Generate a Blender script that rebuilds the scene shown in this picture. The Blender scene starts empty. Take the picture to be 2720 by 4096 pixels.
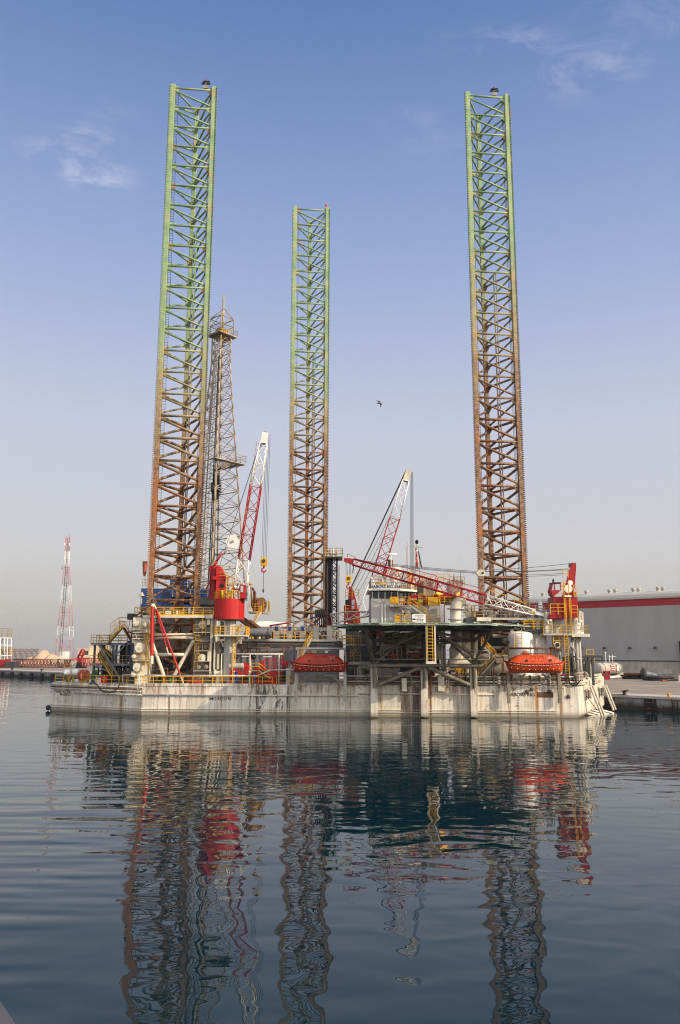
import bpy, math, random
from mathutils import Vector as V, Matrix, Euler
random.seed(7)
R=math.radians
sc=bpy.context.scene
col=sc.collection
# ------------------------------------------------------------------ camera
CAM=V((0,0,8.5)); F=3163.0; PITCH=R(10.09); ROLL=R(0.19)
cm=(Matrix.Rotation(math.pi/2+PITCH,3,'X')@Matrix.Rotation(ROLL,3,'Z'))
cd=bpy.data.cameras.new('camera'); co=bpy.data.objects.new('camera',cd); col.objects.link(co)
co.location=CAM; co.rotation_euler=cm.to_euler()
cd.sensor_fit='VERTICAL'; cd.sensor_height=36; cd.lens=F/4096*36; cd.clip_start=.2; cd.clip_end=20000
sc.camera=co
ZT={'S':(0,0,1),'1':(180,2300,2.0103),'2':(800,2200,2.6133),'3':(1350,2150,2.4123),'4':(1850,2200,2.4123),
 '6':(2080,2300,2.45),'J':(480,2350,3.7333),'D':(860,2480,3.136),'H':(1300,2450,3.92),'K':(1650,2450,3.6465),
 'R':(560,1150,1.889),'Q':(2400,2550,4.9),'L':(0,2080,3.4844),'C':(780,1150,7.127),'8':(1300,2650,1.3067),'7':(180,2650,1.4)}
def ray(k,x,y):
    z=ZT[k]; sx=z[0]+x/z[2]; sy=z[1]+y/z[2]
    return cm@V(((sx-1360)/F,-(sy-2048)/F,-1))
def P(k,x,y,Y):                     # a measured sight line met with the plane at distance Y
    d=ray(k,x,y); return CAM+d*(Y/d.y)
def G(k,x,y,z):
    d=ray(k,x,y); return CAM+d*((z-CAM.z)/d.z)
# ------------------------------------------------------------------ materials
def nt(name):
    m=bpy.data.materials.new(name); m.use_nodes=True; n=m.node_tree.nodes; l=m.node_tree.links
    return m,n,l,n['Principled BSDF']
def N(n,t,**k):
    o=n.new(t)
    for a,b in k.items():
        if a in o.inputs: o.inputs[a].default_value=b
        else: setattr(o,a,b)
    return o
def ramp(n,stops,interp='LINEAR'):
    r=n.new('ShaderNodeValToRGB'); e=r.color_ramp.elements; r.color_ramp.interpolation=interp
    while len(e)<len(stops): e.new(.5)
    for i,(p,c) in enumerate(stops):
        e[i].position=p; e[i].color=c if len(c)==4 else (*c,1)
    return r
def mix(n,l,a,b,f,mode='MIX'):
    m=n.new('ShaderNodeMix'); m.data_type='RGBA'; m.blend_type=mode
    for s,v in ((6,a),(7,b)):
        if hasattr(v,'links'): l.new(v,m.inputs[s])
        else: m.inputs[s].default_value=(*v,1) if len(v)==3 else v
    if hasattr(f,'links'): l.new(f,m.inputs[0])
    else: m.inputs[0].default_value=f
    return m.outputs[2]
def noise(n,l,vec,scale,detail=5,rough=.6,sc3=None,dist=0):
    if sc3:
        mp=n.new('ShaderNodeMapping'); mp.inputs['Scale'].default_value=sc3; l.new(vec,mp.inputs['Vector']); vec=mp.outputs[0]
    t=n.new('ShaderNodeTexNoise'); t.inputs['Scale'].default_value=scale; t.inputs['Detail'].default_value=detail
    t.inputs['Roughness'].default_value=rough; t.inputs['Distortion'].default_value=dist; l.new(vec,t.inputs['Vector']); return t.outputs['Fac']
B3=(0,0,0);W3=(1,1,1)
def paint(name,c,rough=.5,rust=.15,dirt=.25,metal=0,rc=(.17,.065,.022),vs=.35,rscale=1.1):
    m,n,l,b=nt(name)
    if rust>.025: rust+=.11
    dirt=min(.62,dirt*1.4)
    pos=n.new('ShaderNodeNewGeometry').outputs['Position']
    d=noise(n,l,pos,.9,6,.65,(1,1,vs))
    r1=ramp(n,[(.3,tuple(x*(1-dirt) for x in c)),(.62,c)]); l.new(d,r1.inputs[0])
    out=r1.outputs[0]
    if rust>0:
        r=noise(n,l,pos,rscale,9,.72,(1.6,1.6,vs))
        lo=.80-rust*.62
        rr=ramp(n,[(lo,B3),(lo+.09,W3)]); l.new(r,rr.inputs[0])
        out=mix(n,l,out,rc,rr.outputs[0])
    l.new(out,b.inputs['Base Color']); b.inputs['Roughness'].default_value=rough; b.inputs['Metallic'].default_value=metal; b.inputs['Specular IOR Level'].default_value=.28
    return m
M={}
M['cream']=paint('cream_paint',(.64,.59,.46),.5,.16,.25)
M['grey']=paint('grey_paint',(.165,.172,.185),.5,.10,.25)
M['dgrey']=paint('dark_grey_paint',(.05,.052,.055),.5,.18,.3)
M['lgrey']=paint('light_grey_paint',(.44,.415,.355),.5,.17,.25)
M['truss']=paint('truss_paint',(.25,.22,.17),.55,.22,.4)
M['house']=paint('house_grey_paint',(.38,.375,.35),.5,.08,.2)
M['white']=paint('white_paint',(.80,.79,.75),.45,.04,.15)
M['rwhite']=paint('worn_white_paint',(.66,.61,.50),.5,.17,.25)
M['red']=paint('red_paint',(.46,.014,.013),.45,.03,.25,rc=(.12,.02,.012))
M['cred']=paint('crimson_paint',(.33,.009,.014),.45,.04,.3,rc=(.10,.02,.015))
M['orange']=paint('lifeboat_orange',(.62,.075,.015),.45,.03,.22,rc=(.30,.04,.015),vs=.7)
M['oranged']=paint('lifeboat_red',(.46,.045,.013),.45,.04,.25,rc=(.25,.03,.015),vs=.7)
M['yellow']=paint('yellow_paint',(.68,.36,.008),.45,.12,.3)
M['ydirty']=paint('dirty_yellow_paint',(.46,.27,.03),.5,.25,.45)
M['blue']=paint('blue_paint',(.012,.055,.22),.4,.03,.3)
M['green']=paint('green_paint',(.02,.11,.05),.4,.05,.3)
M['black']=paint('black_paint',(.014,.014,.016),.5,.04,.3)
M['rusty']=paint('rusty_steel',(.15,.065,.03),.75,.40,.45)
M['tan']=paint('weathered_derrick_steel',(.40,.33,.25),.6,.24,.4,rc=(.20,.10,.05))
M['silver']=paint('dull_silver',(.55,.54,.50),.4,.1,.3)
M['rope']=paint('wire_rope',(.05,.05,.055),.6,0,.2)
M['pink']=paint('hose_reel_salmon',(.55,.15,.09),.6,.15,.4)
M['dkglass']=None
def glass(name,c,r=.06):
    m,n,l,b=nt(name); b.inputs['Base Color'].default_value=(*c,1); b.inputs['Roughness'].default_value=r; b.inputs['Specular IOR Level'].default_value=.8; return m
M['glass']=glass('window_glass',(.03,.04,.05))
M['lglass']=glass('pale_cab_glass',(.35,.38,.40),.1)
def plain(name,c,r=.6):
    return paint(name,c,r,0,.2)
M['text']=plain('black_lettering',(.025,.022,.02))
M['ftext']=plain('faded_lettering',(.16,.11,.075))
M['wtext']=plain('white_lettering',(.75,.75,.72))
M['rubber']=plain('fender_rubber',(.018,.018,.02),.8)
M['skin']=plain('skin',(.35,.20,.13)); M['cloth']=plain('coverall_cloth',(.66,.63,.58),.9)
# hull plates: pale paint, rust runs, oil stains low down
def hullmat():
    m,n,l,b=nt('hull_paint')
    pos=n.new('ShaderNodeNewGeometry').outputs['Position']
    d=noise(n,l,pos,.45,7,.6,(1,1,.5))
    r=ramp(n,[(.28,(.42,.39,.32)),(.5,(.65,.615,.53)),(.72,(.75,.715,.63))]); l.new(d,r.inputs[0]); out=r.outputs[0]
    # fine vertical run-off
    v=noise(n,l,pos,1.0,6,.7,(2.4,2.4,.10))
    rv=ramp(n,[(.48,B3),(.66,(.72,.72,.72))]); l.new(v,rv.inputs[0])
    out=mix(n,l,out,(.33,.24,.15),rv.outputs[0])
    v2=noise(n,l,pos,1.0,8,.75,(.75,.75,.05)); rv2=ramp(n,[(.565,B3),(.64,(.85,.85,.85))]); l.new(v2,rv2.inputs[0])
    out=mix(n,l,out,(.24,.10,.035),rv2.outputs[0])
    s=noise(n,l,pos,2.2,9,.75,(1,1,.8)); rs=ramp(n,[(.595,B3),(.64,W3)]); l.new(s,rs.inputs[0])
    out=mix(n,l,out,(.22,.085,.03),rs.outputs[0])
    # black oil / tyre scuffing mid-hull
    sx=n.new('ShaderNodeSeparateXYZ'); l.new(pos,sx.inputs[0])
    def band(a,b_,c_,d_):
        mr=n.new('ShaderNodeMapRange'); mr.interpolation_type='SMOOTHSTEP'; l.new(sx.outputs[0],mr.inputs[0])
        for i,v_ in enumerate((a,b_,0,1)): mr.inputs[1+i].default_value=v_
        mr2=n.new('ShaderNodeMapRange'); mr2.interpolation_type='SMOOTHSTEP'; l.new(sx.outputs[0],mr2.inputs[0])
        for i,v_ in enumerate((c_,d_,1,0)): mr2.inputs[1+i].default_value=v_
        mu=n.new('ShaderNodeMath'); mu.operation='MULTIPLY'; l.new(mr.outputs[0],mu.inputs[0]); l.new(mr2.outputs[0],mu.inputs[1]); return mu.outputs[0]
    def stain(out,bd,scale,lo,c_,sc3):
        o=noise(n,l,pos,scale,9,.75,sc3,.8); ro=ramp(n,[(lo,B3),(lo+.1,W3)]); l.new(o,ro.inputs[0])
        mu=n.new('ShaderNodeMath'); mu.operation='MULTIPLY'; l.new(ro.outputs[0],mu.inputs[0]); l.new(bd,mu.inputs[1])
        return mix(n,l,out,c_,mu.outputs[0])
    out=stain(out,band(-15,-11,-8,-6),.9,.5,(.035,.033,.03),(1.6,1.6,.55))
    out=stain(out,band(7.4,8.6,10.6,11.2),.8,.44,(.06,.035,.022),(1.8,1.8,.10))
    for k_,x_,w_,lo_,c_ in (('7',430,.45,.46,(.30,.17,.06)),('8',440,.22,.42,(.26,.10,.03)),('8',552,.17,.30,(.17,.065,.025)),('8',420,.6,.5,(.30,.15,.05)),('8',960,.28,.36,(.24,.09,.025)),('8',1105,.30,.38,(.36,.17,.05)),('8',1155,.4,.5,(.36,.2,.08)),('8',1228,.25,.40,(.26,.10,.03)),('8',700,.5,.5,(.30,.16,.06)),('8',815,.3,.47,(.30,.13,.04)),('7',240,.3,.5,(.28,.12,.04)),('7',565,.22,.45,(.22,.09,.03)),('7',1200,.22,.40,(.06,.045,.035)),('7',1370,.35,.46,(.06,.05,.04))):
        x0=P(k_,x_,200,109.5 if k_=='8' else 113).x; out=stain(out,band(x0-w_,x0-w_*.5,x0+w_*.5,x0+w_),1.1,lo_,c_,(2.2,2.2,.13))
    # brown runs hanging from the deck edge
    eg=n.new('ShaderNodeMapRange'); eg.interpolation_type='SMOOTHSTEP'; l.new(sx.outputs[2],eg.inputs[0])
    for i,v_ in enumerate((1.9,4.1,0,1)): eg.inputs[1+i].default_value=v_
    out=stain(out,eg.outputs[0],1.0,.50,(.20,.105,.045),(1.3,1.3,.16))
    # waterline slime
    mr=n.new('ShaderNodeMapRange'); l.new(sx.outputs[2],mr.inputs[0])
    for i,v_ in enumerate((.1,.85,.9,0)): mr.inputs[1+i].default_value=v_
    out=mix(n,l,out,(.15,.12,.075),mr.outputs[0])
    l.new(out,b.inputs['Base Color']); b.inputs['Roughness'].default_value=.5
    bp=n.new('ShaderNodeBump'); bp.inputs['Strength'].default_value=.25; bp.inputs['Distance'].default_value=.12
    pn=noise(n,l,pos,.8,3,.5,(1,1,.6)); l.new(pn,bp.inputs['Height']); l.new(bp.outputs[0],b.inputs['Normal'])
    return m
M['hull']=hullmat()
def legmat(name,zlo,zhi):
    m,n,l,b=nt(name)
    pos=n.new('ShaderNodeNewGeometry').outputs['Position']
    sx=n.new('ShaderNodeSeparateXYZ'); l.new(pos,sx.inputs[0])
    bandn=noise(n,l,pos,.11,4,.7,(.5,.5,1))
    ma=n.new('ShaderNodeMath'); ma.operation='MULTIPLY_ADD'; l.new(bandn,ma.inputs[0]); ma.inputs[1].default_value=34; ma.inputs[2].default_value=-17
    ad=n.new('ShaderNodeMath'); l.new(sx.outputs[2],ad.inputs[0]); l.new(ma.outputs[0],ad.inputs[1])
    fn=noise(n,l,pos,1.3,8,.75)
    ma2=n.new('ShaderNodeMath'); ma2.operation='MULTIPLY_ADD'; l.new(fn,ma2.inputs[0]); ma2.inputs[1].default_value=20; l.new(ad.outputs[0],ma2.inputs[2])
    mr=n.new('ShaderNodeMapRange'); l.new(ma2.outputs[0],mr.inputs[0]); mr.inputs[1].default_value=zlo+10; mr.inputs[2].default_value=zhi+10
    g=noise(n,l,pos,.5,5,.6); rg=ramp(n,[(.3,(.15,.245,.125)),(.52,(.225,.335,.175)),(.72,(.37,.385,.18))]); l.new(g,rg.inputs[0])
    olive=ramp(n,[(.35,(.20,.17,.08)),(.6,(.34,.27,.14))]); l.new(g,olive.inputs[0])
    br=noise(n,l,pos,2.2,9,.75); rb=ramp(n,[(.34,(.022,.011,.007)),(.45,(.11,.05,.022)),(.57,(.25,.14,.07)),(.68,(.46,.33,.22))]); l.new(br,rb.inputs[0])
    r2=noise(n,l,pos,.35,5,.6,(1,1,.4)); rr2=ramp(n,[(.50,B3),(.66,(.8,.8,.8))]); l.new(r2,rr2.inputs[0])
    brown=mix(n,l,rb.outputs[0],(.30,.10,.02),rr2.outputs[0])
    rf=ramp(n,[(0,B3),(.5,W3)]); l.new(mr.outputs[0],rf.inputs[0])
    rf2=ramp(n,[(.5,B3),(1,W3)]); l.new(mr.outputs[0],rf2.inputs[0])
    o=mix(n,l,brown,olive.outputs[0],rf.outputs[0]); o=mix(n,l,o,rg.outputs[0],rf2.outputs[0])
    # primer/rust patches at the weld joints
    p=noise(n,l,pos,.6,6,.7); rp=ramp(n,[(.60,B3),(.645,W3)]); l.new(p,rp.inputs[0])
    o=mix(n,l,o,(.42,.22,.11),rp.outputs[0])
    l.new(o,b.inputs['Base Color']); b.inputs['Roughness'].default_value=.6
    bp=n.new('ShaderNodeBump'); bp.inputs['Strength'].default_value=.5; bp.inputs['Distance'].default_value=.08; l.new(br,bp.inputs['Height']); l.new(bp.outputs[0],b.inputs['Normal'])
    return m
M['primer']=paint('rust_primer',(.42,.21,.10),.7,.3,.4)
M['leg1']=legmat('left_leg_steel',36,60)
M['leg2']=legmat('middle_leg_steel',44,70)
M['leg3']=legmat('right_leg_steel',48,76)
# ------------------------------------------------------------------ mesh builder
ORG={}
class MB:
    def __init__(s): s.v=[]; s.f=[]; s.s=[]; s.g=[]
    def brk(s):                       # what follows is a piece of its own
        if s.f: s.g.append(len(s.f))
        return s
    def add(s,vs,fs,sm=False):
        o=len(s.v); s.v+= [V(p) for p in vs]
        for f in fs: s.f.append([i+o for i in f]); s.s.append(sm)
        return s
    def bb(s,x0,y0,z0,x1,y1,z1):
        return s.add([(x0,y0,z0),(x1,y0,z0),(x1,y1,z0),(x0,y1,z0),(x0,y0,z1),(x1,y0,z1),(x1,y1,z1),(x0,y1,z1)],
            [(0,3,2,1),(4,5,6,7),(0,1,5,4),(1,2,6,5),(2,3,7,6),(3,0,4,7)])
    def bar(s,p,q,r,n=6,r2=None,cap=True,up=None):
        p=V(p);q=V(q);d=(q-p)
        if d.length<1e-6: return s
        d.normalize(); a=V((0,0,1)) if abs(d.z)<.9 else V((1,0,0))
        u=d.cross(a).normalized(); w=d.cross(u); r2=r if r2 is None else r2
        ph=math.pi/n
        vs=[];
        for c,rr in ((p,r),(q,r2)):
            for i in range(n):
                t=2*math.pi*i/n+ph; vs.append(c+u*math.cos(t)*rr+w*math.sin(t)*rr)
        o=len(s.v); s.v+=vs
        for i in range(n):
            j=(i+1)%n; s.f.append([o+i,o+j,o+n+j,o+n+i]); s.s.append(n>5)
        if cap: s.f.append([o+i for i in range(n)][::-1]); s.s.append(False); s.f.append([o+n+i for i in range(n)]); s.s.append(False)
        return s
    def beam(s,p,q,w,h,upv=(0,0,1)):
        p=V(p);q=V(q);d=(q-p).normalized(); a=V(upv)
        if abs(d.dot(a))>.95: a=V((0,1,0))
        u=d.cross(a).normalized(); t=u.cross(d)
        vs=[]
        for c in (p,q):
            for i,j in ((-1,-1),(1,-1),(1,1),(-1,1)): vs.append(c+u*i*w/2+t*j*h/2)
        return s.add(vs,[(0,1,2,3),(7,6,5,4),(0,4,5,1),(1,5,6,2),(2,6,7,3),(3,7,4,0)])
    def path(s,pts,r,n=6):
        for a,b in zip(pts,pts[1:]): s.bar(a,b,r,n)
        return s
    def prism(s,pts,ex):
        pts=[V(p) for p in pts]; ex=V(ex); n=len(pts)
        return s.add(pts+[p+ex for p in pts],[list(range(n)),list(range(2*n-1,n-1,-1))]+[((i+1)%n,i,n+i,n+(i+1)%n) for i in range(n)])
    def lathe(s,prof,c,n=20,axis=(0,0,1),cap=True):
        c=V(c);d=V(axis).normalized(); a=V((0,0,1)) if abs(d.z)<.9 else V((1,0,0))
        u=d.cross(a).normalized(); w=d.cross(u); o=len(s.v)
        for r,h in prof:
            for i in range(n):
                t=2*math.pi*i/n; s.v.append(c+d*h+u*math.cos(t)*r+w*math.sin(t)*r)
        for k in range(len(prof)-1):
            flat=False
            for i in range(n):
                j=(i+1)%n; s.f.append([o+k*n+i,o+k*n+j,o+(k+1)*n+j,o+(k+1)*n+i]); s.s.append(True)
        if cap:
            s.f.append([o+i for i in range(n)][::-1]); s.s.append(False)
            k=len(prof)-1; s.f.append([o+k*n+i for i in range(n)]); s.s.append(False)
        return s
    def rect(s,k,x0,y0,x1,y1,Y,d,zb=None):     # box with the measured front at distance Y, d deep
        a=P(k,x0,(y0+y1)/2,Y).x; b=P(k,x1,(y0+y1)/2,Y).x
        t=P(k,(x0+x1)/2,y0,Y).z; u=P(k,(x0+x1)/2,y1,Y).z if zb is None else zb
        return s.bb(a,Y,u,b,Y+d,t)
    def build(s,name,mat,parent=None,label=None,cat=None,group=None,kind=None):
        if s.g and parent is not None:
            cuts=[0]+s.g+[len(s.f)]; o=None
            for a,b in zip(cuts,cuts[1:]):
                if a==b: continue
                m=MB(); used={}
                for f,sm in zip(s.f[a:b],s.s[a:b]):
                    for i in f:
                        if i not in used: used[i]=len(m.v); m.v.append(s.v[i])
                    m.f.append([used[i] for i in f]); m.s.append(sm)
                o=m.build(name,mat,parent,label,cat,group,kind)
            return o
        me=bpy.data.meshes.new(name)
        if parent is not None: org=ORG[parent.name]
        else:
            xs=[p.x for p in s.v];ys=[p.y for p in s.v];zs=[p.z for p in s.v]
            org=V(((min(xs)+max(xs))/2,(min(ys)+max(ys))/2,min(zs)))
        me.from_pydata([p-org for p in s.v],[],s.f); me.polygons.foreach_set('use_smooth',s.s)
        import bmesh
        bm=bmesh.new(); bm.from_mesh(me); bmesh.ops.recalc_face_normals(bm,faces=bm.faces); [setattr(e,'smooth',False) for e in bm.edges if len(e.link_faces)==2 and e.calc_face_angle(0)>.7]
        bm.to_mesh(me); bm.free()
        me.materials.append(M[mat] if isinstance(mat,str) else mat)
        o=bpy.data.objects.new(name,me); col.objects.link(o)
        if parent is not None: o.parent=parent
        else: o.location=org
        ORG[o.name]=org
        tag(o,label,cat,group,kind)
        return o
def tag(o,label=None,cat=None,group=None,kind=None):
    for k,v in (('label',label),('category',cat),('group',group),('kind',kind)):
        if v: o[k]=v
    return o
def T(name,label,cat,loc,group=None):
    o=bpy.data.objects.new(name,None); col.objects.link(o); o.location=V(loc); o.empty_display_size=.5
    ORG[o.name]=V(loc); return tag(o,label,cat,group)
def copytree(o,off,label=None,parent=None):
    c=o.copy(); col.objects.link(c)
    if parent is None: c.location=o.location+V(off); ORG[c.name]=V(c.location)
    else: c.parent=parent; ORG[c.name]=ORG[parent.name]
    if label: c['label']=label
    for ch in list(o.children): copytree(ch,off,None,c)
    return c
def text(s,name,parent,mat,size,loc,rot=(math.pi/2,0,0),ext=.012,xs=1,align='CENTER'):
    cu=bpy.data.curves.new(name,'FONT'); cu.body=s; cu.size=size; cu.extrude=ext; cu.offset=size*.012; cu.align_x=align; cu.align_y='CENTER'
    t=bpy.data.objects.new('tmp',cu); col.objects.link(t); bpy.context.view_layer.update()
    me=bpy.data.meshes.new_from_object(t.evaluated_get(bpy.context.evaluated_depsgraph_get()))
    bpy.data.objects.remove(t)
    mt=Euler(rot).to_matrix()
    off=V(loc)-ORG[parent.name]
    for v in me.vertices: v.co=mt@V((v.co.x*xs,v.co.y,v.co.z))+off
    me.materials.clear(); me.materials.append(M[mat]); me.name=name
    o=bpy.data.objects.new(name,me); col.objects.link(o); o.parent=parent; ORG[o.name]=ORG[parent.name]; return o
def rail(mb,pts,h=1.1,r=.04,sp=1.5,mid=2,kick=False):
    pts=[V(p) for p in pts]; mb.brk()
    for a,b in zip(pts,pts[1:]):
        L=(b-a).length; n=max(1,round(L/sp))
        for i in range(n+1): c=a.lerp(b,i/n); mb.bar(c,c+V((0,0,h)),r*1.1,5)
        for j in range(mid): 
            z=V((0,0,h*(j+1)/mid)); mb.bar(a+z,b+z,r if j==mid-1 else r*.8,5)
        if kick: mb.beam(a+V((0,0,.08)),b+V((0,0,.08)),.03,.16)
    return mb
def stair(par,p,q,w=(0,.8,0),mat='lgrey',rmat='yellow',rails=True):
    p=V(p);q=V(q);w=V(w); m=MB()
    for o in (V((0,0,0)),w): m.beam(p+o,q+o,.06,.22)
    n=max(3,int(abs(q.z-p.z)/.24))
    d=(q-p); d.z=0; d.normalize()
    for i in range(n):
        c=p.lerp(q,(i+.5)/n); m.add([c-d*.13,c+d*.13,c+d*.13+w,c-d*.13+w],[(0,1,2,3)]); 
        m.beam(c+w*.02,c+w*.98,.24,.03)
    st=m.build('stair_flight',mat,par)
    if rails:
        r=MB()
        for o in (V((0,0,0)),w):
            for h in (.55,1.05): r.bar(p+o+V((0,0,h)),q+o+V((0,0,h)),.04,5)
            k=max(2,int((q-p).length/1.3))
            for i in range(k+1): c=p.lerp(q,i/k)+o; r.bar(c,c+V((0,0,1.05)),.04,5)
        r.build('handrail',rmat,par)
def ladder(mb,a,b,side=(1,0,0),w=.45,r=.03,sp=.3):
    a=V(a);b=V(b);s=V(side)*w/2; mb.brk()
    mb.bar(a-s,b-s,r,5);mb.bar(a+s,b+s,r,5)
    n=int((b-a).length/sp)
    for i in range(1,n): c=a.lerp(b,i/n); mb.bar(c-s,c+s,r*.7,4)
    return mb
def lattice(mb,p,q,w0,w1,h0,h1,nb,r=.06,rb=.035,side=(0,1,0),x=False):
    p=V(p);q=V(q);d=(q-p).normalized();s=V(side);s=(s-d*s.dot(d)).normalized();u=s.cross(d)
    def c(i,k):
        t=i/nb; w=w0+(w1-w0)*t; h=h0+(h1-h0)*t; a,b=((-1,-1),(1,-1),(1,1),(-1,1))[k]
        return p.lerp(q,t)+s*a*w/2+u*b*h/2
    for k in range(4): mb.bar(c(0,k),c(nb,k),r,6)
    for i in range(nb+1):
        for k in range(4):
            if i in(0,nb) or i%2==0: mb.bar(c(i,k),c(i,(k+1)%4),rb,5)
            if i<nb:
                if (i+k)%2 or x: mb.bar(c(i,k),c(i+1,(k+1)%4),rb,5)
                if not (i+k)%2 or x: mb.bar(c(i,(k+1)%4),c(i+1,k),rb,5)
    return mb
# ------------------------------------------------------------------ sky, sun, water, quay
SUN=V((1,-.50,.56)).normalized()
EL=math.asin(SUN.z); AZ=math.atan2(SUN.x,SUN.y)
w=bpy.data.worlds.new('World'); sc.world=w; w.use_nodes=True
n=w.node_tree.nodes; l=w.node_tree.links; bg=n['Background']
sky=n.new('ShaderNodeTexSky'); sky.sky_type='NISHITA'; sky.sun_disc=False; sky.sun_elevation=EL; sky.sun_rotation=AZ
sky.air_density=1.0; sky.dust_density=2.2; sky.ozone_density=1.5; sky.altitude=0
tc=n.new('ShaderNodeTexCoord'); sx=n.new('ShaderNodeSeparateXYZ'); l.new(tc.outputs['Generated'],sx.inputs[0])
# pale haze layer low in the sky
hz=ramp(n,[(0,(.9,.9,.9)),(.12,(.88,.88,.88)),(.5,(.85,.85,.85)),(1,(.7,.7,.7))]); l.new(sx.outputs[2],hz.inputs[0])
hc=ramp(n,[(0,(3.5,3.45,3.4)),(.05,(4.6,4.36,4.15)),(.12,(5.35,5.2,5.2)),(.275,(4.85,5.1,6.2)),(.465,(2.8,3.65,5.9)),(.68,(1.08,1.9,4.3)),(1,(.7,1.4,3.6))]); l.new(sx.outputs[2],hc.inputs[0])
skyc=mix(n,l,sky.outputs[0],hc.outputs[0],hz.outputs[0])
# thin cirrus
dv=n.new('ShaderNodeVectorMath'); dv.operation='DIVIDE'; l.new(tc.outputs['Generated'],dv.inputs[0])
cz=n.new('ShaderNodeCombineXYZ'); 
mx=n.new('ShaderNodeMath'); mx.operation='MAXIMUM'; l.new(sx.outputs[2],mx.inputs[0]); mx.inputs[1].default_value=.05
for i in range(3): l.new(mx.outputs[0],cz.inputs[i])
l.new(cz.outputs[0],dv.inputs[1])
def blob(cx,cy,rx,ry):
    s=n.new('ShaderNodeVectorMath'); s.operation='SUBTRACT'; l.new(dv.outputs[0],s.inputs[0]); s.inputs[1].default_value=(cx,cy,1)
    m=n.new('ShaderNodeVectorMath'); m.operation='MULTIPLY'; l.new(s.outputs[0],m.inputs[0]); m.inputs[1].default_value=(1/rx,1/ry,0)
    q=n.new('ShaderNodeVectorMath'); q.operation='LENGTH'; l.new(m.outputs[0],q.inputs[0])
    r=n.new('ShaderNodeMapRange'); r.interpolation_type='SMOOTHSTEP'; l.new(q.outputs['Value'],r.inputs[0])
    for i,v in enumerate((.1,1,1,0)): r.inputs[1+i].default_value=v
    return r.outputs[0]
def cl(sxx,sy,rx,ry):
    d=ray('S',sxx,sy); return blob(d.x/d.z,d.y/d.z,rx,ry)
tot=None
for a in ((245,620,.13,.08,1.3),(370,700,.13,.10,1.4),(350,545,.09,.06,.9),(2060,170,.22,.06,.55),(2340,270,.15,.12,.75),(1750,590,.14,.10,.3),(2600,60,.18,.08,.4),(450,440,.10,.05,.4),(1640,480,.1,.06,.3)):
    b_=cl(*a[:4]); w_=n.new('ShaderNodeMath'); w_.operation='MULTIPLY'; l.new(b_,w_.inputs[0]); w_.inputs[1].default_value=a[4]; b_=w_.outputs[0]
    if tot is None: tot=b_
    else:
        m_=n.new('ShaderNodeMath'); m_.operation='MAXIMUM'; l.new(tot,m_.inputs[0]); l.new(b_,m_.inputs[1]); tot=m_.outputs[0]
cn=noise(n,l,dv.outputs[0],8,10,.68,(1,1.4,1),.5); cr=ramp(n,[(.44,B3),(.66,W3)]); l.new(cn,cr.inputs[0])
cm_=n.new('ShaderNodeMath'); cm_.operation='MULTIPLY'; l.new(tot,cm_.inputs[0]); l.new(cr.outputs[0],cm_.inputs[1])
cm2=n.new('ShaderNodeMath'); cm2.operation='MULTIPLY'; l.new(cm_.outputs[0],cm2.inputs[0]); cm2.inputs[1].default_value=.5
skyc=mix(n,l,skyc,(5.2,5.5,6.6),cm2.outputs[0])
# added glow in the unseen sky behind and right, brightens camera-facing sides
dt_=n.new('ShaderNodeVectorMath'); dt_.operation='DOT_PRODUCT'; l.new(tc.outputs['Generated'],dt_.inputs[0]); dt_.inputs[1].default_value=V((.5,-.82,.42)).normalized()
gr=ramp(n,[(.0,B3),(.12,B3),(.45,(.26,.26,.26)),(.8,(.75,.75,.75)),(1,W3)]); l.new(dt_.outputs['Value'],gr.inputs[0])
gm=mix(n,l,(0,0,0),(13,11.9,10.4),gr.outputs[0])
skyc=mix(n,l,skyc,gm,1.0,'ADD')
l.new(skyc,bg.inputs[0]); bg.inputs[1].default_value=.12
sd=bpy.data.lights.new('sun','SUN'); so=bpy.data.objects.new('sun',sd); col.objects.link(so)
sd.energy=5.0; sd.angle=R(.6); sd.color=(1,.80,.55); so.rotation_euler=(-SUN).to_track_quat('-Z','Y').to_euler(); so.location=(200,0,200)
sc.view_settings.view_transform='Standard'; sc.view_settings.look='None'; sc.view_settings.exposure=.06
sc.cycles.max_bounces=6; sc.cycles.caustics_reflective=False; sc.cycles.caustics_refractive=False
sc.cycles.use_denoising=True; sc.cycles.denoising_prefilter="NONE"
sc.cycles.pixel_filter_type='BLACKMAN_HARRIS'; sc.cycles.filter_width=1.1
sc.cycles.sample_clamp_indirect=6
# water
m,n,l,b=nt('sea_water'); M['water']=m
b.inputs['Base Color'].default_value=(.0003,.0155,.0235,1); b.inputs['Roughness'].default_value=.0; b.inputs['IOR'].default_value=1.33; b.inputs['Specular IOR Level'].default_value=.47
pos=n.new('ShaderNodeNewGeometry').outputs['Position']
w1=noise(n,l,pos,.16,1,.4,(1,1.2,1),.4); w2=noise(n,l,pos,.5,0,.5,(1,1.5,1),.5); w3=noise(n,l,pos,1.5,0,.5,(1,1.35,1),.3)
patch=noise(n,l,pos,.03,3,.5,(1,1.5,1)); pr=ramp(n,[(.38,(.45,.45,.45)),(.62,W3)]); l.new(patch,pr.inputs[0])
def mad(a,k,c=None):
    q=n.new('ShaderNodeMath'); q.operation='MULTIPLY_ADD'; l.new(a,q.inputs[0]); q.inputs[1].default_value=k
    if c is None: q.inputs[2].default_value=0
    else: l.new(c,q.inputs[2])
    return q.outputs[0]
wsum=mad(w2,.038,mad(w3,.0034))
mu_=n.new('ShaderNodeMath'); mu_.operation='MULTIPLY'; l.new(wsum,mu_.inputs[0]); l.new(pr.outputs[0],mu_.inputs[1])
h=mad(w1,.045,mu_.outputs[0])
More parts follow.
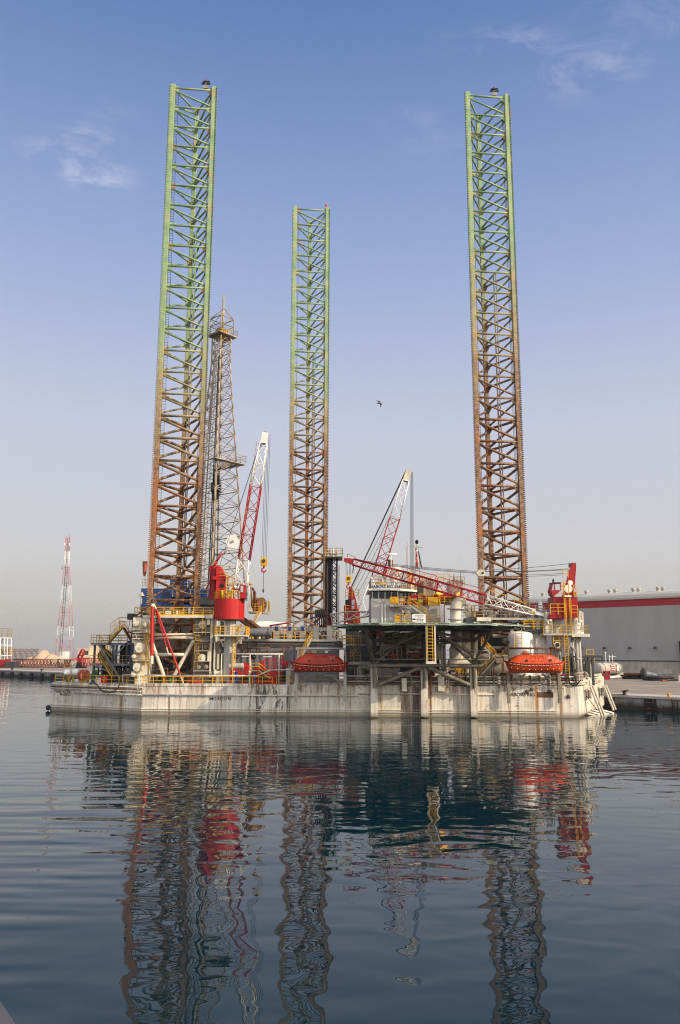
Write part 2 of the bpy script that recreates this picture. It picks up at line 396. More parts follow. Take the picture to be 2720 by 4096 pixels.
# a breeze has reached the corner nearest the ship: longer diagonal wavelets there
mpn=n.new('ShaderNodeMapping'); mpn.inputs['Rotation'].default_value=(0,0,R(-38)); mpn.inputs['Scale'].default_value=(.16,.75,1); l.new(pos,mpn.inputs['Vector'])
w4=noise(n,l,mpn.outputs[0],.8,1,.4)
sp=n.new('ShaderNodeSeparateXYZ'); l.new(pos,sp.inputs[0])
by=n.new('ShaderNodeMapRange'); by.interpolation_type='SMOOTHSTEP'; l.new(sp.outputs[1],by.inputs[0])
for i,v in enumerate((38,72,1,0)): by.inputs[1+i].default_value=v
ba2=n.new('ShaderNodeMapRange'); ba2.interpolation_type='SMOOTHSTEP'; l.new(sp.outputs[0],ba2.inputs[0])
for i,v in enumerate((-11,-5,1,0)): ba2.inputs[1+i].default_value=v
ba3=n.new('ShaderNodeMath'); ba3.operation='MULTIPLY'; l.new(ba2.outputs[0],ba3.inputs[0]); l.new(by.outputs[0],ba3.inputs[1])
ba4=n.new('ShaderNodeMath'); ba4.operation='MULTIPLY'; l.new(ba3.outputs[0],ba4.inputs[0]); l.new(w4,ba4.inputs[1])
h=mad(ba4.outputs[0],.16,h)
bp=n.new('ShaderNodeBump'); bp.inputs['Distance'].default_value=1; bp.inputs['Strength'].default_value=1
l.new(h,bp.inputs['Height'])
l.new(bp.outputs[0],b.inputs['Normal'])
mb=MB(); mb.add([(-5000,-300,0),(5000,-300,0),(5000,8000,0),(-5000,8000,0)],[(0,1,2,3)])
mb.build('water','water',kind='structure')
# quay: edge line, apron, yard
m,n,l,b=nt('yard_sand'); M['yard']=m
pos=n.new('ShaderNodeNewGeometry').outputs['Position']
a1=noise(n,l,pos,.35,7,.65,(.35,1,1)); r=ramp(n,[(.3,(.13,.11,.085)),(.5,(.24,.20,.155)),(.7,(.33,.28,.215))]); l.new(a1,r.inputs[0]); l.new(r.outputs[0],b.inputs['Base Color']); b.inputs['Roughness'].default_value=.95
M['apron']=paint('apron_concrete',(.50,.45,.40),.9,.03,.2)
m,n,l,b=nt('quay_wall_concrete'); M['qwall']=m
pos=n.new('ShaderNodeNewGeometry').outputs['Position']; sx=n.new('ShaderNodeSeparateXYZ'); l.new(pos,sx.inputs[0])
a1=noise(n,l,pos,.8,8,.7,(1,1,.6)); r=ramp(n,[(.3,(.10,.10,.095)),(.55,(.27,.26,.24)),(.7,(.36,.345,.32))]); l.new(a1,r.inputs[0])
ad=n.new('ShaderNodeMath'); ad.operation='MULTIPLY_ADD'; l.new(a1,ad.inputs[0]); ad.inputs[1].default_value=1.6; l.new(sx.outputs[2],ad.inputs[2])
tr=n.new('ShaderNodeMapRange'); l.new(ad.outputs[0],tr.inputs[0])
for i,v in enumerate((1.3,2.1,1,0)): tr.inputs[1+i].default_value=v
l.new(mix(n,l,r.outputs[0],(.028,.027,.022),tr.outputs[0]),b.inputs['Base Color']); b.inputs['Roughness'].default_value=.8
E=[V((150,23,0)),V((44.6,126,0)),V((-70,238,0)),V((-126,292,0)),V((-210,372,0))]
dirn=(E[2]-E[1]).normalized(); nrm=V((dirn.y,-dirn.x,0)); 
if nrm.y<0: nrm=-nrm                      # away from the water
QZ=2.1
back=[V((-330,620,0)),V((-40,700,0)),V((700,700,0)),V((700,23,0))]
mb=MB(); mb.add([p+V((0,0,QZ)) for p in E]+[p+V((0,0,QZ)) for p in back],[list(range(len(E)+4))[::-1]])
mb.build('quay_ground','yard',kind='structure')
mb=MB(); mb.add([p+V((0,0,QZ+.006)) for p in E]+[p+nrm*6.5+V((0,0,QZ+.006)) for p in E[::-1]],[list(range(2*len(E)))])
mb.build('quay_apron','apron',kind='structure')
mb=MB()
for p,q in zip(E,E[1:]):
    mb.add([p+V((0,0,-3)),q+V((0,0,-3)),q+V((0,0,QZ)),p+V((0,0,QZ))],[(0,1,2,3)])
mb.build('quay_wall','qwall',label='long stained concrete quay wall running behind the rig along the water',cat='quay wall')
mb=MB()
for p,q in zip(E,E[1:]):
    mb.beam(p-nrm*.12+V((0,0,QZ-.12)),q-nrm*.12+V((0,0,QZ-.12)),.26,.34)
mb.build('quay_kerb','apron',kind='structure')
def onq(t,off=0,z=0):      # point along the quay edge, t metres from E[1] (negative = right)
    if t<0: p=E[1]+(E[0]-E[1]).normalized()*-t
    else:
        p=E[1]; k=1
        while k<len(E)-2 and t>(E[k+1]-E[k]).length: t-=(E[k+1]-E[k]).length; k+=1
        p=E[k]+(E[k+1]-E[k]).normalized()*t
    return p+nrm*off+V((0,0,z))
def edge_t(k,x,y):         # where the sight line crosses the quay edge
    best=None
    for i in range(-60,420):
        p=onq(i*.5 if i<0 else i*.75); d=p-CAM
        s=ray(k,x,y); e=abs(d.x/d.y-s.x/s.y)
        if best is None or e<best[0]: best=(e,i*.5 if i<0 else i*.75)
    return best[1]
# fenders of the quay
fl=['black rubber fender on the quay wall beside the rig hull','tall black rubber fender on the quay wall near the bollard','narrow dark ladder recess pad on the quay wall at the right']
def fender(t,wd,label,zt=1.75):
    f=T('quay_fender',label,'fender',onq(t,-.3,-1),'fenders along the quay wall')
    m=MB(); c=onq(t,-.42); a=c+dirn*wd/2; b_=c-dirn*wd/2
    m.prism([a+V((0,0,-1)),b_+V((0,0,-1)),b_+V((0,0,zt)),a+V((0,0,zt))],nrm*.42); m.build('fender_pad','rubber',f)
    m=MB(); 
    for z in (.3,1.2): m.bar(a+V((0,0,z))-nrm*.05,b_+V((0,0,z))-nrm*.05,.06,6)
    m.build('chain','rusty',f); return f
fender(edge_t('Q',975,1250),1.0,'tall black rubber fender on the quay wall below the yard orange object')
fender(edge_t('Q',1108,1220),.35,'slim dark fender strip beside the tall black fender')
fender(edge_t('Q',240,1220),.5,'dark fender on the quay wall just behind the slanting rig arms')
fender(edge_t('Q',120,1220),.6,'black fender in the gap between rig hull and quay',1.5)
for i,x in enumerate((45,180,315,455,600,750)):
    nm=['leftmost','second from left','third from left','fourth from left','fifth from left','last before the rig'][i]
    fender(edge_t('L',x,2090),1.9,'square dark fender on the far left quay wall, '+nm,1.5)
# quay ladder
lt=edge_t('Q',1440,1250); f=T('quay_ladder','narrow dark steel ladder down the quay wall at the right edge','ladder',onq(lt,-.2,-.8))
m=MB(); ladder(m,onq(lt,-.2,-.8),onq(lt,-.2,2.0),dirn,.8,.06,.35); m.build('ladder_frame','black',f)
m=MB(); m.lathe([(.2,0),(.24,.1),(.18,.45),(.26,.5),(.22,.62)],onq(lt+1,.3,QZ),12); m.build('post_cap','yellow',f)
def bollard(t,label,g):
    p=onq(t,1.0,QZ); b_=T('bollard',label,'bollard',p,g)
    m=MB(); m.lathe([(.42,0),(.42,.06),(.26,.1),(.22,.42),(.40,.52),(.42,.62),(.25,.7)],p,14); m.build('bollard_body','black',b_)
    m=MB(); m.bar(p+V((-.2,0,.6)),p+V((.62,0,.72)),.14,8); m.build('bollard_horn','black',b_)
bollard(edge_t('Q',395,1070),'black mooring bollard on the right apron with a slack rope','bollards on the quay')
bollard(edge_t('L',125,2025),'small dark bollard on the far left apron, nearer the left edge','bollards on the quay')
bollard(edge_t('L',538,2050),'small dark bollard on the far left apron, nearer the rig','bollards on the quay')
tb=edge_t('Q',395,1070)
m=MB(); q=onq(tb,1,QZ+.1); m.path([q,q+dirn*1.5-nrm*.5,q+dirn*3+nrm*.2,q+dirn*4.5+nrm*1.2,q+dirn*5.5+nrm*.6],.06,6); m.build('mooring_rope','rope',label='slack dark rope lying on the apron by the bollard',cat='rope')
# ------------------------------------------------------------------ warehouse
WX=V((-.748,.664,0)); W0=V((97,225,0))
WL=58; WR=-60; WH=25.3
m,n,l,b=nt('corrugated_grey'); M['wcorr']=m
tcn=n.new('ShaderNodeNewGeometry').outputs['Position']
dp=n.new('ShaderNodeVectorMath'); dp.operation='DOT_PRODUCT'; l.new(tcn,dp.inputs[0]); dp.inputs[1].default_value=WX
wv=n.new('ShaderNodeMath'); wv.operation='MULTIPLY'; l.new(dp.outputs['Value'],wv.inputs[0]); wv.inputs[1].default_value=7
sn=n.new('ShaderNodeMath'); sn.operation='SINE'; l.new(wv.outputs[0],sn.inputs[0])
bp=n.new('ShaderNodeBump'); bp.inputs['Distance'].default_value=.006; l.new(sn.outputs[0],bp.inputs['Height']); l.new(bp.outputs[0],b.inputs['Normal'])
dn=noise(n,l,tcn,.25,6,.6,(1,1,.25)); r=ramp(n,[(.3,(.29,.285,.27)),(.7,(.345,.34,.325))]); l.new(dn,r.inputs[0]); l.new(r.outputs[0],b.inputs['Base Color']); b.inputs['Roughness'].default_value=.55
def copymat(src,name,f):
    c=M[src].copy(); c.name=name; M[name]=c
    for nd in c.node_tree.nodes:
        if nd.type=='VALTORGB':
            for e in nd.color_ramp.elements: e.color=f(e.color)
copymat('wcorr','wred',lambda c:(.32,.012,.02,1))
copymat('wcorr','wroof',lambda c:(.50,.48,.41,1))
wn=V((WX.y,-WX.x,0)); 
if wn.y<0: wn=-wn
def WP(t,z,o=0): return W0+WX*t+wn*o+V((0,0,z))
wh=T('warehouse','huge grey corrugated warehouse with a red band under its pale rounded eaves','warehouse',WP(0,QZ,10))
def wbox(z0,z1,o0,o1,t0=WR,t1=WL):
    return MB().prism([WP(t0,z0,o0),WP(t1,z0,o0),WP(t1,z1,o0),WP(t0,z1,o0)],wn*(o1-o0))
wbox(6.6,22.2,0,70).build('upper_wall','wcorr',wh)
wbox(QZ-.3,6.35,.15,69).build('lower_wall','lgrey',wh)
wbox(6.35,6.6,-.08,69).build('sill_flashing','dgrey',wh)
wbox(22.2,24.3,-.05,70).build('red_band','wred',wh)
m=MB(); prof=[(-.6,24.3),(-.75,24.8),(-.5,25.6),(.2,26.2),(1.2,26.5),(35,29),(68,26.5),(70,24.3)]
m.prism([WP(WR,z,o) for o,z in prof],WX*(WL-WR)); m.build('roof','wroof',wh)
for i,(x,y) in enumerate(((610,714),(838,713),(1086,711),(1333,711))):
    d=ray('6',x,y); den=d.x*wn.x+d.y*wn.y; t_=((W0-CAM).dot(wn))/den; p=CAM+d*t_
    m=MB(); m.bar(p,p-wn*.9,.1,6); m.lathe([(.55,-.35),(.5,0),(.15,.3)],p-wn*.9,10); m.build('wall_lamp','dgrey',wh)
for x0,x1 in ((1095,1243),(1348,1502)):
    q=[]
    for x,y in ((x0,975),(x1,975),(x1,920),(x0,920)):
        d=ray('6',x,y); t_=((W0-CAM).dot(wn))/(d.x*wn.x+d.y*wn.y); q.append(CAM+d*t_-wn*.0)
    q=[V((p.x,p.y,p.z)) for p in q]; MB().prism(q,-wn*.06).build('wall_panel','apron',wh)
d=ray('6',1566,700); t_=((W0-CAM).dot(wn))/(d.x*wn.x+d.y*wn.y); p=CAM+d*t_
MB().bb(p.x-.2,p.y-2,QZ,p.x+3,p.y,p.z+1.5).build('door_frame','black',wh)
VB=[(225,195,1),(292,198,0),(95,205,0),(652,170,1),(877,160,1),(934,165,0),(1111,148,1),(1165,154,0),(1353,135,1),(1401,142,0),(10,208,1)]
for x,y,big in VB:
    o=1.6 if big else 9; d=ray('6',x,y); t_=((W0+wn*o-CAM).dot(wn))/(d.x*wn.x+d.y*wn.y); p=CAM+d*t_; zr=26.5+(o-1.2)*.074
    p=V((p.x,p.y,zr-.1)); k=1.0
    m=MB(); m.lathe([(.5,-.3),(.5,.4),(.4,.45)],p,14); m.build('ventilator_base','lgrey',wh)
    m=MB(); m.lathe([(.4,.45),(.6,.68),(.68,.95),(.56,1.22),(.2,1.35)],p,14); m.build('ventilator_head','lgrey',wh)
# ------------------------------------------------------------------ yard things on the right quay
def gp(k,x,y): return G(k,x,y,QZ)
# horizontal tank trailer
a=P('6',770,918,205); b_=P('6',950,913,216)
tk=T('tank_trailer','long white cylindrical tank with a red sign in front of the grey warehouse','tank',V((a.x,a.y,QZ)))
ax=(b_-a).normalized(); L=(b_-a).length; rr=1.5
mb=MB(); mb.lathe([(.2,-.6),(.9,-.5),(1.3,-.2),(rr,.1),(rr,L-.2),(1.35,L+.2),(.9,L+.45),(.2,L+.6)],V((a.x,a.y,a.z)),28,ax); mb.build('tank_shell','lgrey',tk)
for t in (.06,.55,.93):
    mb=MB(); mb.lathe([(rr+.1,-.12),(rr+.1,.12)],a+ax*L*t,28,ax); mb.build('tank_band','truss',tk)
for t in (.2,.8):
    c=a+ax*L*t; mb=MB(); mb.bb(c.x-.6,c.y-.9,QZ,c.x+.6,c.y+.9,c.z-.9); mb.build('saddle','dgrey',tk)
nx=V((ax.y,-ax.x,0)); c=a+ax*L*.42
def tplate(t,z,w_,h_,mat,name,o=.06):
    c=a+ax*L*t+nx*(rr+o)*.985+V((0,0,z)); mb=MB(); mb.beam(c-ax*w_/2,c+ax*w_/2,.05,h_); return mb.build(name,mat,tk)
s_=tplate(.44,.2,2.6,1.6,'red','warning_sign',.02)
for j in range(3): 
    c=a+ax*L*.44+nx*(rr+.12)+V((0,0,.75-.5*j)); mb=MB(); 
    for q in range(5): mb.beam(c+ax*(-1.2+q*.5),c+ax*(-.82+q*.5),.04,.3)
    mb.build('sign_lettering','wtext',tk)
c=a+ax*L*.70+nx*(rr+.02)+V((0,0,.15)); mb=MB(); mb.lathe([(.95,0),(.95,.06)],c,24,nx); mb.build('round_emblem','red',tk)
mb=MB(); mb.lathe([(.85,.05),(.85,.1)],c,24,nx); mb.build('emblem_disc','white',tk)
for t,h in ((.4,2.6),(.6,1.7),(.78,2.2)):
    c=a+ax*L*t+V((0,0,rr-.2)); mb=MB(); mb.bar(c,c+V((0,0,h)),.1,6); 
    if t==.78: mb.bar(c+V((-1,0,h*.8)),c+V((1,0,h*.8)),.06,5)
    else: mb.lathe([(.15,0),(.22,.15),(.1,.3)],c+V((0,0,h)),8)
    mb.build('vent_pipe','white',tk)
# red frame
p=gp('Q',128,825); fr=T('gate_frame','upright red steel frame standing on the quay in front of the white tank','frame',p)
def seg(k,x,y): return P(k,x,y,p.y)
mb=MB()
for x in (78,180): mb.beam(seg('Q',x,825),seg('Q',x,668),.36,.3,(0,1,0))
mb.build('frame_post','cred',fr)
mb=MB(); mb.beam(seg('Q',60,680),seg('Q',196,680),.3,.6); mb.beam(seg('Q',96,800),seg('Q',162,800),.3,1.1); mb.build('frame_rail','cred',fr)
# low barrier of white blocks and dark pipe piles
a=gp('Q',195,818); b_=gp('Q',500,785)
mb=MB(); r_=random.Random(3); c0=a
for i in range(16):
    c=a.lerp(b_,i/15); mb.beam(c+V((-.4,0,.35+.3*(i%2))),c+V((.45,.2,.5)),.4,.35)
mb.build('timber_stack','white',label='row of pale pipe ends and blocks stacked beside the red frame',cat='stack')
MB().rect('Q',195,690,548,760,gp('Q',300,800).y+6,10,QZ).build('concrete_bund','lgrey',label='low grey concrete bund wall under the white tank',cat='wall')
def pile(x0,x1,yt,yb,label,rows):
    a=gp('Q',x0,yb); b_=gp('Q',x1,yb); d=(b_-a); d.z=0; b_=a+d; root=T('pipe_pile',label,'pipes',a); L=d.length
    for i in range(rows):
        for j in range(4):
            mb=MB(); o=V((0,1.0*j+.5*(i%2),.28+.5*i)); s=r_.uniform(0,.12)*L; mb.bar(a+o+d.normalized()*s,b_+o-d.normalized()*r_.uniform(0,.15)*L,.27,8); mb.build('pipe','black' if r_.random()<.8 else 'rusty',root)
pile(500,1050,750,818,'long low stack of black pipes lying in front of the grey warehouse',3)
pile(900,1560,760,850,'dark heap of long pipes on the yard nearest the worker',2)
a=gp('Q',850,745); b_=gp('Q',1110,757)
a=P('Q',850,712,205); b_=P('Q',1100,742,205)
rl=T('steel_column','grey tapered steel column lying on the black pipe stack','column',a)
mb=MB(); mb.bar(a,b_,.95,12,.45); mb.build('column_shaft','grey',rl)
mb=MB(); mb.lathe([(1.6,-.25),(1.6,.1),(1.0,.5)],a,14,(b_-a)); mb.build('base_flange','dgrey',rl)
p=gp('Q',1265,862); og=T('site_roller','small orange machine lying low on the yard by the dark pipes','machine',p)
mb=MB(); mb.rect('Q',1215,830,1262,858,p.y,1.3,QZ+.15); mb.build('machine_body','orange',og)
mb=MB(); mb.rect('Q',1262,836,1322,850,p.y+.1,1.0); mb.build('tow_arm','orange',og)
for x in (1230,1305):
    c=P('Q',x,856,p.y); mb=MB(); mb.lathe([(.3,0),(.3,.3)],V((c.x,p.y+.2,QZ+.3)),12,(0,1,0)); mb.build('wheel','black',og)
p=gp('Q',1017,855); MB().bar(p,p+V((0,0,1.6)),.08,6).build('marker_post','black',label='short black marker post standing on the yard before the pipes',cat='post')
# worker at the right edge
import bmesh as _bm
def person(p,label,face=(-1,-.4)):
    root=T('person',label,'person',p); me=bpy.data.meshes.new('body'); bm=_bm.new(); sk=bm.verts.layers.skin.verify()
    f=V((face[0],face[1],0)).normalized(); s=V((-f.y,f.x,0)); H=1.75
    J={}
    def j(nm,o,sd,z,r):
        v=bm.verts.new(f*o+s*sd+V((0,0,z))); v[sk].radius=(r,r); J[nm]=v; return v
    j('pel',0,0,.95,.15); j('ch',.02,0,1.3,.17); j('nk',.03,0,1.5,.06); j('hd',.06,0,1.62,.10); j('tp',.05,0,1.72,.08)
    for q,sd in (('l',1),('r',-1)):
        j(q+'hip',0,.1*sd,.9,.10); j(q+'kn',.05 if sd>0 else .0,.12*sd,.5,.075); j(q+'an',-.02,.12*sd,.09,.05); j(q+'to',.14,.13*sd,.04,.045)
        j(q+'sh',.02,.2*sd,1.42,.075); j(q+'el',.02,.27*sd,1.14,.055); j(q+'wr',.16,.24*sd,.95,.04); j(q+'ha',.22,.22*sd,.88,.04)
    E_=[('pel','ch'),('ch','nk'),('nk','hd'),('hd','tp')]
    for q in 'lr': E_+=[('pel',q+'hip'),(q+'hip',q+'kn'),(q+'kn',q+'an'),(q+'an',q+'to'),('ch',q+'sh'),(q+'sh',q+'el'),(q+'el',q+'wr'),(q+'wr',q+'ha')]
    for a,b in E_: bm.edges.new((J[a],J[b]))
    J['pel'][sk].use_root=True
    bm.to_mesh(me); bm.free(); me.materials.append(M['cloth'])
    o=bpy.data.objects.new('body',me); col.objects.link(o); o.parent=root; ORG[o.name]=V(p)
    o.modifiers.new('skin','SKIN'); sb=o.modifiers.new('sub','SUBSURF'); sb.levels=1; sb.render_levels=2
    mb=MB(); c=V(p)+f*.05+V((0,0,1.66)); mb.lathe([(.17,0),(.145,.03),(.14,.09),(.08,.16),(.01,.18)],c,14); mb.build('helmet','yellow',root)
    mb=MB(); mb.lathe([(.06,-.1),(.1,-.04),(.1,.03)],c+f*.03,10); mb.build('face','skin',root)
    return root
person(gp('Q',1552,870),'worker in pale coveralls and yellow helmet standing at the right edge of the yard')
# ------------------------------------------------------------------ far left shore
M['sand']=paint('dry_sand',(.50,.38,.25),.95,0,.25)
M['spit']=paint('far_sand_spit',(.33,.29,.25),.95,0,.3)
M['fred']=paint('far_mast_red',(.48,.10,.09),.6,0,.15)
M['bred']=paint('far_boom_red',(.24,.085,.065),.6,.1,.3)
M['beige']=paint('beige_render',(.60,.49,.35),.9,0,.15)
def hump(name,k,x0,x1,yt,yb,Y,depth,mat,kind=None,label=None,cat=None,seed=1,prof=None,zb=None):
    rnd=random.Random(seed); mb=MB(); nx_,ny=48,14; a=P(k,x0,yb,Y);b=P(k,x1,yb,Y); zt=P(k,(x0+x1)/2,yt,Y).z; z0=a.z if zb is None else zb
    vs=[];fs=[]
    import mathutils
    for i in range(nx_+1):
        for jj in range(ny+1):
            u=i/nx_;v=jj/ny; x=a.x+(b.x-a.x)*u; y=Y-depth/2+depth*v
            e=(prof(u) if prof else math.sin(math.pi*u)**.6)*math.sin(math.pi*v)**.8
            nz=mathutils.noise.noise(V((x*.12,y*.12,seed)))*.12+mathutils.noise.noise(V((x*.4,y*.4,seed)))*.05
            vs.append((x,y,z0-.3+(zt-z0)*max(0,e)*(1+nz)+ (0 if e<.02 else .3)))
    for i in range(nx_):
        for jj in range(ny): q=i*(ny+1)+jj; fs.append((q,q+ny+1,q+ny+2,q+1))
    mb.add(vs,fs,True); return mb.build(name,mat,None,label,cat,None,kind)
def pf(u):
    return max(0,min(1,max(.55*math.exp(-((u-.27)/.16)**2),math.exp(-((u-.55)/.20)**2),.72*math.exp(-((u-.78)/.17)**2))))*(min(1,u*9)*min(1,(1-u)*9))
hump('sand_pile','L',300,860,1815,1935,430,24,'sand',None,'long heap of pale dry sand below the red and white mast','sand pile',3,pf,QZ)
hump('sand_spit','L',-900,640,1778,1836,2600,500,'spit','structure',seed=5,prof=lambda u:min(1,(1-u)*5)*min(1,u*9),zb=0)
# mast
mY=480; mb0=P('L',868,1910,mY); mz=QZ
mast=T('lattice_mast','tall tapering lattice mast banded red and white far behind the sand heap','mast',V((mb0.x,mY,QZ)))
def mpt(x,y): return P('L',x,y,mY)
secs=[(1910,768,972,'fred'),(1660,783,968,'white'),(1475,806,963,'fred'),(1190,835,957,'white'),(905,864,954,'fred'),(645,888,949,'white'),(430,906,951,'fred'),(235,911,963,None)]
for (y0,xa,xb,c),(y1,xc,xd,_) in zip(secs,secs[1:]):
    mb=MB(); A0=mpt(xa,y0);A1=mpt(xb,y0);C0=mpt(xc,y1);C1=mpt(xd,y1)
    if y0==1910: A0.z=A1.z=QZ
    w0=A1.x-A0.x;w1=C1.x-C0.x; nb=max(3,round((C0.z-A0.z)/max(w0,w1)*.95)); c0=(A0+A1)/2;c1=(C0+C1)/2
    lattice(mb,c0+V((0,w0/2,0)),c1+V((0,w0/2,0)),w0*.92,w1*.92,w0,w1,nb,.125,.05,(0,1,0)); mb.build('mast_section',c,mast)
mb=MB(); ladder(mb,mpt(815,1900)+V((0,3,0)),mpt(938,240)+V((0,3,0)),(1,0,0),1.3,.16,1.2); mb.build('cable_ladder','dgrey',mast)
mb=MB(); mb.bar(mpt(962,235),mpt(963,195),.12,5); mb.build('aerial','dgrey',mast)
mb=MB(); mb.path([mpt(880,660),mpt(862,688),mpt(865,620)],.12,5); mb.build('side_aerial','dgrey',mast)
for x in (902,963): 
    mb=MB(); mb.bar(mpt(x,370),mpt(x,320),.35,6); mb.build('panel_antenna','white',mast)
# hut, buildings
MB().rect('L',818,1832,915,1915,mY+6,8,QZ).build('site_hut','white',label='small white hut at the foot of the far mast',cat='hut')
def bldg(x0,x1,yt,Y,label,wins,mat='beige'):
    o=T('office_building',label,'building',V((P('L',(x0+x1)/2,1900,Y).x,Y,QZ)))
    MB().rect('L',x0,yt,x1,1900,Y,14,QZ).build('wall',mat,o)
    a=P('L',x0,yt,Y);b=P('L',x1,yt,Y); MB().bb(a.x-.3,Y-.3,a.z,b.x+.3,Y+14.3,a.z+.7).build('parapet',mat,o)
    for (u0,v0,u1,v1,mt) in wins: MB().rect('L',u0,v0,u1,v1,Y-.08,.3).build('window',mt,o)
    return o
bldg(1090,1248,1808,470,'low beige flat roofed building left of the taller beige block',[(1170,1825,1232,1880,'dgrey')])
bldg(1246,1440,1745,490,'taller beige flat roofed block partly hidden behind the rig stairs',[(1262,1862,1282,1885,'dgrey'),(1330,1860,1350,1885,'dgrey')])
# fence
fb0=P('L',-40,1930,440); fb1=P('L',520,1900,440)
fe=T('chain_fence','grey mesh security fence with leaning tops behind the far left quay','fence',V((fb0.x,440,QZ)))
mb=MB()
for i in range(34):
    c=V((fb0.x+(fb1.x-fb0.x)*i/33,440,QZ)); mb.path([c,c+V((0,0,6.5)),c+V((.8,-.6,8))],.13,4)
mb.build('fence_posts','dgrey',fe)
mb=MB()
for h in (1,2.5,4,5.5,6.5): mb.bar(V((fb0.x,440,QZ+h)),V((fb1.x,440,QZ+h)),.07,4)
mb.build('fence_wire','dgrey',fe)
# gantry frame at left edge
gY=330
gt=T('access_tower','white steel access tower with yellow handrails cut by the left edge','tower',V((P('L',40,1960,gY).x,gY,QZ)))
def lp(x,y,dy=0): return P('L',x,y,gY)+V((0,dy,0))
mb=MB()
for x in (-60,8,103):
    for dy in (0,4): mb.bar(V((lp(x,1940).x,gY+dy,QZ)),lp(x,1640,dy),.18,6)
for y in (1645,1745,1890): 
    for dy in (0,4): mb.bar(lp(-60,y,dy),lp(112,y,dy),.17,6)
mb.build('tower_frame','white',gt)
mb=MB(); mb.bar(lp(-20,1745),lp(60,1890),.14,5); mb.bar(lp(10,1650,2),lp(-25,1745,2),.14,5); mb.build('stair_stringer','dgrey',gt)
mb=MB(); rail(mb,[lp(-60,1638),lp(106,1638),lp(106,1638,4)],3.6,.1,2.2,4); rail(mb,[lp(-60,1885),lp(114,1885),lp(114,1885,4)],3.2,.09,2.2,4); mb.build('handrail','ydirty',gt)
MB().rect('L',-30,1948,62,1992,325,3,QZ).build('skip_container','cred',label='red skip under the white access tower at the left edge',cat='skip')
MB().rect('L',64,1940,98,1985,327,4,QZ).build('crate','cred',label='smaller dark red crate right of the red skip',cat='crate')
mb=MB(); mb.rect('L',60,1975,205,2003,322,5,QZ); mb.build('steel_plate_stack','dgrey',label='flat dark stack of steel lying left of the red boom',cat='stack')
# lattice boom lying on the quay
bm_=T('crane_boom','long rusty red lattice crane boom lying on the far left quay','crane boom',V((P('L',600,2010,330).x,330,QZ)))
a=P('L',205,1962,330);b=P('L',830,1975,330); hh=P('L',500,1915,330).z-P('L',500,2015,330).z
z_=QZ+hh/2+.4; mb=MB(); lattice(mb,V((a.x,330,z_)),V((b.x,330,z_)),3.6,3.6,hh,hh,26,.26,.13,(0,1,0)); mb.build('boom_section','bred',bm_)
c=P('L',1010,1975,330); mb=MB(); lattice(mb,V((b.x+.3,330,z_)),V((c.x,330,z_)),3.6,2.8,hh,hh*.8,8,.26,.13,(0,1,0)); mb.build('boom_tip','bred',bm_)
mb=MB()
for x in (280,520,830): q=P('L',x,2000,330); mb.bb(q.x-.6,327.5,QZ,q.x+.6,332.5,QZ+.42)
mb.build('timber_bearer','dgrey',bm_)
for i,x in enumerate((770,868)):
    q=P('L',x,1965,327.5); mb=MB(); mb.lathe([(.8,0),(.8,.5),(.6,.5)],q,16,(0,-1,0)); mb.build('sheave','tan',bm_)
# red crawler crane
kc=T('crawler_crane','small red crawler crane parked behind the boom on the far quay','crane',V((P('L',1105,2000,325).x,325,QZ)))
MB().rect('L',1062,1930,1150,1985,325,4,QZ+1.2).build('crane_body','cred',kc)
MB().rect('L',1055,1985,1160,2020,324.5,5,QZ).build('crawler_track','black',kc)
mb=MB(); lattice(mb,P('L',1110,1930,327),P('L',1160,1805,327),1.6,1.2,1.6,1.2,6,.2,.1); mb.bar(P('L',1085,1935,327),P('L',1150,1810,327),.12,5); mb.build('crane_mast','cred',kc)
mb=MB(); mb.bb(P('L',985,1930,340).x,340,P('L',985,1945,340).z,P('L',1240,1930,340).x,341,P('L',985,1928,340).z); mb.build('orange_boom','orange',kc)
ob=T('boom_section_stack','dull red lattice section lying right of the crawler crane','crane boom',V((P('L',1260,2000,322).x,322,QZ)))
a=P('L',1160,1975,322);b=P('L',1390,1990,322); mb=MB(); lattice(mb,V((a.x,322,QZ+2.4)),V((b.x,322,QZ+2.4)),2.6,2.6,3,3,9,.2,.12); mb.build('boom_lattice','fred',ob)
MB().rect('L',985,1960,1060,2030,324,2,QZ+.5).build('generator_set','lgrey',label='grey machine box between red boom and crawler crane',cat='machine')
# ------------------------------------------------------------------ hull
DZ=4.1
hA=V((-42.4,119.2,0)); hB=V((-26.9,110.6,0)); hC=V((P('S',2318,2873,109).x,109,0)); hD=V((40.3,123.5,0)); hE=V((-2,166,0)); hF=V((-15,168,0)); hG=V((-43,132,0))
hull=T('rig_hull','big rust streaked white jack-up barge hull floating in front of the quay','rig hull',V((0,125,0)))
pl=[hA,hB,hC,hD,hE,hF,hG]
mb=MB(); n_=len(pl)
# the bow side rakes under: its foot stands back from the deck edge
foot=[p.copy() for p in pl]; foot[2]=hC.copy(); foot[3]=hD.copy()
lo_=[p+V((0,0,-3)) for p in foot]; lo_[2]=V((hC.x-2.2,109.05,-3)); lo_[3]=V((hD.x-3.5,hD.y-.3,-3))
kn=[p.copy() for p in pl]; kn[2].z=.28; kn[3].z=.85
rk_=pl[1].lerp(pl[2],.962); rk_.z=-.02
vs=lo_+kn+[p+V((0,0,DZ)) for p in pl]
sd_=[]
for r0,r1 in ((0,n_),(n_,2*n_)):
    for i in range(n_):
        j=(i+1)%n_; sd_.append((r0+i,r0+j,r1+j,r1+i))
mb.add(vs,[list(range(n_))[::-1],list(range(2*n_,3*n_))]+sd_)
mb.build('hull_plating','hull',hull)
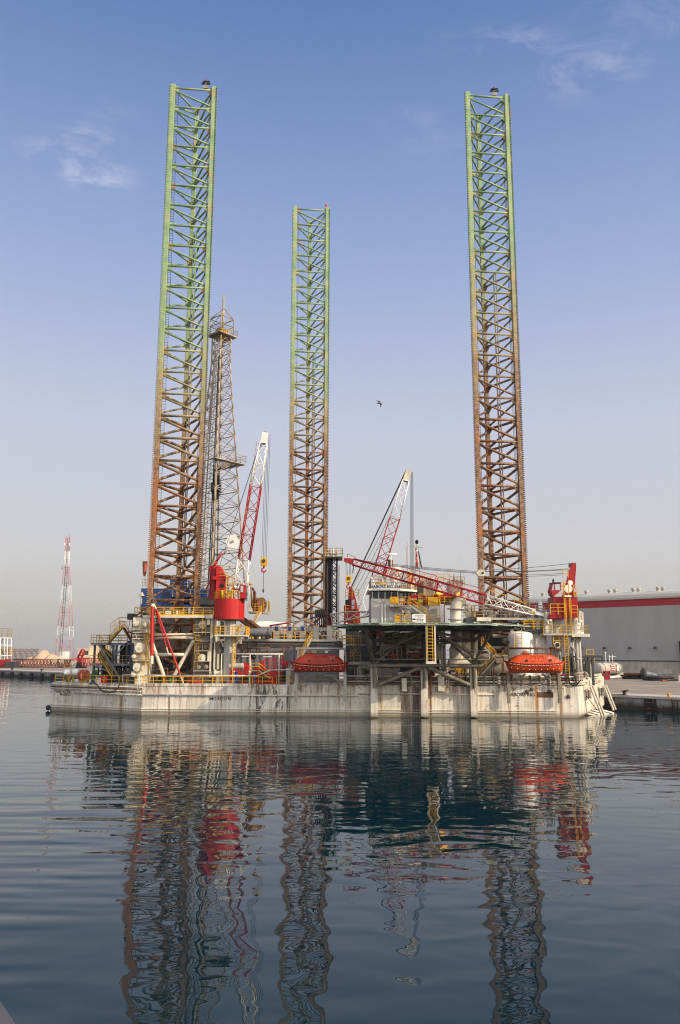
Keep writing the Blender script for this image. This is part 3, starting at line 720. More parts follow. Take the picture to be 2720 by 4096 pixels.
# raised strakes: two low rubbing bars, upper pipe
def face(t,z,off=0,seg=(hB,hC)):
    a,b=seg; d=(b-a); nn=V((d.y,-d.x,0)).normalized()
    return a+d*t+nn*off+V((0,0,z))
mb=MB()
for seg in ((hA,hB),(hB,hC)):
    for z in (.62,.92): mb.brk(); mb.beam(face(0,z,.07,seg),face(1 if seg[0]==hA else .95,z,.07,seg),.16,.06)
mb.build('rubbing_strake','rwhite',hull)
mb=MB(); mb.bar(face(.27,2.75,.16,(hA,hB)),face(1,2.75,.16,(hA,hB)),.10,8); mb.brk(); mb.bar(face(0,2.75,.16),face(.50,2.75,.16),.10,8); mb.brk(); mb.bar(face(.50,3.05,.18),face(.81,3.05,.18),.085,8); mb.brk()
for i in range(18): mb.bar(face(.28+.04*i,2.75,.0,(hA,hB)),face(.28+.04*i,2.55,.3,(hA,hB)),.06,5); mb.bar(face(.03*i,2.75,0),face(.03*i,2.6,.3),.06,5)
mb.build('side_pipe','rwhite',hull)
for k in range(3):
    mb=MB(); mb.bar(face(0,3.75-.26*k,.12+.05*k,(hA,hB)),face(1,3.75-.26*k,.12+.05*k,(hA,hB)),.07,6); mb.build('edge_pipe','rusty' if k==1 else 'rwhite',hull)
# stacked pipes along the deck edge, right of the first lifeboat
x0=P('H',345,1050,109.2).x
for k in range(4):
    for (xa,xb) in ((x0,hC.x-.3),):
        mb=MB(); z=4.35+.33*k; mb.bar(V((xa,109.3+.25*k,z)),V((xb,109.3+.25*k,z)),.10,7)
        mb.build('edge_pipe','rwhite' if k%2 else 'truss',hull)
        mb=MB(); mb.bar(V((hC.x-.3,109.3+.25*k,z)),V((hC.x+4.2*.55,109.3+.25*k+3.2,z)),.10,7); mb.bar(V((hC.x+2.0,112.5,z)),V((hD.x-.5,hD.y-1,z)),.1,7); mb.build('edge_pipe','rwhite',hull)
mb=MB()
for i in range(26): 
    x=x0+(hC.x-x0)*i/25; mb.bb(x-.06,109.25,DZ,x+.06,110.4,5.55)
mb.build('pipe_support','truss',hull)
# patches of vertical stiffener seams
mb=MB()
for t in (.0,.345,.62): mb.brk(); mb.beam(face(t,.1,.008),face(t,DZ-.15,.008),.05,.02,(0,1,0))
for t in (.53,): mb.brk(); mb.beam(face(t,.1,.008,(hA,hB)),face(t,DZ-.3,.008,(hA,hB)),.05,.02,(0,1,0))
mb.build('weld_seam','hull',hull)
# sheer plate along the deck edge (slightly uneven top)
mb=MB(); rnd=random.Random(11)
for (ta,tb,h) in ((0,.27,.14),(.27,.44,.02),(.44,.60,.22),(.62,.71,.10),(.80,.97,.0)):
    mb.beam(face(ta,DZ+h/2-.05,.03),face(tb,DZ+h/2-.05,.03),.1,h+.25)
mb.build('bulwark_plate','hull',hull)
# fairlead pockets on the bow side and small eyes
mb=MB()
for k,x,y in (('8',1272,178),('8',1055,152),('8',1080,140),('8',1172,152)):
    c=P(k,x,y,108.95); mb.lathe([(.25,-.02),(.28,.05),(.12,.12)],c,10,(0,-1,0))
mb.build('mooring_eye','dgrey',hull)
# lettering
def hulltext(s,x,z,size,mat,xs=1,seg=(hB,hC),off=.02,name='lettering'):
    a,b=seg; t=(x-a.x)/(b.x-a.x); ang=math.atan2(b.y-a.y,b.x-a.x)
    return text(s,name,hull,mat,size,face(t,z,off,seg),(math.pi/2,0,ang),.01,xs)
q=P('1',1405,998,109.8); hulltext('IMO 8752178',q.x,q.z,.56,'text',.95)
q=P('8',1052,169,109); hulltext('NABORS RIG',q.x-.7,q.z,.66,'text',1.0); 
mb=MB(); e=P('8',1055,169,109); mb.beam(face((e.x+1.35-hB.x)/(hC.x-hB.x),e.z,.006),face((e.x+3.6-hB.x)/(hC.x-hB.x),e.z,.006),.01,.72); mb.build('name_plate_patch','rusty',hull)
hulltext('656',q.x+2.35,q.z,.66,'ftext',1.0)
q=P('1',150,962,117); hulltext('MAJURO',q.x,q.z,.6,'ftext',1,(hA,hB)); q=P('1',120,938,117.5); hulltext('NABORS RIG',q.x+.3,q.z,.6,'ftext',1,(hA,hB))
for i,s in enumerate(('13','12','11','10','9','8','7','6','5')):
    q=P('8',1013,185+i*14.5,109); hulltext(s,q.x,q.z,.24,'text',name='draft_number')
mb=MB()
for i in range(9):
    q=P('1',990,990+i*16,109.8); t=(q.x-hB.x)/(hC.x-hB.x); mb.beam(face(t,q.z-.12,.015),face(t,q.z+.12,.015),.16,.03,(0,1,0))
mb.build('draft_mark','rusty',hull)
# deck edge guardrails
def dk(x,y,k='1',Y=None): 
    p=P(k,x,y,Y); return V((p.x,Y,DZ))
sA=lambda t,o=-.25:face(t,DZ,o,(hA,hB))
sB=lambda t,o=-.25:face(t,DZ,o)
mb=MB(); rail(mb,[sA(.02),sA(.12)],1.0,.055,1.3,2); mb.bar(sA(.125),sA(.125)+V((0,0,2.6)),.07,6); mb.bar(sA(.20),sA(.20)+V((0,0,2.6)),.07,6); mb.bar(sA(.125)+V((0,0,2.5)),sA(.20)+V((0,0,2.5)),.05,6)
rail(mb,[sA(.33),sA(.985)],1.1,.05,1.5,2); mb.build('guardrail','yellow',hull)
mb=MB(); rail(mb,[sB(.0),sB(.30)],1.1,.05,1.4,2); mb.build('guardrail','yellow',hull)
mb=MB(); rail(mb,[sB(.31),sB(.50)],1.25,.045,1.9,3); mb.build('guardrail','ydirty',hull)
mb=MB(); c=hC+V((.6,1.2,DZ)); rail(mb,[c,hD+V((-.6,-1.3,DZ))],1.4,.05,1.2,3); mb.build('guardrail','rwhite',hull)
# white service pipe along the rail with its little bridge
z1=DZ+1.25; f_=lambda t,z,o=-.5:face(t,z,o)
mb=MB(); mb.path([face(.76,DZ+.2,-.5,(hA,hB)),face(.76,z1,-.5,(hA,hB)),face(.99,z1,-.5,(hA,hB)),f_(.05,z1),f_(.265,z1),f_(.295,z1+.8),f_(.39,z1+.8),f_(.42,z1+.05),f_(.60,z1)],.085,7); mb.build('service_pipe','rwhite',hull)
mb=MB()
for i in range(4): x=-27.6+.22*i; mb.bar(V((x,110.6,2.9)),V((x,110.6,DZ+1.5-.2*i)),.06,6)
mb.build('pipe_riser','rwhite',hull)
# black hose drooping over the side
pts=[face(.55,DZ+.1,.1,(hA,hB))]
for u,z in ((.45,4.05),(.5,4.2),(.54,3.9),(.57,3.3),(.62,3.0),(.68,2.95),(.73,3.2),(.765,3.7),(.78,4.4),(.79,5.0)): pts.append(face(u,z,.3,(hA,hB)))
mb=MB(); mb.path(pts[1:],.075,7); mb.build('black_hose','rubber',hull)
MB().lathe([(.3,-.2),(.42,0),(.3,.25)],hA+V((-.2,-.2,.45)),10,(-.6,-.6,0)).build('tow_bracket','black',hull)
# bow fittings: white fairlead brackets
for t in (.25,.78):
    c=hC.lerp(hD,t)+V((.1,-.1,DZ+.35)); mb=MB(); mb.prism([c+V((-.5,-.5,-.9)),c+V((.5,-.2,-.9)),c+V((.6,-.2,.6)),c+V((0,-.4,.95)),c+V((-.5,-.5,.5))],V((.3,.6,0))); mb.lathe([(.16,-.05),(.16,.1)],c+V((.1,-.55,.1)),10,(0,-1,0)); mb.build('fairlead_bracket','rwhite',hull)
    mb=MB(); q=c+V((.5,.3,-1)); mb.bb(q.x-.1,q.y-.4,q.z-1.1,q.x+.18,q.y+.5,q.z); mb.build('pocket_plate','lgrey',hull)
# anchor racks: slanting tube pairs from the bow side into the water
def rack(k,x0,y0,x1,y1,Y0,Y1,label):
    a=P(k,x0,y0,Y0); b=P(k,x1,y1,Y1); r_=T('anchor_rack',label,'anchor rack',b)
    for o in (V((0,0,0)),V((.42,.25,.1))):
        mb=MB(); mb.bar(a+o,b+o,.15,9); mb.build('rack_tube','rwhite',r_)
    mb=MB()
    for t in (.3,.6,.9): c=a.lerp(b,t); mb.bar(c,c+V((.42,.25,.1)),.1,6)
    mb.build('rack_tie','rusty',r_)
    mb=MB(); c=b+V((.2,.1,.0)); d=(b-a).normalized()
    mb.bar(a+V((-.6,.2,-1.2)),b-d*.9+V((-.3,.2,0)),.05,5); mb.build('rack_stay','rope',r_)
rack('6',690,1095,805,1385,111.5,112.2,'slanting pair of white tubes running from hull corner into the water, nearer the lifeboat')
rack('6',820,1085,915,1325,119.5,120.5,'slanting pair of white tubes running into the water right beside the quay')
mb=MB()
for i in range(4):
    a=P('6',625+i*38,1352-i*14,113+i*1.1); mb.bar(a,a+V((3.1,1.6,-.75)),.16,7)
mb.build('fender_boom_tube','rwhite',label='cluster of pale tubes poking out low at the bow waterline',cat='fender tubes')
# ------------------------------------------------------------------ legs
def leg(fx,fy,Y,yaw,s,nb,mat,label,zlow=2.0,pipes=True):
    top=P('S',fx,fy,Y); ZT_=top.z; bay=3.52
    c=V((top.x,Y,0)); ex=V((math.cos(yaw),math.sin(yaw),0)); ey=V((-ex.y,ex.x,0))
    c0=c+ey*(s*.866/3); L_=T('jack_up_leg',label,'rig leg',c0)
    ch=[c-ex*s/2,c+ex*s/2,c+ey*s*.866]
    for p in ch:
        out=(p-c0).normalized(); tan=V((-out.y,out.x,0))
        mb=MB()
        # chord: faceted tube closed by the rack plate
        prof=[]
        for cx_,cy_ in ((-.34,-.24),(-.28,-.32),(.28,-.32),(.34,-.24),(.34,.24),(.28,.32),(-.28,.32),(-.34,.24)): prof.append(p+ex*cx_+ey*cy_)
        mb.prism([q+V((0,0,zlow)) for q in prof],V((0,0,ZT_+.35-zlow)))
        ch_mb=mb
        # rack: thick plate cut into teeth
        rk=MB(); pitch=.30; n=int((ZT_+.3-zlow)/pitch); th=.11; vs=[];fs=[]
        for i in range(n):
            z=zlow+i*pitch
            for (r_,dz) in ((.26,0),(.26,.02),(.68,.11),(.68,.19),):
                vs.append(p+out*r_-tan*th+V((0,0,z+dz))); vs.append(p+out*r_+tan*th+V((0,0,z+dz)))
        m_=len(vs)//2
        for i in range(m_-1): fs.append((2*i,2*i+1,2*i+3,2*i+2))
        o=len(vs); vs2=[]
        for i in range(n):
            z=zlow+i*pitch; b0=p+out*.15
            q=[b0-tan*th,b0+tan*th]
            vs2+= [q[0]+V((0,0,z)),q[1]+V((0,0,z)),q[0]+V((0,0,z+pitch)),q[1]+V((0,0,z+pitch))]
            k=8*i; w_=o+4*i
            for sd in (0,1): fs.append((w_+sd,k+sd,k+2+sd,k+4+sd,k+6+sd,w_+2+sd))
        rk.add(vs+vs2,fs)
        # gusset plates at each node
        grn=random.Random(int(p.x*7+p.y)); rgs=MB(); gs=ch_mb; others=[x for x in ch if x is not p]
        for b_ in range(nb):
            z=ZT_-.25-b_*bay
            if z<zlow: break
            for q in others:
                d=(q-p).normalized(); w2=V((-d.y,d.x,0))*.05; e0=p+d*.2
                g_=gs if (z<40 or grn.random()>.2) else rgs
                g_.brk() if g_ is rgs else 0
                g_.prism([e0+V((0,0,z+.62))-w2,e0+d*.36+V((0,0,z+.34))-w2,e0+d*.86+V((0,0,z+.12))-w2,e0+d*.86+V((0,0,z-.2))-w2,e0+d*.5+V((0,0,z-.62))-w2,e0+V((0,0,z-1.05))-w2],w2*2)
        cd_=ch_mb.build('leg_chord',mat,L_); (rgs.build('gusset_plate','primer',cd_) if rgs.f else 0); rk.build('toothed_rack',mat,cd_)
    bz=lambda b_:ZT_-.25-b_*bay
    for (i,j,up) in ((0,1,1),(1,2,1),(2,0,1)):
        a=ch[i];b=ch[j]; first=None; fd=None
        d=(b-a).normalized()
        for k in range(nb):
            z=bz(k)
            if z<zlow: break
            thick=.16 if z>45 else .205
            if first is None or abs(z-45)<bay/2:
                first=MB().bar(a+V((0,0,z))+d*.3,b+V((0,0,z))-d*.3,thick,8).build('horizontal_brace',mat,L_); z_f=z
                if z-bay>zlow-2: fd=MB().bar(a+V((0,0,z-.55))+d*.35,b+V((0,0,z-bay+.5))-d*.35,thick,8).build('diagonal_brace',mat,L_)
            else:
                for o in (first,fd):
                    c_=o.copy(); col.objects.link(c_); c_.parent=L_; c_.location=V((0,0,z-z_f))
    rn=random.Random(int(fx)); mb=MB()
    a=ch[0]+ (ch[2]-ch[0])*.16
    ladder(mb,V((a.x,a.y,zlow)),V((a.x,a.y,ZT_-.5)),(1,0,0),.5,.035,.42); mb.build('leg_ladder','dgrey',L_)
    mb=MB(); a=ch[1]+(ch[2]-ch[1])*.13; ladder(mb,V((a.x,a.y,zlow)),V((a.x,a.y,ZT_-.5)),(.7,.7,0),.4,.03,.42); mb.build('leg_ladder','dgrey',L_)
    if pipes:
        for t,dx in ((.62,.1),(.7,.3),(.66,.62)):
            mb=MB(); a=c+ex*(t-.5)*s*.9+ey*(1.8+dx); mb.bar(V((a.x,a.y,zlow)),V((a.x,a.y,pipes)),.085,7)
            mb.build('caisson_pipe',mat,L_)
    return L_,ch,ZT_,ex,ey
l1=leg(775,352,117.0,R(5),6.63,30,'leg1','tall lattice leg at the left, green fading to brown rust, beside the drilling derrick',2.0,76)
l2=leg(1245.4,835,153.4,R(5),6.72,29,'leg2','lattice leg standing farthest back between the two tall cranes',2.0,70)
l3=leg(1947,382,118.7,R(5),6.58,30,'leg3','tall lattice leg at the right behind the lowered red and white boom',2.0,70)
def legtop(l,t,back=0): 
    L_,ch,Z,ex,ey=l; return ch[0].lerp(ch[1],t)+ey*back+V((0,0,Z))
for l_,t,lab in ((l1,.80,'grey solar beacon on a box atop the left leg'),(l3,.70,'grey solar beacon on a box atop the right leg')):
    p=legtop(l_,t)+V((0,0,-.05)); k_=.58; b_=T('aviation_beacon',lab,'beacon',p,'beacons on the leg tops')
    MB().bb(p.x-.62*k_,p.y-.4*k_,p.z,p.x+.62*k_,p.y+.4*k_,p.z+.95*k_).build('battery_box','tan',b_)
    MB().bar(p+V((0,0,.9))*k_,p+V((0,0,2.7))*k_,.07,6).bb(p.x-.2,p.y-.15,p.z+.95*k_,p.x+.2,p.y+.15,p.z+1.4*k_).build('lamp_post','dgrey',b_)
    mb=MB()
    for zx,xx in ((1.65,-.75),(1.6,.8),(2.25,-.5),(2.3,.6)): mb.beam(p+V((xx-.5,0,zx))*k_,p+V((xx+.45,-.1,zx+.1))*k_,.35,.07)
    mb.build('solar_panel','dgrey',b_); MB().lathe([(.12,2.6*k_),(.15,2.9*k_),(.06,3.15*k_)],p,8).build('lamp','cred',b_)
p=legtop(l2,.98)+V((0,0,.3)); b_=T('aviation_beacon','tiny beacon atop the farthest middle leg','beacon',p,'beacons on the leg tops')
MB().lathe([(.2,0),(.2,.45),(.3,.5),(.3,.8),(.1,1.0)],p,10).build('lamp','pink',b_)
# ------------------------------------------------------------------ jack houses
JZ=P('J',860,432,112.8).z
def pos(p): return V((p.x,p.y,DZ))
def gear(par,k,x,y,r,Y,mat='cream',oval=1.0):
    # one jacking gear case: housing block and a round motor cover
    c=P(k,x,y,Y); u=(P(k,x+r,y,Y)-c).length
    mb=MB(); mb.lathe([(u*1.12,0),(u*1.12,.28),(u*.98,.36),(u*.98,.6),(u*.88,.68),(u*.3,.7),(u*.25,.78)],c,22,(.12,-1,0))
    for i in range(10): t=2*math.pi*i/10; mb.bar(c+V((math.cos(t)*u*1.0,-.3,math.sin(t)*u*1.0)),c+V((math.cos(t)*u*1.0,-.44,math.sin(t)*u*1.0)),.05,5)
    return mb.build('gear_motor_cover',mat,par)
jh=T('jacking_frame','cream jacking frame with round gear covers round the foot of the left leg','jacking frame',pos(P('J',800,1300,114)))
MB().rect('J',340,415,1280,452,112.2,2.2).build('top_platform','cream',jh)
MB().rect('J',340,418,500,440,114.42,8).build('top_platform','dgrey',jh)
MB().rect('J',1120,418,1275,440,114.42,8).build('top_platform','dgrey',jh)
MB().rect('J',1280,412,1392,462,112.1,10.4).build('platform_end','cream',jh)
a=P('J',212,415,112.6);b=P('J',345,418,112.6); MB().bb(a.x,112.6,JZ-.25,b.x,120,JZ).build('side_platform','dgrey',jh)
mb=MB(); z=P('J',860,415,112.2).z
xL=P('J',500,415,112.2).x; xR=P('J',1390,415,112.2).x
rail(mb,[V((xL,112.3,z)),V((xR,112.3,z))],1.12,.05,1.45,3,True); rail(mb,[V((xR,112.3,z)),V((xR,122,z)),V((xL-2,122,z))],1.12,.045,1.5,2); mb.build('guardrail','yellow',jh)
mb=MB(); rail(mb,[V((a.x,112.8,z)),V((xL-.6,112.8,z))],1.12,.045,1.0,3); rail(mb,[V((a.x,112.8,z)),V((a.x,119.5,z))],1.1,.045,1.5,2); mb.build('guardrail','ydirty',jh)
# left gear column
zt=P('J',250,450,113).z
a=P('J',190,900,113);b=P('J',432,900,113)
MB().bb(a.x+.45,113,DZ,b.x-.1,117.2,zt).build('gear_column','cream',jh)
c0=P('J',150,900,113); MB().bb(c0.x,113.3,DZ,a.x+.43,116.8,zt-.05).build('column_flange','dgrey',jh)
c=P('J',160,425,113); MB().bb(c.x-.5,113,c.z-.5,c.x+.45,114.6,c.z+.35).build('junction_box','black',jh)
MB().rect('J',190,448,318,640,112.55,.45).build('gear_case','cream',jh)
MB().rect('J',320,455,440,668,112.4,.6).build('gear_case','cream',jh)
MB().rect('J',178,690,300,830,112.6,.4).build('gear_case','cream',jh)
MB().rect('J',208,818,340,985,112.5,.5).build('gear_case','cream',jh)
MB().rect('J',180,1010,330,1085,112.45,.55).build('gear_case','cream',jh)
MB().rect('J',195,1128,330,1240,112.5,.5).build('gear_case','cream',jh)
MB().rect('J',165,1250,300,1330,112.5,.5).build('gear_case','cream',jh)
gear(jh,'J',240,540,42,112.5);gear(jh,'J',380,560,32,112.3);gear(jh,'J',300,905,75,112.4);gear(jh,'J',262,1195,62,112.4);gear(jh,'J',215,1030,30,112.4); gear(jh,'J',205,1300,32,112.4)
mb=MB()
for y in (668,1095,760): mb.brk(); mb.rect('J',190,y-6,445,y+6,112.0,1.1)
mb.build('catwalk','cream',jh)
mb=MB(); 
for y0,x0_,x1_ in ((668,330,440),(1095,235,320),(840,370,430),(1190,310,440)):
    p=P('J',x0_,y0,112.0);q=P('J',x1_,y0,112.0); q.z=p.z; rail(mb,[p,q],1.05,.035,.7,2)
p=P('J',425,1085,111.9);q=P('J',425,500,111.9); ladder(mb,p,V((p.x,p.y,q.z)),(1,0,0),.5,.045,.33); ladder(mb,p+V((-.55,0,0)),V((p.x-.55,p.y,P('J',400,680,111.9).z)),(1,0,0),.45,.04,.33)
mb.build('access_ladder','yellow',jh)
mb=MB(); 
for x,y0,y1 in ((345,500,660),(365,690,830),(380,830,1010),(330,850,860)): mb.bar(P('J',x,y0,112),P('J',x,y1,112),.06,6)
mb.path([P('J',230,690,112.1),P('J',250,760,112.1),P('J',300,790,112.1),P('J',340,860,112.1)],.06,6); mb.build('hydraulic_pipe','lgrey',jh)
# right gear column
a=P('J',1095,900,112.8);b=P('J',1345,900,112.8);c=P('J',1408,900,112.8)
MB().bb(a.x,113.3,DZ,b.x,117.6,zt).build('gear_column','truss',jh)
MB().bb(b.x,112.7,DZ+.9,c.x-.35,117.6,zt).build('column_flange','cream',jh)
MB().rect('J',1398,810,1415,1225,112.5,4).build('flange_stiffener','cream',jh)
MB().rect('J',1300,455,1345,560,112.5,.8).build('gear_case','cream',jh); MB().rect('J',1305,955,1345,1095,112.4,.8).build('gear_case','cream',jh)
gear(jh,'J',1238,560,58,113.2,'cream');gear(jh,'J',1225,1055,62,113.2,'cream');gear(jh,'J',1185,890,28,113.2,'truss');gear(jh,'J',1285,890,28,113.2,'truss');gear(jh,'J',1180,1190,32,113.2,'truss');gear(jh,'J',1290,1185,32,113.2,'truss')
mb=MB()
for x0_,x1_,y in ((1100,1360,672),(1120,1330,800),(1130,1330,945),(1110,1340,1100),(1090,1340,1245)): mb.brk(); mb.rect('J',x0_,y-5,x1_,y+6,112.2,1.1)
mb.build('catwalk','lgrey',jh)
mb=MB()
for x0_,x1_,y in ((1100,1345,668),(1130,1330,943)):
    p=P('J',x0_,y,112.25);q=P('J',x1_,y,112.25);q.z=p.z; rail(mb,[p,q],1.05,.035,1.0,2)
p=P('J',1130,1220,112.2);q=P('J',1130,690,112.2); ladder(mb,p,V((p.x,p.y,q.z)),(1,0,0),.5,.04,.33)
p=P('J',1250,700,112.2);q=P('J',1250,455,112.2); ladder(mb,p,V((p.x,p.y,q.z)),(1,0,0),.5,.05,.33)
for y in (720,990): mb.path([P('J',1130,y,112.1),P('J',1195,y,112.1),P('J',1195,y+75,112.1),P('J',1130,y+75,112.1),P('J',1130,y,112.1)],.06,5)
mb.build('access_ladder','ydirty',jh)
# bracing between the columns
mb=MB(); mb.bar(P('J',470,800,113),P('J',660,1335,113),.26,10); mb.build('vee_brace','cream',jh)
mb=MB(); mb.bar(P('J',1100,790,113),P('J',800,1330,113),.26,10); mb.build('vee_brace','cream',jh)
mb=MB(); mb.bar(P('J',570,1002,113),P('J',960,1002,113),.25,8); mb.build('cross_tie','cream',jh)
mb=MB()
for y in (712,752): mb.bar(P('J',440,y,113),P('J',1100,y-6,113),.24,8); 
mb.build('cross_tie','cream',jh)
mb=MB(); mb.bar(P('J',100,665,112.4),P('J',445,672,112.4),.09,6); mb.bar(P('J',440,738,112.3),P('J',1110,705,112.3),.09,6); mb.bar(P('J',170,740,112.3),P('J',460,738,112.3),.09,6); mb.build('brown_pipe','rusty',jh)
# back wall of the leg well: dark gear column behind
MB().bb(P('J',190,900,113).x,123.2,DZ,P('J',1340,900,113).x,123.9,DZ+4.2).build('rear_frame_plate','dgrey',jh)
# red resting tripod
tp=T('red_tripod','tall red and white pipe tripod leaning before the left jacking frame','tripod',pos(P('J',800,1400,111.6)))
top=P('J',490,225,111.7)
def tri(pts,mats,r):
    for (a,b),m in zip(zip(pts,pts[1:]),mats): mb=MB(); mb.bar(a,b,r,9); mb.build('tripod_pipe',m,tp)
tri([top,P('J',482,285,111.6),P('J',474,1020,111.2),P('J',472,1140,111.1)],['rwhite','red','rwhite'],.24)
tri([top,P('J',540,320,111.6),P('J',910,1335,111.1),P('J',945,1440,111.0)],['rwhite','red','rwhite'],.13)
tri([top,P('J',535,330,112.1),P('J',692,890,112.4),P('J',725,1002,112.6)],['rwhite','red','cream'],.11)
MB().lathe([(.2,-.3),(.28,-.1),(.28,.25),(.14,.5)],top,10).build('tripod_head','dgrey',tp)
mb=MB(); mb.bar(top,P('J',225,440,113),.11,6); mb.build('tripod_stay','rusty',tp)
# ------------------------------------------------------------------ aft stair tower (left end)
st=T('stair_tower','grey steel stair tower with yellow stairs at the left end of the deck','stair tower',V((P('1',520,800,118.5).x,120,DZ)))
def q1(x,y,Y=118.2): return P('1',x,y,Y)
mb=MB()
zA=q1(500,545).z; zB=q1(500,712).z; xl=q1(368,600).x; xr=q1(690,600).x
for z in (zA,zB): mb.bb(xl,118,z-.3,xr,123.5,z)
mb.build('stair_platform','grey',st)
mb=MB()
for x in (400,550,575,660):
    for Y in (118.2,123): p=q1(x,600); mb.bb(p.x-.14,Y-.14,DZ,p.x+.14,Y+.14,zA-.28)
mb.build('tower_post','dgrey',st)
mb=MB(); mb.beam(q1(425,545,118),q1(600,830,118),.3,.3); mb.beam(q1(660,545,118.1),q1(575,640,118.1),.2,.2); mb.beam(q1(520,545,118.1),q1(575,640,118.1),.2,.2); mb.beam(q1(400,720,118.1),q1(550,800,118.1),.18,.18); mb.build('tower_brace','grey',st)
mb=MB(); rail(mb,[V((xl,118.05,zA)),V((xr-.5,118.05,zA))],1.15,.045,1.4,3); rail(mb,[V((xl,118.05,zA)),V((xl,123.4,zA))],1.15,.045,1.4,3); rail(mb,[V((xl,123.4,zA)),V((xr,123.4,zA))],1.15,.045,1.4,3); mb.build('guardrail','ydirty',st)
mb=MB(); rail(mb,[V((xl,118.05,zB)),V((xl+1.6,118.05,zB))],1.15,.045,.9,3); rail(mb,[q1(560,712),V((xr,118.05,zB))],1.15,.045,1.4,2); rail(mb,[V((xl,123.4,zB)),V((xr,123.4,zB))],1.1,.045,1.4,2); mb.build('guardrail','ydirty',st)
stair(st,q1(505,545,117.6),q1(610,425,117.6),(0,.9,0),'ydirty','ydirty')
stair(st,q1(690,530,117.6),q1(625,425,117.6),(0,.9,0),'rusty','ydirty')
mb=MB(); mb.path([q1(595,420,118.4),q1(610,418,118.4),q1(640,425,118.4)],.14,6); rail(mb,[q1(525,455,118.6),q1(600,405,118.6),q1(680,410,118.6)],1.2,.045,1.0,2); mb.build('stair_head_rail','ydirty',st)
stair(st,q1(540,825,117.3),q1(435,655,117.3),(0,.9,0),'ydirty','ydirty')
stair(st,q1(560,690,118.9),q1(440,560,118.9),(0,.9,0),'ydirty','ydirty')
MB().rect('1',655,530,690,690,119,3).build('blue_panel','blue',st)
mb=MB(); mb.path([q1(480,820,121),q1(480,640,121),q1(500,620,121),q1(520,640,121),q1(520,800,121)],.28,8); mb.build('vent_duct','dgrey',st)
MB().rect('1',600,570,655,700,121.5,2).build('switch_box','black',st)
mb=MB(); mb.lathe([(.9,0),(.9,1.6)],q1(470,650,121),16,(0,1,0)); mb.build('fan_housing','black',st)
mb=MB()
for i in range(7): x=430+i*36; mb.bar(q1(x,810,121.5),q1(x,725+8*(i%3),121.5),.12,6)
for y in (740,770): mb.bar(q1(400,y,121),q1(690,y+6,121),.1,6)
mb.build('pipework','dgrey',st)
# blue power house
bh=T('blue_container','blue louvred engine house with railed roof behind the left leg','engine house',P('J',700,290,130))
MB().rect('J',310,15,1105,292,129,6).build('container_body','blue',bh)
MB().rect('J',1105,15,1345,292,129.5,6).build('container_annex','blue',bh)
for (x0_,y0_,x1_,y1_) in ((642,70,760,165),(642,215,755,262)):
    f=MB().rect('J',x0_-6,y0_-5,x1_+6,y1_+5,128.93,.1).build('louvre_frame','blue',bh); mb=MB()
    n_=int((y1_-y0_)/13)
    for i in range(n_): mb.rect('J',x0_,y0_+i*13+3,x1_,y0_+i*13+8,128.86,.06)
    mb.build('louvre_blades','dgrey',f)
mb=MB(); a=P('J',330,15,129);b=P('J',1340,15,129); b.z=a.z; rail(mb,[a+V((0,.2,0)),b+V((0,.2,0))],1.5,.05,1.8,3); mb.build('roof_rail','tan',bh)
mb=MB(); p=P('J',318,250,128.7); mb.bar(p,p+V((0,0,1.6)),.12,6); mb.lathe([(.3,1.5),(.5,1.3),(.1,2)],p,8); mb.build('flood_lamp','lgrey',bh)
MB().bb(P('J',300,300,128).x,128,DZ,P('J',1340,300,128).x,136,P('J',800,292,129).z-.02).build('support_structure','dgrey',bh)
# ------------------------------------------------------------------ derrick
dY=136; dt=P('S',887,1345,dY); dX=dt.x
dz0=P('S',900,2400,dY).z; dzc=dt.z; dzm=P('S',900,1842,dY-3).z
dr=T('drilling_derrick','tall rusty lattice drilling derrick with crown platform behind the left leg','derrick',V((dX,dY,dz0)))
yaw=R(4)
def dc(z,k):
    t=(z-dz0)/(dzc-dz0)
    hd=5.5+(1.65-5.5)*min(1,t/.88) if t<.88 else 1.65
    a=yaw+math.pi/2*k; return V((dX+math.cos(a)*hd,dY+math.sin(a)*hd,z))
zs=[dz0]; 
nseg=20
hts=[]
zz=dz0; H=dzc-dz0
for i in range(nseg): zs.append(dz0+H*(1-(1-(i+1)/nseg)**1.18))
for k in range(4):
    mb=MB(); 
    for a,b in zip(zs,zs[1:]): mb.bar(dc(a,k),dc(b,k),.15 if k!=3 else .17,8)
    mb.build('derrick_leg','tan',dr)
for k in range(4):
    mb=MB(); k2=(k+1)%4
    for i,(a,b) in enumerate(zip(zs,zs[1:])):
        if a<dz0+6 and k==3: mb.bar(dc(a,k),dc(b,k).lerp(dc(b,k2),.5),.1,5);mb.bar(dc(a,k2),dc(b,k).lerp(dc(b,k2),.5),.1,5)
        else: mb.bar(dc(a,k),dc(b,k2),.058,5); mb.bar(dc(a,k2),dc(b,k),.058,5)
        mb.bar(dc(b,k),dc(b,k2),.085,5)
    mb.build('lattice_face','tan',dr)
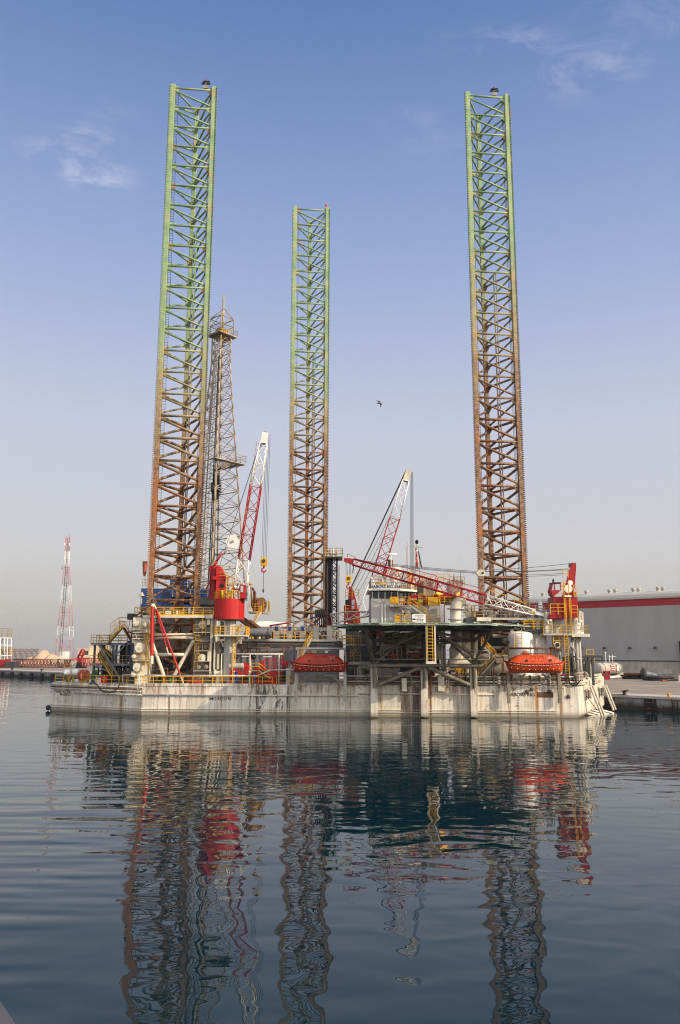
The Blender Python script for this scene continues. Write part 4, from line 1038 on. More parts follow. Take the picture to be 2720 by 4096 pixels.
# crown
mb=MB(); c=V((dX,dY,dzc)); rot=Matrix.Rotation(yaw+math.pi/4,3,'Z')
def dl(x,y,z): return c+rot@V((x,y,0))+V((0,0,z))
for (x0_,y0_,x1_,y1_) in ((-2.1,-1.9,2.1,1.9),): mb.prism([dl(x0_,y0_,-.18),dl(x1_,y0_,-.18),dl(x1_,y1_,-.18),dl(x0_,y1_,-.18)],V((0,0,.18)))
mb.build('crown_platform','tan',dr)
mb=MB(); rail(mb,[dl(-2.1,-1.9,0),dl(2.1,-1.9,0),dl(2.1,1.9,0),dl(-2.1,1.9,0),dl(-2.1,-1.9,0)],1.15,.04,1.3,3); mb.build('crown_rail','tan',dr)
mb=MB(); q4=[dl(-1.5,-1.5,0),dl(1.5,-1.5,0),dl(1.5,1.5,0),dl(-1.5,1.5,0)]
zh=P('S',900,1278,dY).z-dzc
for i in range(4):
    a=q4[i];b=q4[(i+1)%4]; u=V((0,0,zh)); mb.bar(a,a+u,.11,6); mb.bar(a+u,b+u,.1,6); mb.bar(a+u*.55,b+u*.55,.08,6); mb.bar(a+u*.55,b+u,.06,5)
zp=P('S',890,1232,dY).z-dzc; zt2=P('S',891,1182,dY).z-dzc
for a in q4: mb.bar(a+V((0,0,zh)),dl(.2,-.2,zp),.1,6)
mb.build('gin_pole_frame','tan',dr)
mb=MB(); mb.bar(dl(.1,-.1,.2),dl(.1,-.1,zt2),.27,8,.2); mb.build('gin_pole','tan',dr)
mb=MB()
for x in (-.7,-.25,.25,.7): mb.lathe([(1.1,-.11),(1.15,0),(1.1,.11)],dl(x,0,.35),22,rot@V((1,0,0)))
mb.build('crown_sheave','yellow',dr)
# monkey board
mb=MB(); cm0=V((dX,dY,dzm))
def ml(x,y,z=0): return cm0+rot@V((x,y,0))+V((0,0,z))
mw=3.5
mb.prism([ml(-mw,-mw),ml(mw,-mw),ml(mw,-mw+1.3),ml(-mw,-mw+1.3)],V((0,0,.14))); mb.prism([ml(mw-1.1,-mw+1.35),ml(mw,-mw+1.35),ml(mw,mw),ml(mw-1.1,mw)],V((0,0,.14))); mb.build('monkey_board','tan',dr)
mb=MB(); rail(mb,[ml(-mw,-mw,.25),ml(mw,-mw,.25),ml(mw,mw,.25)],1.4,.05,1.4,3)
for i in range(16): a=ml(mw-1.1,-mw+1.5+i*.3,.2); mb.bar(a,a+rot@V((-1.8,0,0)),.045,5)
mb.build('finger_board','tan',dr)
# stand pipes, caged ladder, top drive rail
mb=MB()
for x,y in ((-.55,-.5),(-.15,-.9)): mb.bar(V((dX+x-.4,dY+y,dz0)),V((dX+x*.6,dY+y,dzc-4)),.1,8)
mb.build('guide_rail','black',dr)
for i,(t,m_) in enumerate(((-.9,'tan'),(-1.6,'tan'),(.5,'rusty'),(-2.2,'rusty'))):
    mb=MB(); a=dc(dz0,2+(i%2)).lerp(V((dX,dY,dz0)),.35+.1*i); b=dc(dzc-3,2+(i%2)).lerp(V((dX,dY,dzc-3)),.35); mb.bar(a,b,.12,7); mb.build('stand_pipe',m_,dr)
mb=MB(); a=dc(dz0,3).lerp(dc(dz0,2),.32); b=dc(dzc-1,3).lerp(dc(dzc-1,2),.5); ladder(mb,a,b,(1,0,0),.55,.05,.45)
n_=int((b-a).length/1.6)
for i in range(n_):
    q=a.lerp(b,i/n_); ring=[q+V((math.cos(t)*.55,-.35+math.sin(t)*.5,0)) for t in [R(180+30*j) for j in range(7)]]; mb.path(ring,.03,4)
for dx in (-.5,0,.5): mb.bar(a+V((dx,-.7,0)),b+V((dx,-.7,0)),.03,4)
mb.build('caged_ladder','tan',dr)
mb=MB(); p=P('R',572,1520,dY-.5); mb.bb(p.x-.5,p.y-.4,p.z-2.2,p.x+.6,p.y+.5,p.z+3.5); mb.bb(p.x-.8,p.y-.6,p.z-.6,p.x+.9,p.y+.6,p.z+1); mb.build('top_drive','black',dr)
# white travelling block guard
p=P('R',697,1918,dY-4.4); bl=MB(); bl.prism([p+V((-.7,0,-1.0)),p+V((.75,0,-1.3)),p+V((1.05,0,.2)),p+V((.45,0,1.2)),p+V((-.65,0,1.0)),p+V((-1.15,0,-.1))],V((0,.7,0)))
sheave=T('sheave_block','white angular sheave block hanging on the derrick beside the crane boom','sheave block',p); bl.build('block_plate','white',sheave)
MB().lathe([(.24,-.08),(.24,.2)],p+V((.1,0,0)),14,(0,-1,0)).build('block_pin','lgrey',sheave)
mb=MB(); mb.bar(p+V((0,.4,1.2)),dc(p.z+4,3),.06,5); mb.build('hang_line','rope',sheave)
# drill floor and substructure
df=T('drill_floor','dark drill floor and substructure carrying the derrick behind the red crane','drill floor',V((dX,dY,DZ)))
MB().bb(dX-7,dY-7,dz0-1.2,dX+3.2,dY+8,dz0-.02).build('floor_slab','dgrey',df)
mb=MB()
for x in (-6.5,-2,2.6):
    for y in (-6.5,7.5): mb.bb(dX+x-.3,dY+y-.3,DZ,dX+x+.3,dY+y+.3,dz0-1.22)
for x in (-6.5,-1.9): mb.beam(V((dX+x,dY-6.5,DZ+1)),V((dX+x+4.3,dY-6.5,dz0-1.5)),.3,.3)
mb.build('substructure_column','dgrey',df)
mb=MB(); rail(mb,[V((dX-7,dY-7,dz0)),V((dX+3,dY-7,dz0))],1.2,.05,1.5,2); mb.build('guardrail','ydirty',df)
MB().bb(dX-6.5,dY-5,dz0,dX-3.6,dY-1,dz0+3).build('doghouse','blue',df)
mb=MB()
rr=random.Random(5)
for i in range(16): x=dX-5+rr.random()*11; mb.bar(V((x,dY-6+rr.random()*4,dz0)),V((x+rr.uniform(-.5,.5),dY-5,dz0+1+rr.random()*3.2)),.09,6)
mb.build('floor_pipework','dgrey',df)
mb=MB(); a=P('2',470,735,127); b=P('2',610,840,124); mb.beam(a,b,2.2,.3); mb.beam(a+V((0,-1.1,.2)),b+V((0,-1.1,.2)),.15,.5); mb.build('vee_door_ramp','rusty',df)
Yp=128.5
def w2(x,y,Y=Yp): return P('2',x,y,Y)
zp_=w2(600,642).z; a=w2(500,640);b=w2(708,640)
MB().bb(a.x,Yp,zp_-.22,w2(650,640).x,Yp+4,zp_).build('winch_landing','tan',df); MB().bb(w2(652,640).x,Yp+.6,zp_-.3,b.x,Yp+3.4,zp_-.05).build('winch_landing','lgrey',df)
mb=MB(); rail(mb,[V((a.x,Yp+.1,zp_)),V((w2(645,640).x,Yp+.1,zp_))],1.2,.055,1.0,3); mb.build('guardrail','yellow',df)
mb=MB(); rail(mb,[V((w2(655,640).x,Yp+.7,zp_)),V((b.x,Yp+.7,zp_)),V((b.x,Yp+3.3,zp_))],1.7,.05,1.0,3); mb.build('guardrail','ydirty',df)
q=w2(608,545); wd_=T('drawworks_drum','round rusty winch drum on the landing right of the red crane drum','winch',V((q.x,Yp+1.5,zp_)))
MB().lathe([(.3,-.7),(1.15,-.65),(1.15,-.5),(.75,-.45),(.75,.45),(1.15,.5),(1.15,.65),(.3,.7)],V((q.x,Yp+1.6,zp_+1.2)),24,(.75,-.6,0)).build('drum','rusty',wd_); MB().bb(q.x-.9,Yp+.8,zp_+.002,q.x+.9,Yp+2.4,zp_+.4).build('drum_bed','cred',wd_)
stair(df,w2(560,785,127.6),w2(640,650,127.6),(0,.9,0),'rwhite','yellow')
mb=MB(); mb.brk(); mb.bar(w2(525,375,127),w2(545,600,127),.16,8); mb.brk(); mb.bar(w2(545,395,129),w2(578,450,129),.2,8); mb.brk(); mb.bar(w2(578,450,129),w2(578,560,129),.17,8); mb.brk(); mb.bar(w2(560,440,129),w2(560,560,129),.14,8); mb.build('vent_pipe','rusty',df)
lm=T('deck_lamp','round yellow green lamp on a white pole beside the crane boom foot','lamp',w2(522,600,126.8)); MB().bar(w2(522,600,126.8),w2(518,362,126.8),.09,6).build('lamp_pole','white',lm); MB().lathe([(.05,-.12),(.42,-.05),(.42,.1),(.1,.25)],w2(525,357,126.8),12).build('lamp_head','yellow',lm)
# windsock at the far left
def windsock(k,x,y,yb,Y,label,m='pink'):
    p=P(k,x,y,Y); b=P(k,x,yb,Y); ws=T('windsock',label,'windsock',b); MB().bar(b,p+V((0,0,.4)),.05,6).build('pole','lgrey',ws)
    MB().lathe([(.42,.3),(.36,-.5),(.30,-1.4),(.16,-2.0)],p,10).build('sock',m,ws)
windsock('R',38,2085,2250,124,'limp orange windsock on a thin pole left of the left leg')
windsock('3',512,235,420,121,'limp rust red windsock on a pole above the control room','rusty')
# ------------------------------------------------------------------ cranes
def rope(par,a,b,r=.03,name='wire_rope',sag=0):
    a=V(a);b=V(b); n_=6 if sag else 1
    MB().path([a.lerp(b,i/n_)-V((0,0,sag*4*(i/n_)*(1-i/n_))) for i in range(n_+1)],r,5).build(name,'rope',par)
def block(par,p,s=1.0,hook=True):
    MB().prism([p+V((x*s,-.3*s,z*s)) for x,z in ((-.42,-.5),(.42,-.5),(.5,.1),(.38,.62),(-.38,.62),(-.5,.1))],V((0,.6*s,0))).build('hook_block','yellow',par)
    MB().lathe([(.26*s,-.05),(.26*s,.66*s)],p+V((0,-.33*s,.15*s)),12,(0,1,0)).build('block_sheave','dgrey',par)
    if hook:
        q=p+V((0,0,-.5*s)); mb=MB(); mb.bar(q,q+V((0,0,-.35*s)),.14*s,6)
        mb.path([q+V((.3*s*math.cos(t),0,-.62*s+.3*s*math.sin(t))) for t in [R(90+30*i) for i in range(10)]],.10*s,6); mb.build('hook','red',par)
# left crane
Y1=113.0
c1=T('pedestal_crane','red drum pedestal crane with a raised red and white boom at the left jacking frame','crane',pos(P('2',300,1300,Y1)))
a=P('2',240,1000,111.2);b=P('2',350,1000,111.2); zt=P('2',300,735,111.2).z
cx=(a.x+b.x)/2; hw=(b.x-a.x)/2; cY=112.9
MB().prism([V((cx+x*hw,cY+y*hw,DZ)) for x,y in ((-1,-.6),(.1,-1.05),(1,-.5),(1,.7),(-.1,1.1),(-1,.6))],V((0,0,zt-DZ))).build('pedestal','lgrey',c1)
MB().lathe([(hw*1.05,zt-.05),(1.9,zt+.1),(1.9,zt+.35)],V((cx,cY,0)),28).build('slew_ring','dgrey',c1)
a=P('2',148,600,cY);b=P('2',465,600,cY); rD=(b.x-a.x)/2; xD=(a.x+b.x)/2; zb=P('2',300,722,110.9).z; zt1=P('2',300,508,110.9).z
MB().lathe([(rD,zb),(rD,zt1),(rD-.12,zt1+.02)],V((xD,cY,0)),40).build('slewing_drum','red',c1)
mb=MB(); 
for t in range(0,8): a_=R(200+t*20); mb.bar(V((xD+math.cos(a_)*(rD+.004),cY+math.sin(a_)*(rD+.004),zb)),V((xD+math.cos(a_)*(rD+.004),cY+math.sin(a_)*(rD+.004),zt1)),.02,4)
mb.build('drum_seam','cred',c1)
# gantry
mb=MB(); p=P('2',140,340,cY); mb.lathe([(.62,zt1),(.62,P('2',140,170,cY).z),(.3,P('2',140,158,cY).z)],V((p.x,cY+.4,0)),16); mb.build('machinery_column','cred',c1)
mb=MB(); mb.prism([P('2',x,y,cY-.9) for x,y in ((165,508),(248,508),(262,330),(240,300),(250,250),(218,175),(190,158),(168,200))],V((0,1.6,0))); mb.build('gantry_tower','red',c1)
MB().lathe([(.3,-.02),(.3,.08)],P('2',228,374,cY-.9),16,(0,-1,0)).build('gantry_hole','black',c1)
mb=MB(); mb.rect('2',130,275,285,310,cY-1.0,1.5); mb.build('gantry_ledge','red',c1)
mb=MB(); mb.path([P('2',232,30,cY),P('2',170,120,cY),P('2',150,165,cY)],.16,7); mb.path([P('2',105,170,cY),P('2',105,330,cY),P('2',60,410,cY)],.09,6); mb.build('gantry_strut','red',c1)
mb=MB()
z=zt1
ring=[V((xD+math.cos(R(t))*(rD-.1),cY+math.sin(R(t))*(rD-.1),z)) for t in range(195,330,15)]
rail(mb,ring,1.15,.06,1.6,3); p=P('2',262,400,cY-1.3); ladder(mb,V((p.x+.6,p.y,z)),V((p.x+.6,p.y,P('2',280,250,cY-1.3).z)),(1,0,0),.9,.06,.4); mb.path([P('2',205,232,cY-1.2),P('2',290,232,cY-1.2),P('2',300,310,cY-1.2)],.06,5); mb.path([P('2',205,268,cY-1.2),P('2',300,268,cY-1.2)],.05,5); mb.build('guardrail','yellow',c1)
MB().rect('2',285,455,318,495,cY-1.6,.7).build('lamp_box','yellow',c1); MB().bar(P('2',232,505,cY-1.9),P('2',232,420,cY-1.9),.2,8).build('hydraulic_ram','yellow',c1)
# cab
cb=MB().rect('2',415,365,478,505,cY-1.7,2.2).build('cab','red',c1)
MB().rect('2',424,375,452,440,cY-1.74,.05).build('cab_window','lglass',cb); p=P('2',478,440,cY-1.7); MB().bb(p.x,cY-1.4,p.z-1.2,p.x+.04,cY+.2,p.z+.9).build('cab_window','glass',cb)
s7=MB().rect('2',368,370,408,402,cY-1.6,.4).build('number_box','white',c1); q=P('2',388,386,cY-1.62); text('7','lettering',s7,'text',.75,q)
mb=MB(); mb.rect('2',345,395,415,420,cY-1.4,1.2); mb.build('boom_foot_bracket','red',c1)
# boom
def bm1(x,y): return P('R',x,y,Y1)
def boom_sections(par,pts,ws,mats,side=(0,1,0),nbs=None,r=.085,rb=.05):
    for i,(a,b) in enumerate(zip(pts,pts[1:])):
        L=(b-a).length; nb=nbs[i] if nbs else max(2,round(L/max(ws[i],ws[i+1])/1.15))
        mb=MB(); lattice(mb,a,b,ws[i],ws[i+1],ws[i],ws[i+1],nb,r,rb,side); mb.build('boom_section',mats[i],par)
P0=bm1(762,2270);P1=bm1(786,2060);P2=bm1(875,1500);P3=bm1(935,1180);P4=bm1(948,1100)
boom_sections(c1,[P0,P1,P2,P3],[1.75,1.55,1.55,1.0],['white','cred','white'])
mb=MB(); d=(P4-P3).normalized(); sd=V((0,1,0)); u=sd.cross(d)
for o in (-.45,.35): mb.prism([P3+u*-.5+sd*o,P3+u*.5+sd*o,P4+u*.42+sd*o,P4+u*-.42+sd*o],sd*.12)
mb.prism([P3+u*.40-sd*.43,P3+u*.5-sd*.43,P4+u*.42-sd*.43,P4+u*.3-sd*.43],sd*.8); mb.build('boom_head','white',c1)
mb=MB()
for o in (.15,.75): mb.lathe([(.42,-.12),(.42,.12)],P4-d*o,14,sd)
mb.build('head_sheave','tan',c1)
mb=MB(); rail(mb,[P0+u*.9*-1+d*.2,P3-u*.6],.0001,.03,1.2,1); 
for i in range(22): a_=P0.lerp(P3,i/21); mb.bar(a_-u*.7+sd*.3,a_-u*.7+sd*.3+(-u)*.5,.03,4)
mb.bar(P0-u*1.15+sd*.3,P3-u*1.1+sd*.3,.035,4); mb.build('boom_handrail','yellow',c1)
hb=P('2',668,128,Y1)
for dx,tx in ((-.32,-.1),(-.1,.1),(.12,.3),(.34,.5)): rope(c1,P4+u*.2+V((tx,0,-.2)),hb+V((dx,0,.6)),.028)
block(c1,hb); rope(c1,hb+V((0,0,-1.2)),P('2',661,440,Y1),.035); MB().lathe([(.06,0),(.16,.3),(.06,.6)],P('2',661,448,Y1),8).build('hook_weight','dgrey',c1)
for y in (.0,.5): rope(c1,P('2',205,165,cY+y),P3.lerp(P4,.3)-u*.45+V((0,y-.25,0)),.028)
# walkway round the pedestal
pw=T('crane_platform','yellow railed platform round the left crane pedestal','platform',P('2',310,890,112.4))
z=P('2',310,885,111).z; a=P('2',153,885,111);b=P('2',475,885,111)
MB().bb(a.x,110.9,z-.22,b.x,115.5,z).build('platform_deck','cream',pw)
mb=MB(); p2=P('2',340,885,111); rail(mb,[V((a.x,115,z)),V((a.x,111,z)),V((a.x+1.5,111,z))],1.15,.06,1.0,3); rail(mb,[V((p2.x,111,z)),V((b.x,111,z)),V((b.x,115.4,z))],1.15,.06,1.0,3); mb.build('guardrail','yellow',pw)
mb=MB(); rail(mb,[V((a.x+1.5,111,z)),V((p2.x,111,z))],1.15,.05,1.0,3); mb.build('guardrail','lgrey',pw)
mb=MB(); 
for x in (a.x+.5,b.x-.6): mb.beam(V((x,111.2,z-.2)),V((cx+(.8 if x>cx else -.8),112.3,z-1.6)),.12,.2)
mb.build('bracket','cream',pw)
mb=MB(); ladder(mb,V((P('2',355,1200,112).x,112,DZ)),V((P('2',355,1200,112).x,112,z)),(.7,.7,0),.5,.05,.33); mb.build('access_ladder','yellow',pw)
stair(pw,P('2',430,780,113),P('2',352,870,113)+V((0,0,0)),(0,.8,0),'ydirty','yellow',False)
# ---- far crane (middle)
Y2=137.0
c2=T('pedestal_crane','red crane with boom raised high and fan of ropes behind the control room','crane',P('3',140,840,Y2))
def t3(x,y,Y=Y2): return P('3',x,y,Y)
def t5(sx,sy,Y=Y2): return P('S',sx,sy,Y)
MB().prism([t3(x,y,Y2-1.4) for x,y in ((62,845),(62,655),(130,650),(215,715),(215,845))],V((0,3,0))).build('crane_house','cred',c2)
MB().prism([t3(x,y,Y2-.9) for x,y in ((100,650),(110,470),(135,480),(160,525),(200,700),(170,720))],V((0,1.8,0))).build('gantry_tower','cred',c2)
MB().rect('3',130,585,170,700,Y2-1.9,1.4).build('cab','red',c2); MB().rect('3',137,600,165,650,Y2-1.95,.05).build('cab_window','lglass',c2); MB().rect('3',137,660,163,690,Y2-1.95,.05).build('cab_window','lglass',c2)
MB().rect('3',75,600,115,650,Y2-1.6,1).build('winch_box','black',c2)
MB().bb(t3(80,845).x,Y2-1.2,DZ,t3(200,845).x,Y2+1.4,t3(140,845).z-.02).build('pedestal','dgrey',c2)
mb=MB()
for y in (560,590,720): a=t3(78,y,Y2-1.8);b=t3(205,y,Y2-1.8);b.z=a.z; rail(mb,[a,b],1.1,.05,1.0,2)
a=t3(160,840,Y2-2);b=t3(218,840,Y2-2);b.z=a.z; rail(mb,[a,b],1.3,.06,.8,3); mb.build('guardrail','yellow',c2)
BM0=t3(238,730);BM1=t3(375,400);BM2=t5(1579.6,2073);BM3=t5(1622,1925);BM4=t5(1636,1880)
boom_sections(c2,[BM0,BM1,BM2,BM3],[1.7,1.75,1.75,1.15],['white','cred','white'],r=.09,rb=.055)
d=(BM4-BM3).normalized();u=sd.cross(d); mb=MB()
for o in (-.5,.38): mb.prism([BM3+u*-.55+sd*o,BM3+u*.55+sd*o,BM4+u*.5+sd*o,BM4+u*-.5+sd*o],sd*.12)
mb.prism([BM3+u*.45-sd*.48,BM3+u*.55-sd*.48,BM4+u*.5-sd*.48,BM4+u*.35-sd*.48],sd*.86)
mb.build('boom_head','rwhite',c2)
gt_=t3(125,490)
for i,(k,y) in enumerate(((0,-.5),(.3,-.2),(.6,.2),(1.0,.5))): rope(c2,gt_+V((0,y,-.1*i)),BM4.lerp(BM3,.2*i)-u*.5+V((0,y*.6,0)),.04)
for i in range(3): rope(c2,gt_+V((.3+.4*i,0,-.6*i)),BM2.lerp(BM1,.33*i)-u*.9,.035)
for dx in (.1,.45,.8,1.15): q=t5(1640+dx*12,2320,Y2); rope(c2,BM4+u*.3+V((dx*.35,0,-.3)),V((q.x,Y2,q.z)),.035)
mb=MB(); mb.bar(BM0-u*1.3,BM2-u*1.2,.035,4)
for i in range(18): a_=BM0.lerp(BM2,i/17); mb.bar(a_-u*.8,a_-u*1.3,.035,4)
mb.build('boom_handrail','lgrey',c2)
# ---- right crane, boom laid down to the left
Y3=113.6
c3=T('pedestal_crane','crimson crane at the right whose red and white boom is lowered to the left','crane',pos(P('4',905,1200,Y3)))
def f4(x,y,Y=Y3): return P('4',x,y,Y)
MB().prism([f4(x,y,Y3-1.6) for x,y in ((822,658),(878,560),(882,450),(1110,450),(1114,652),(1000,662))],V((0,3.4,0))).build('crane_house','cred',c3)
mast=[(962,452),(1028,210),(1058,128),(1092,120),(1098,160),(1075,452)]
for o in (-1.2,.9): MB().prism([f4(x,y,Y3+o) for x,y in mast],V((0,.22,0))).build('gantry_cheek','cred',c3)
mb=MB()
for y in (140,200,300,420): mb.brk(); a=f4(1080-y*.03,y,Y3-.98); mb.beam(a,a+V((0,1.9,0)),.5,.5)
mb.build('gantry_tie','cred',c3)
for x,y,r_ in ((1040,318,.36),(1020,374,.58)): 
    MB().lathe([(r_+.08,-.06),(r_+.08,.04)],f4(x,y,Y3-1.22),18,(0,-1,0)).build('port_ring','red',c3)
    MB().lathe([(r_,-.02),(r_,.08)],f4(x,y,Y3-1.24),18,(0,-1,0)).build('port_disc','white',c3)
cb=MB().prism([f4(x,y,Y3-2.2) for x,y in ((872,318),(950,316),(950,390),(880,450),(852,392))],V((0,1.8,0))).build('cab','cred',c3)
MB().rect('4',893,328,940,388,Y3-2.25,.06).build('cab_window','lglass',cb); MB().prism([f4(x,y,Y3-2.23) for x,y in ((862,388),(874,330),(884,330),(880,388))],V((0,.05,0))).build('cab_window','lglass',cb)
MB().rect('4',872,310,952,318,Y3-2.4,2.2).build('cab_roof','dgrey',cb); MB().lathe([(.12,0),(.16,.25),(.05,.5)],f4(876,310),8).build('cab_beacon','dgrey',cb)
mb=MB(); z=f4(900,452).z
for y,xa,xb in ((452,880,980),(625,850,995),(640,1045,1112),(442,1075,1100)): a=f4(xa,y,Y3-2.1);b=f4(xb,y,Y3-2.1);b.z=a.z; rail(mb,[a,b],1.5 if y!=442 else 1.5,.055,1.3,3)
for x,y0,y1 in ((1015,720,290),(1030,720,440)): a=f4(x,y0,Y3-2.1); ladder(mb,a,V((a.x,a.y,f4(x,y1,Y3-2.1).z)),(1,0,0),.7,.055,.36)
a=f4(972,265,Y3-1.6);b=f4(1020,265,Y3-1.6);b.z=a.z; rail(mb,[a,b],1.1,.055,.6,2); mb.path([f4(972,300,Y3-1.6),f4(985,330,Y3-1.6),f4(960,350,Y3-1.6)],.06,5); mb.build('guardrail','yellow',c3)
MB().rect('4',985,438,1052,452,Y3-2.3,.4).build('lamp_bar','white',c3); MB().rect('4',1078,405,1098,440,Y3-2,.6).build('lamp_box','yellow',c3)
zt=f4(905,668).z; a=f4(862,730);b=f4(952,730)
MB().lathe([((b.x-a.x)/2,DZ),((b.x-a.x)/2,zt-.3),((b.x-a.x)/2+.35,zt-.25),((b.x-a.x)/2+.35,zt)],V(((a.x+b.x)/2,Y3+.3,0)),10).build('pedestal','lgrey',c3)
# boom
F0=f4(822,640,Y3-.6);F1=P('4',213,478,Y3-.6);F2=P('3',150,235,Y3-.6);F3=P('3',62,212,Y3-.6); F0b=f4(690,605,Y3-.6)
boom_sections(c3,[F0b,F1],[.75,1.3],['white'],nbs=[6])
mb=MB(); d=(F0-F0b).normalized(); mb.beam(F0b-d*.3,F0,.9,.42); mb.build('boom_foot','white',c3)
mb=MB(); mb.rect('4',665,592,700,612,Y3-1.1,.3); mb.build('foot_collar','yellow',c3)
e=F1.lerp(F2,.62)
boom_sections(c3,[F1,e,F2],[1.3,1.3,.85],['cred','cred'],nbs=[10,8])
mb=MB(); d=(F3-F2).normalized();u=sd.cross(d); mb.prism([F2+u*-.42-sd*.4,F2+u*.42-sd*.4,F3+u*.2-sd*.4,F3-u*.22-sd*.4],sd*.8); mb.build('boom_head','cred',c3)
mb=MB()
for t in (.0,.18,.36,.55,.75): q=F1.lerp(F2,t); uu=sd.cross((F2-F1).normalized()); mb.beam(q-uu*.65-sd*.5,q+uu*.65-sd*.5,.28,.12,(0,1,0)); 
mb.build('splice_plate','cred',c3)
mb=MB(); uu=sd.cross((F1-F0b).normalized()); up=V((.25,0,1)).normalized()
hr=[F0b+up*1.1,P('4',300,395,Y3-.6),P('4',262,390,Y3-.6),P('4',225,440,Y3-.6)]; mb.path([f4(610,520,Y3-.6)]+hr[1:],.045,5)
for t in (.1,.4,.7): q=F0b.lerp(F1,t)+V((0,0,.5)); mb.bar(q,q+V((.2,0,1.2)),.04,5)
mb.build('boom_handrail','yellow',c3)
mb=MB(); mb.path([P('3',1385,490,Y3-.6),P('3',980,380,Y3-.6),P('3',955,410,Y3-.6)],.045,5); mb.path([P('3',945,400,Y3-.6),P('3',955,370,Y3-.6),P('3',620,280,Y3-.6)],.045,5); mb.path([P('3',95,190,Y3-.6),P('3',98,160,Y3-.6),P('3',165,185,Y3-.6),P('3',175,205,Y3-.6)],.04,5); mb.build('boom_handrail','cred',c3)
hb=P('3',106,405,Y3-.6)
for dx,x in ((-.3,78),(-.1,85),(.12,118),(.3,126)): rope(c3,P('3',x,225,Y3-.6),hb+V((dx,0,.6)),.025)
block(c3,hb,.9); mb=MB(); mb.path([P('3',156,250,Y3-.6),P('3',152,300,Y3-.6),P('3',146,345,Y3-.6)],.07,6); mb.build('hoist_hose','rope',c3)
# pendants and bridle
br=P('3',1395,342,Y3-.4)
MB().prism([P('3',x,y,Y3-.75) for x,y in ((1335,338),(1365,312),(1420,310),(1422,370),(1362,375))],V((0,.7,0))).build('bridle_plate','cream',c3)
MB().lathe([(.16,-.02),(.16,.06)],P('3',1402,343,Y3-.76),12,(0,-1,0)).build('bridle_pin','black',c3)
for o,y0 in ((-.3,330),(0,338),(.3,344)): rope(c3,P('3',1340,y0,Y3-.5)+V((0,o,0)),P('3',250,228+(y0-330),Y3-.6)+V((0,o,0)),.035,sag=.12)
for o,(x,y) in zip((-.4,-.1,.2),((1055,130),(1025,182),(1028,188))): rope(c3,f4(x,y)+V((0,o,0)),P('4',215,205 if y>150 else 195,Y3-.4)+V((0,o,0)),.035,sag=.15)
for o in (0,.4): rope(c3,f4(970,225+o*30)+V((0,o,0)),P('4',380,242+o*20,Y3+2)+V((0,o,0)),.03,sag=.1)
# right crane platform with white silencer and its lattice post
p3=T('crane_platform','cream platform with yellow rails and white silencer under the crimson crane','platform',f4(1040,810,112))
z=f4(1000,806,111.4).z; a=f4(782,806,111.4);b=f4(1058,806,111.4);c=f4(1232,806,111.4)
MB().bb(a.x,111.4,z-.25,b.x,118,z).build('platform_deck','lgrey',p3); MB().bb(b.x+.003,111.5,z-.45,c.x,118,z-.02).build('platform_deck','cream',p3)
mb=MB(); rail(mb,[V((f4(950,800,111.4).x,111.5,z)),V((b.x,111.5,z)),],1.15,.06,1.0,3); mb.build('guardrail','yellow',p3)
mb=MB(); rail(mb,[V((a.x,111.5,z)),V((f4(945,800,111.4).x,111.5,z))],1.15,.05,1.2,2); rail(mb,[V((b.x+.1,111.7,z)),V((c.x,111.7,z)),V((c.x,117.8,z))],1.1,.045,1.2,2); mb.build('guardrail','ydirty',p3)
zz=f4(1100,590,113).z; p=f4(1098,700,114.2); MB().lathe([(1.2,z),(1.2,zz-.1),(1.0,zz)],V((p.x,114.8,0)),18).build('silencer_drum','white',p3)
mb=MB(); mb.rect('4',1152,598,1168,790,112.4,.4); mb.rect('4',1125,592,1140,690,112.4,.4); mb.bar(f4(1110,690,112.3),f4(1150,690,112.3),.16,8); mb.path([f4(1105,715,112.3),f4(1100,695,112.3),f4(1112,682,112.3),f4(1145,682,112.3)],.16,8); mb.build('exhaust_pipe','rwhite',p3)
mb=MB()
for x in (1100,1125): mb.bar(V((f4(x,800,112.5).x,112.6,DZ)),V((f4(x,800,112.5).x,112.6,z-.3)),.22,8)
mb.bar(V((f4(1135,800,112.5).x,116,DZ)),V((f4(1125,800,112.5).x,116,z-.3)),.2,8); mb.build('support_post','lgrey',p3)
mb=MB(); mb.bar(f4(985,840,112.4),f4(1090,980,112.4),.14,6); mb.bar(f4(1090,850,112.4),f4(985,990,112.4),.14,6); mb.bar(f4(1100,1048,112.4),f4(1140,1048,112.4),.1,6); mb.build('cross_brace','lgrey',p3)
mb=MB(); zb_=f4(900,940,111.6).z; a=f4(880,940,111.6);b=f4(1005,940,111.6); mb.bb(a.x,111.6,zb_-.18,b.x,115,zb_); mb.build('lower_landing','truss',p3)
mb=MB(); rail(mb,[V((a.x,111.7,zb_)),V((b.x,111.7,zb_)),V((b.x,115,zb_))],1.9,.055,.8,4); ladder(mb,V((b.x-.1,111.4,DZ)),V((b.x-.1,111.4,z)),(1,0,0),.5,.05,.33); mb.build('landing_cage','yellow',p3)
MB().lathe([(.42,0),(.42,.9)],f4(915,915,111.5),14,(0,1,0)).build('ventilation_pipe','cream',p3); MB().lathe([(.3,-.03),(.3,.1)],f4(917,915,111.47),14,(0,1,0)).build('pipe_mouth','black',p3)
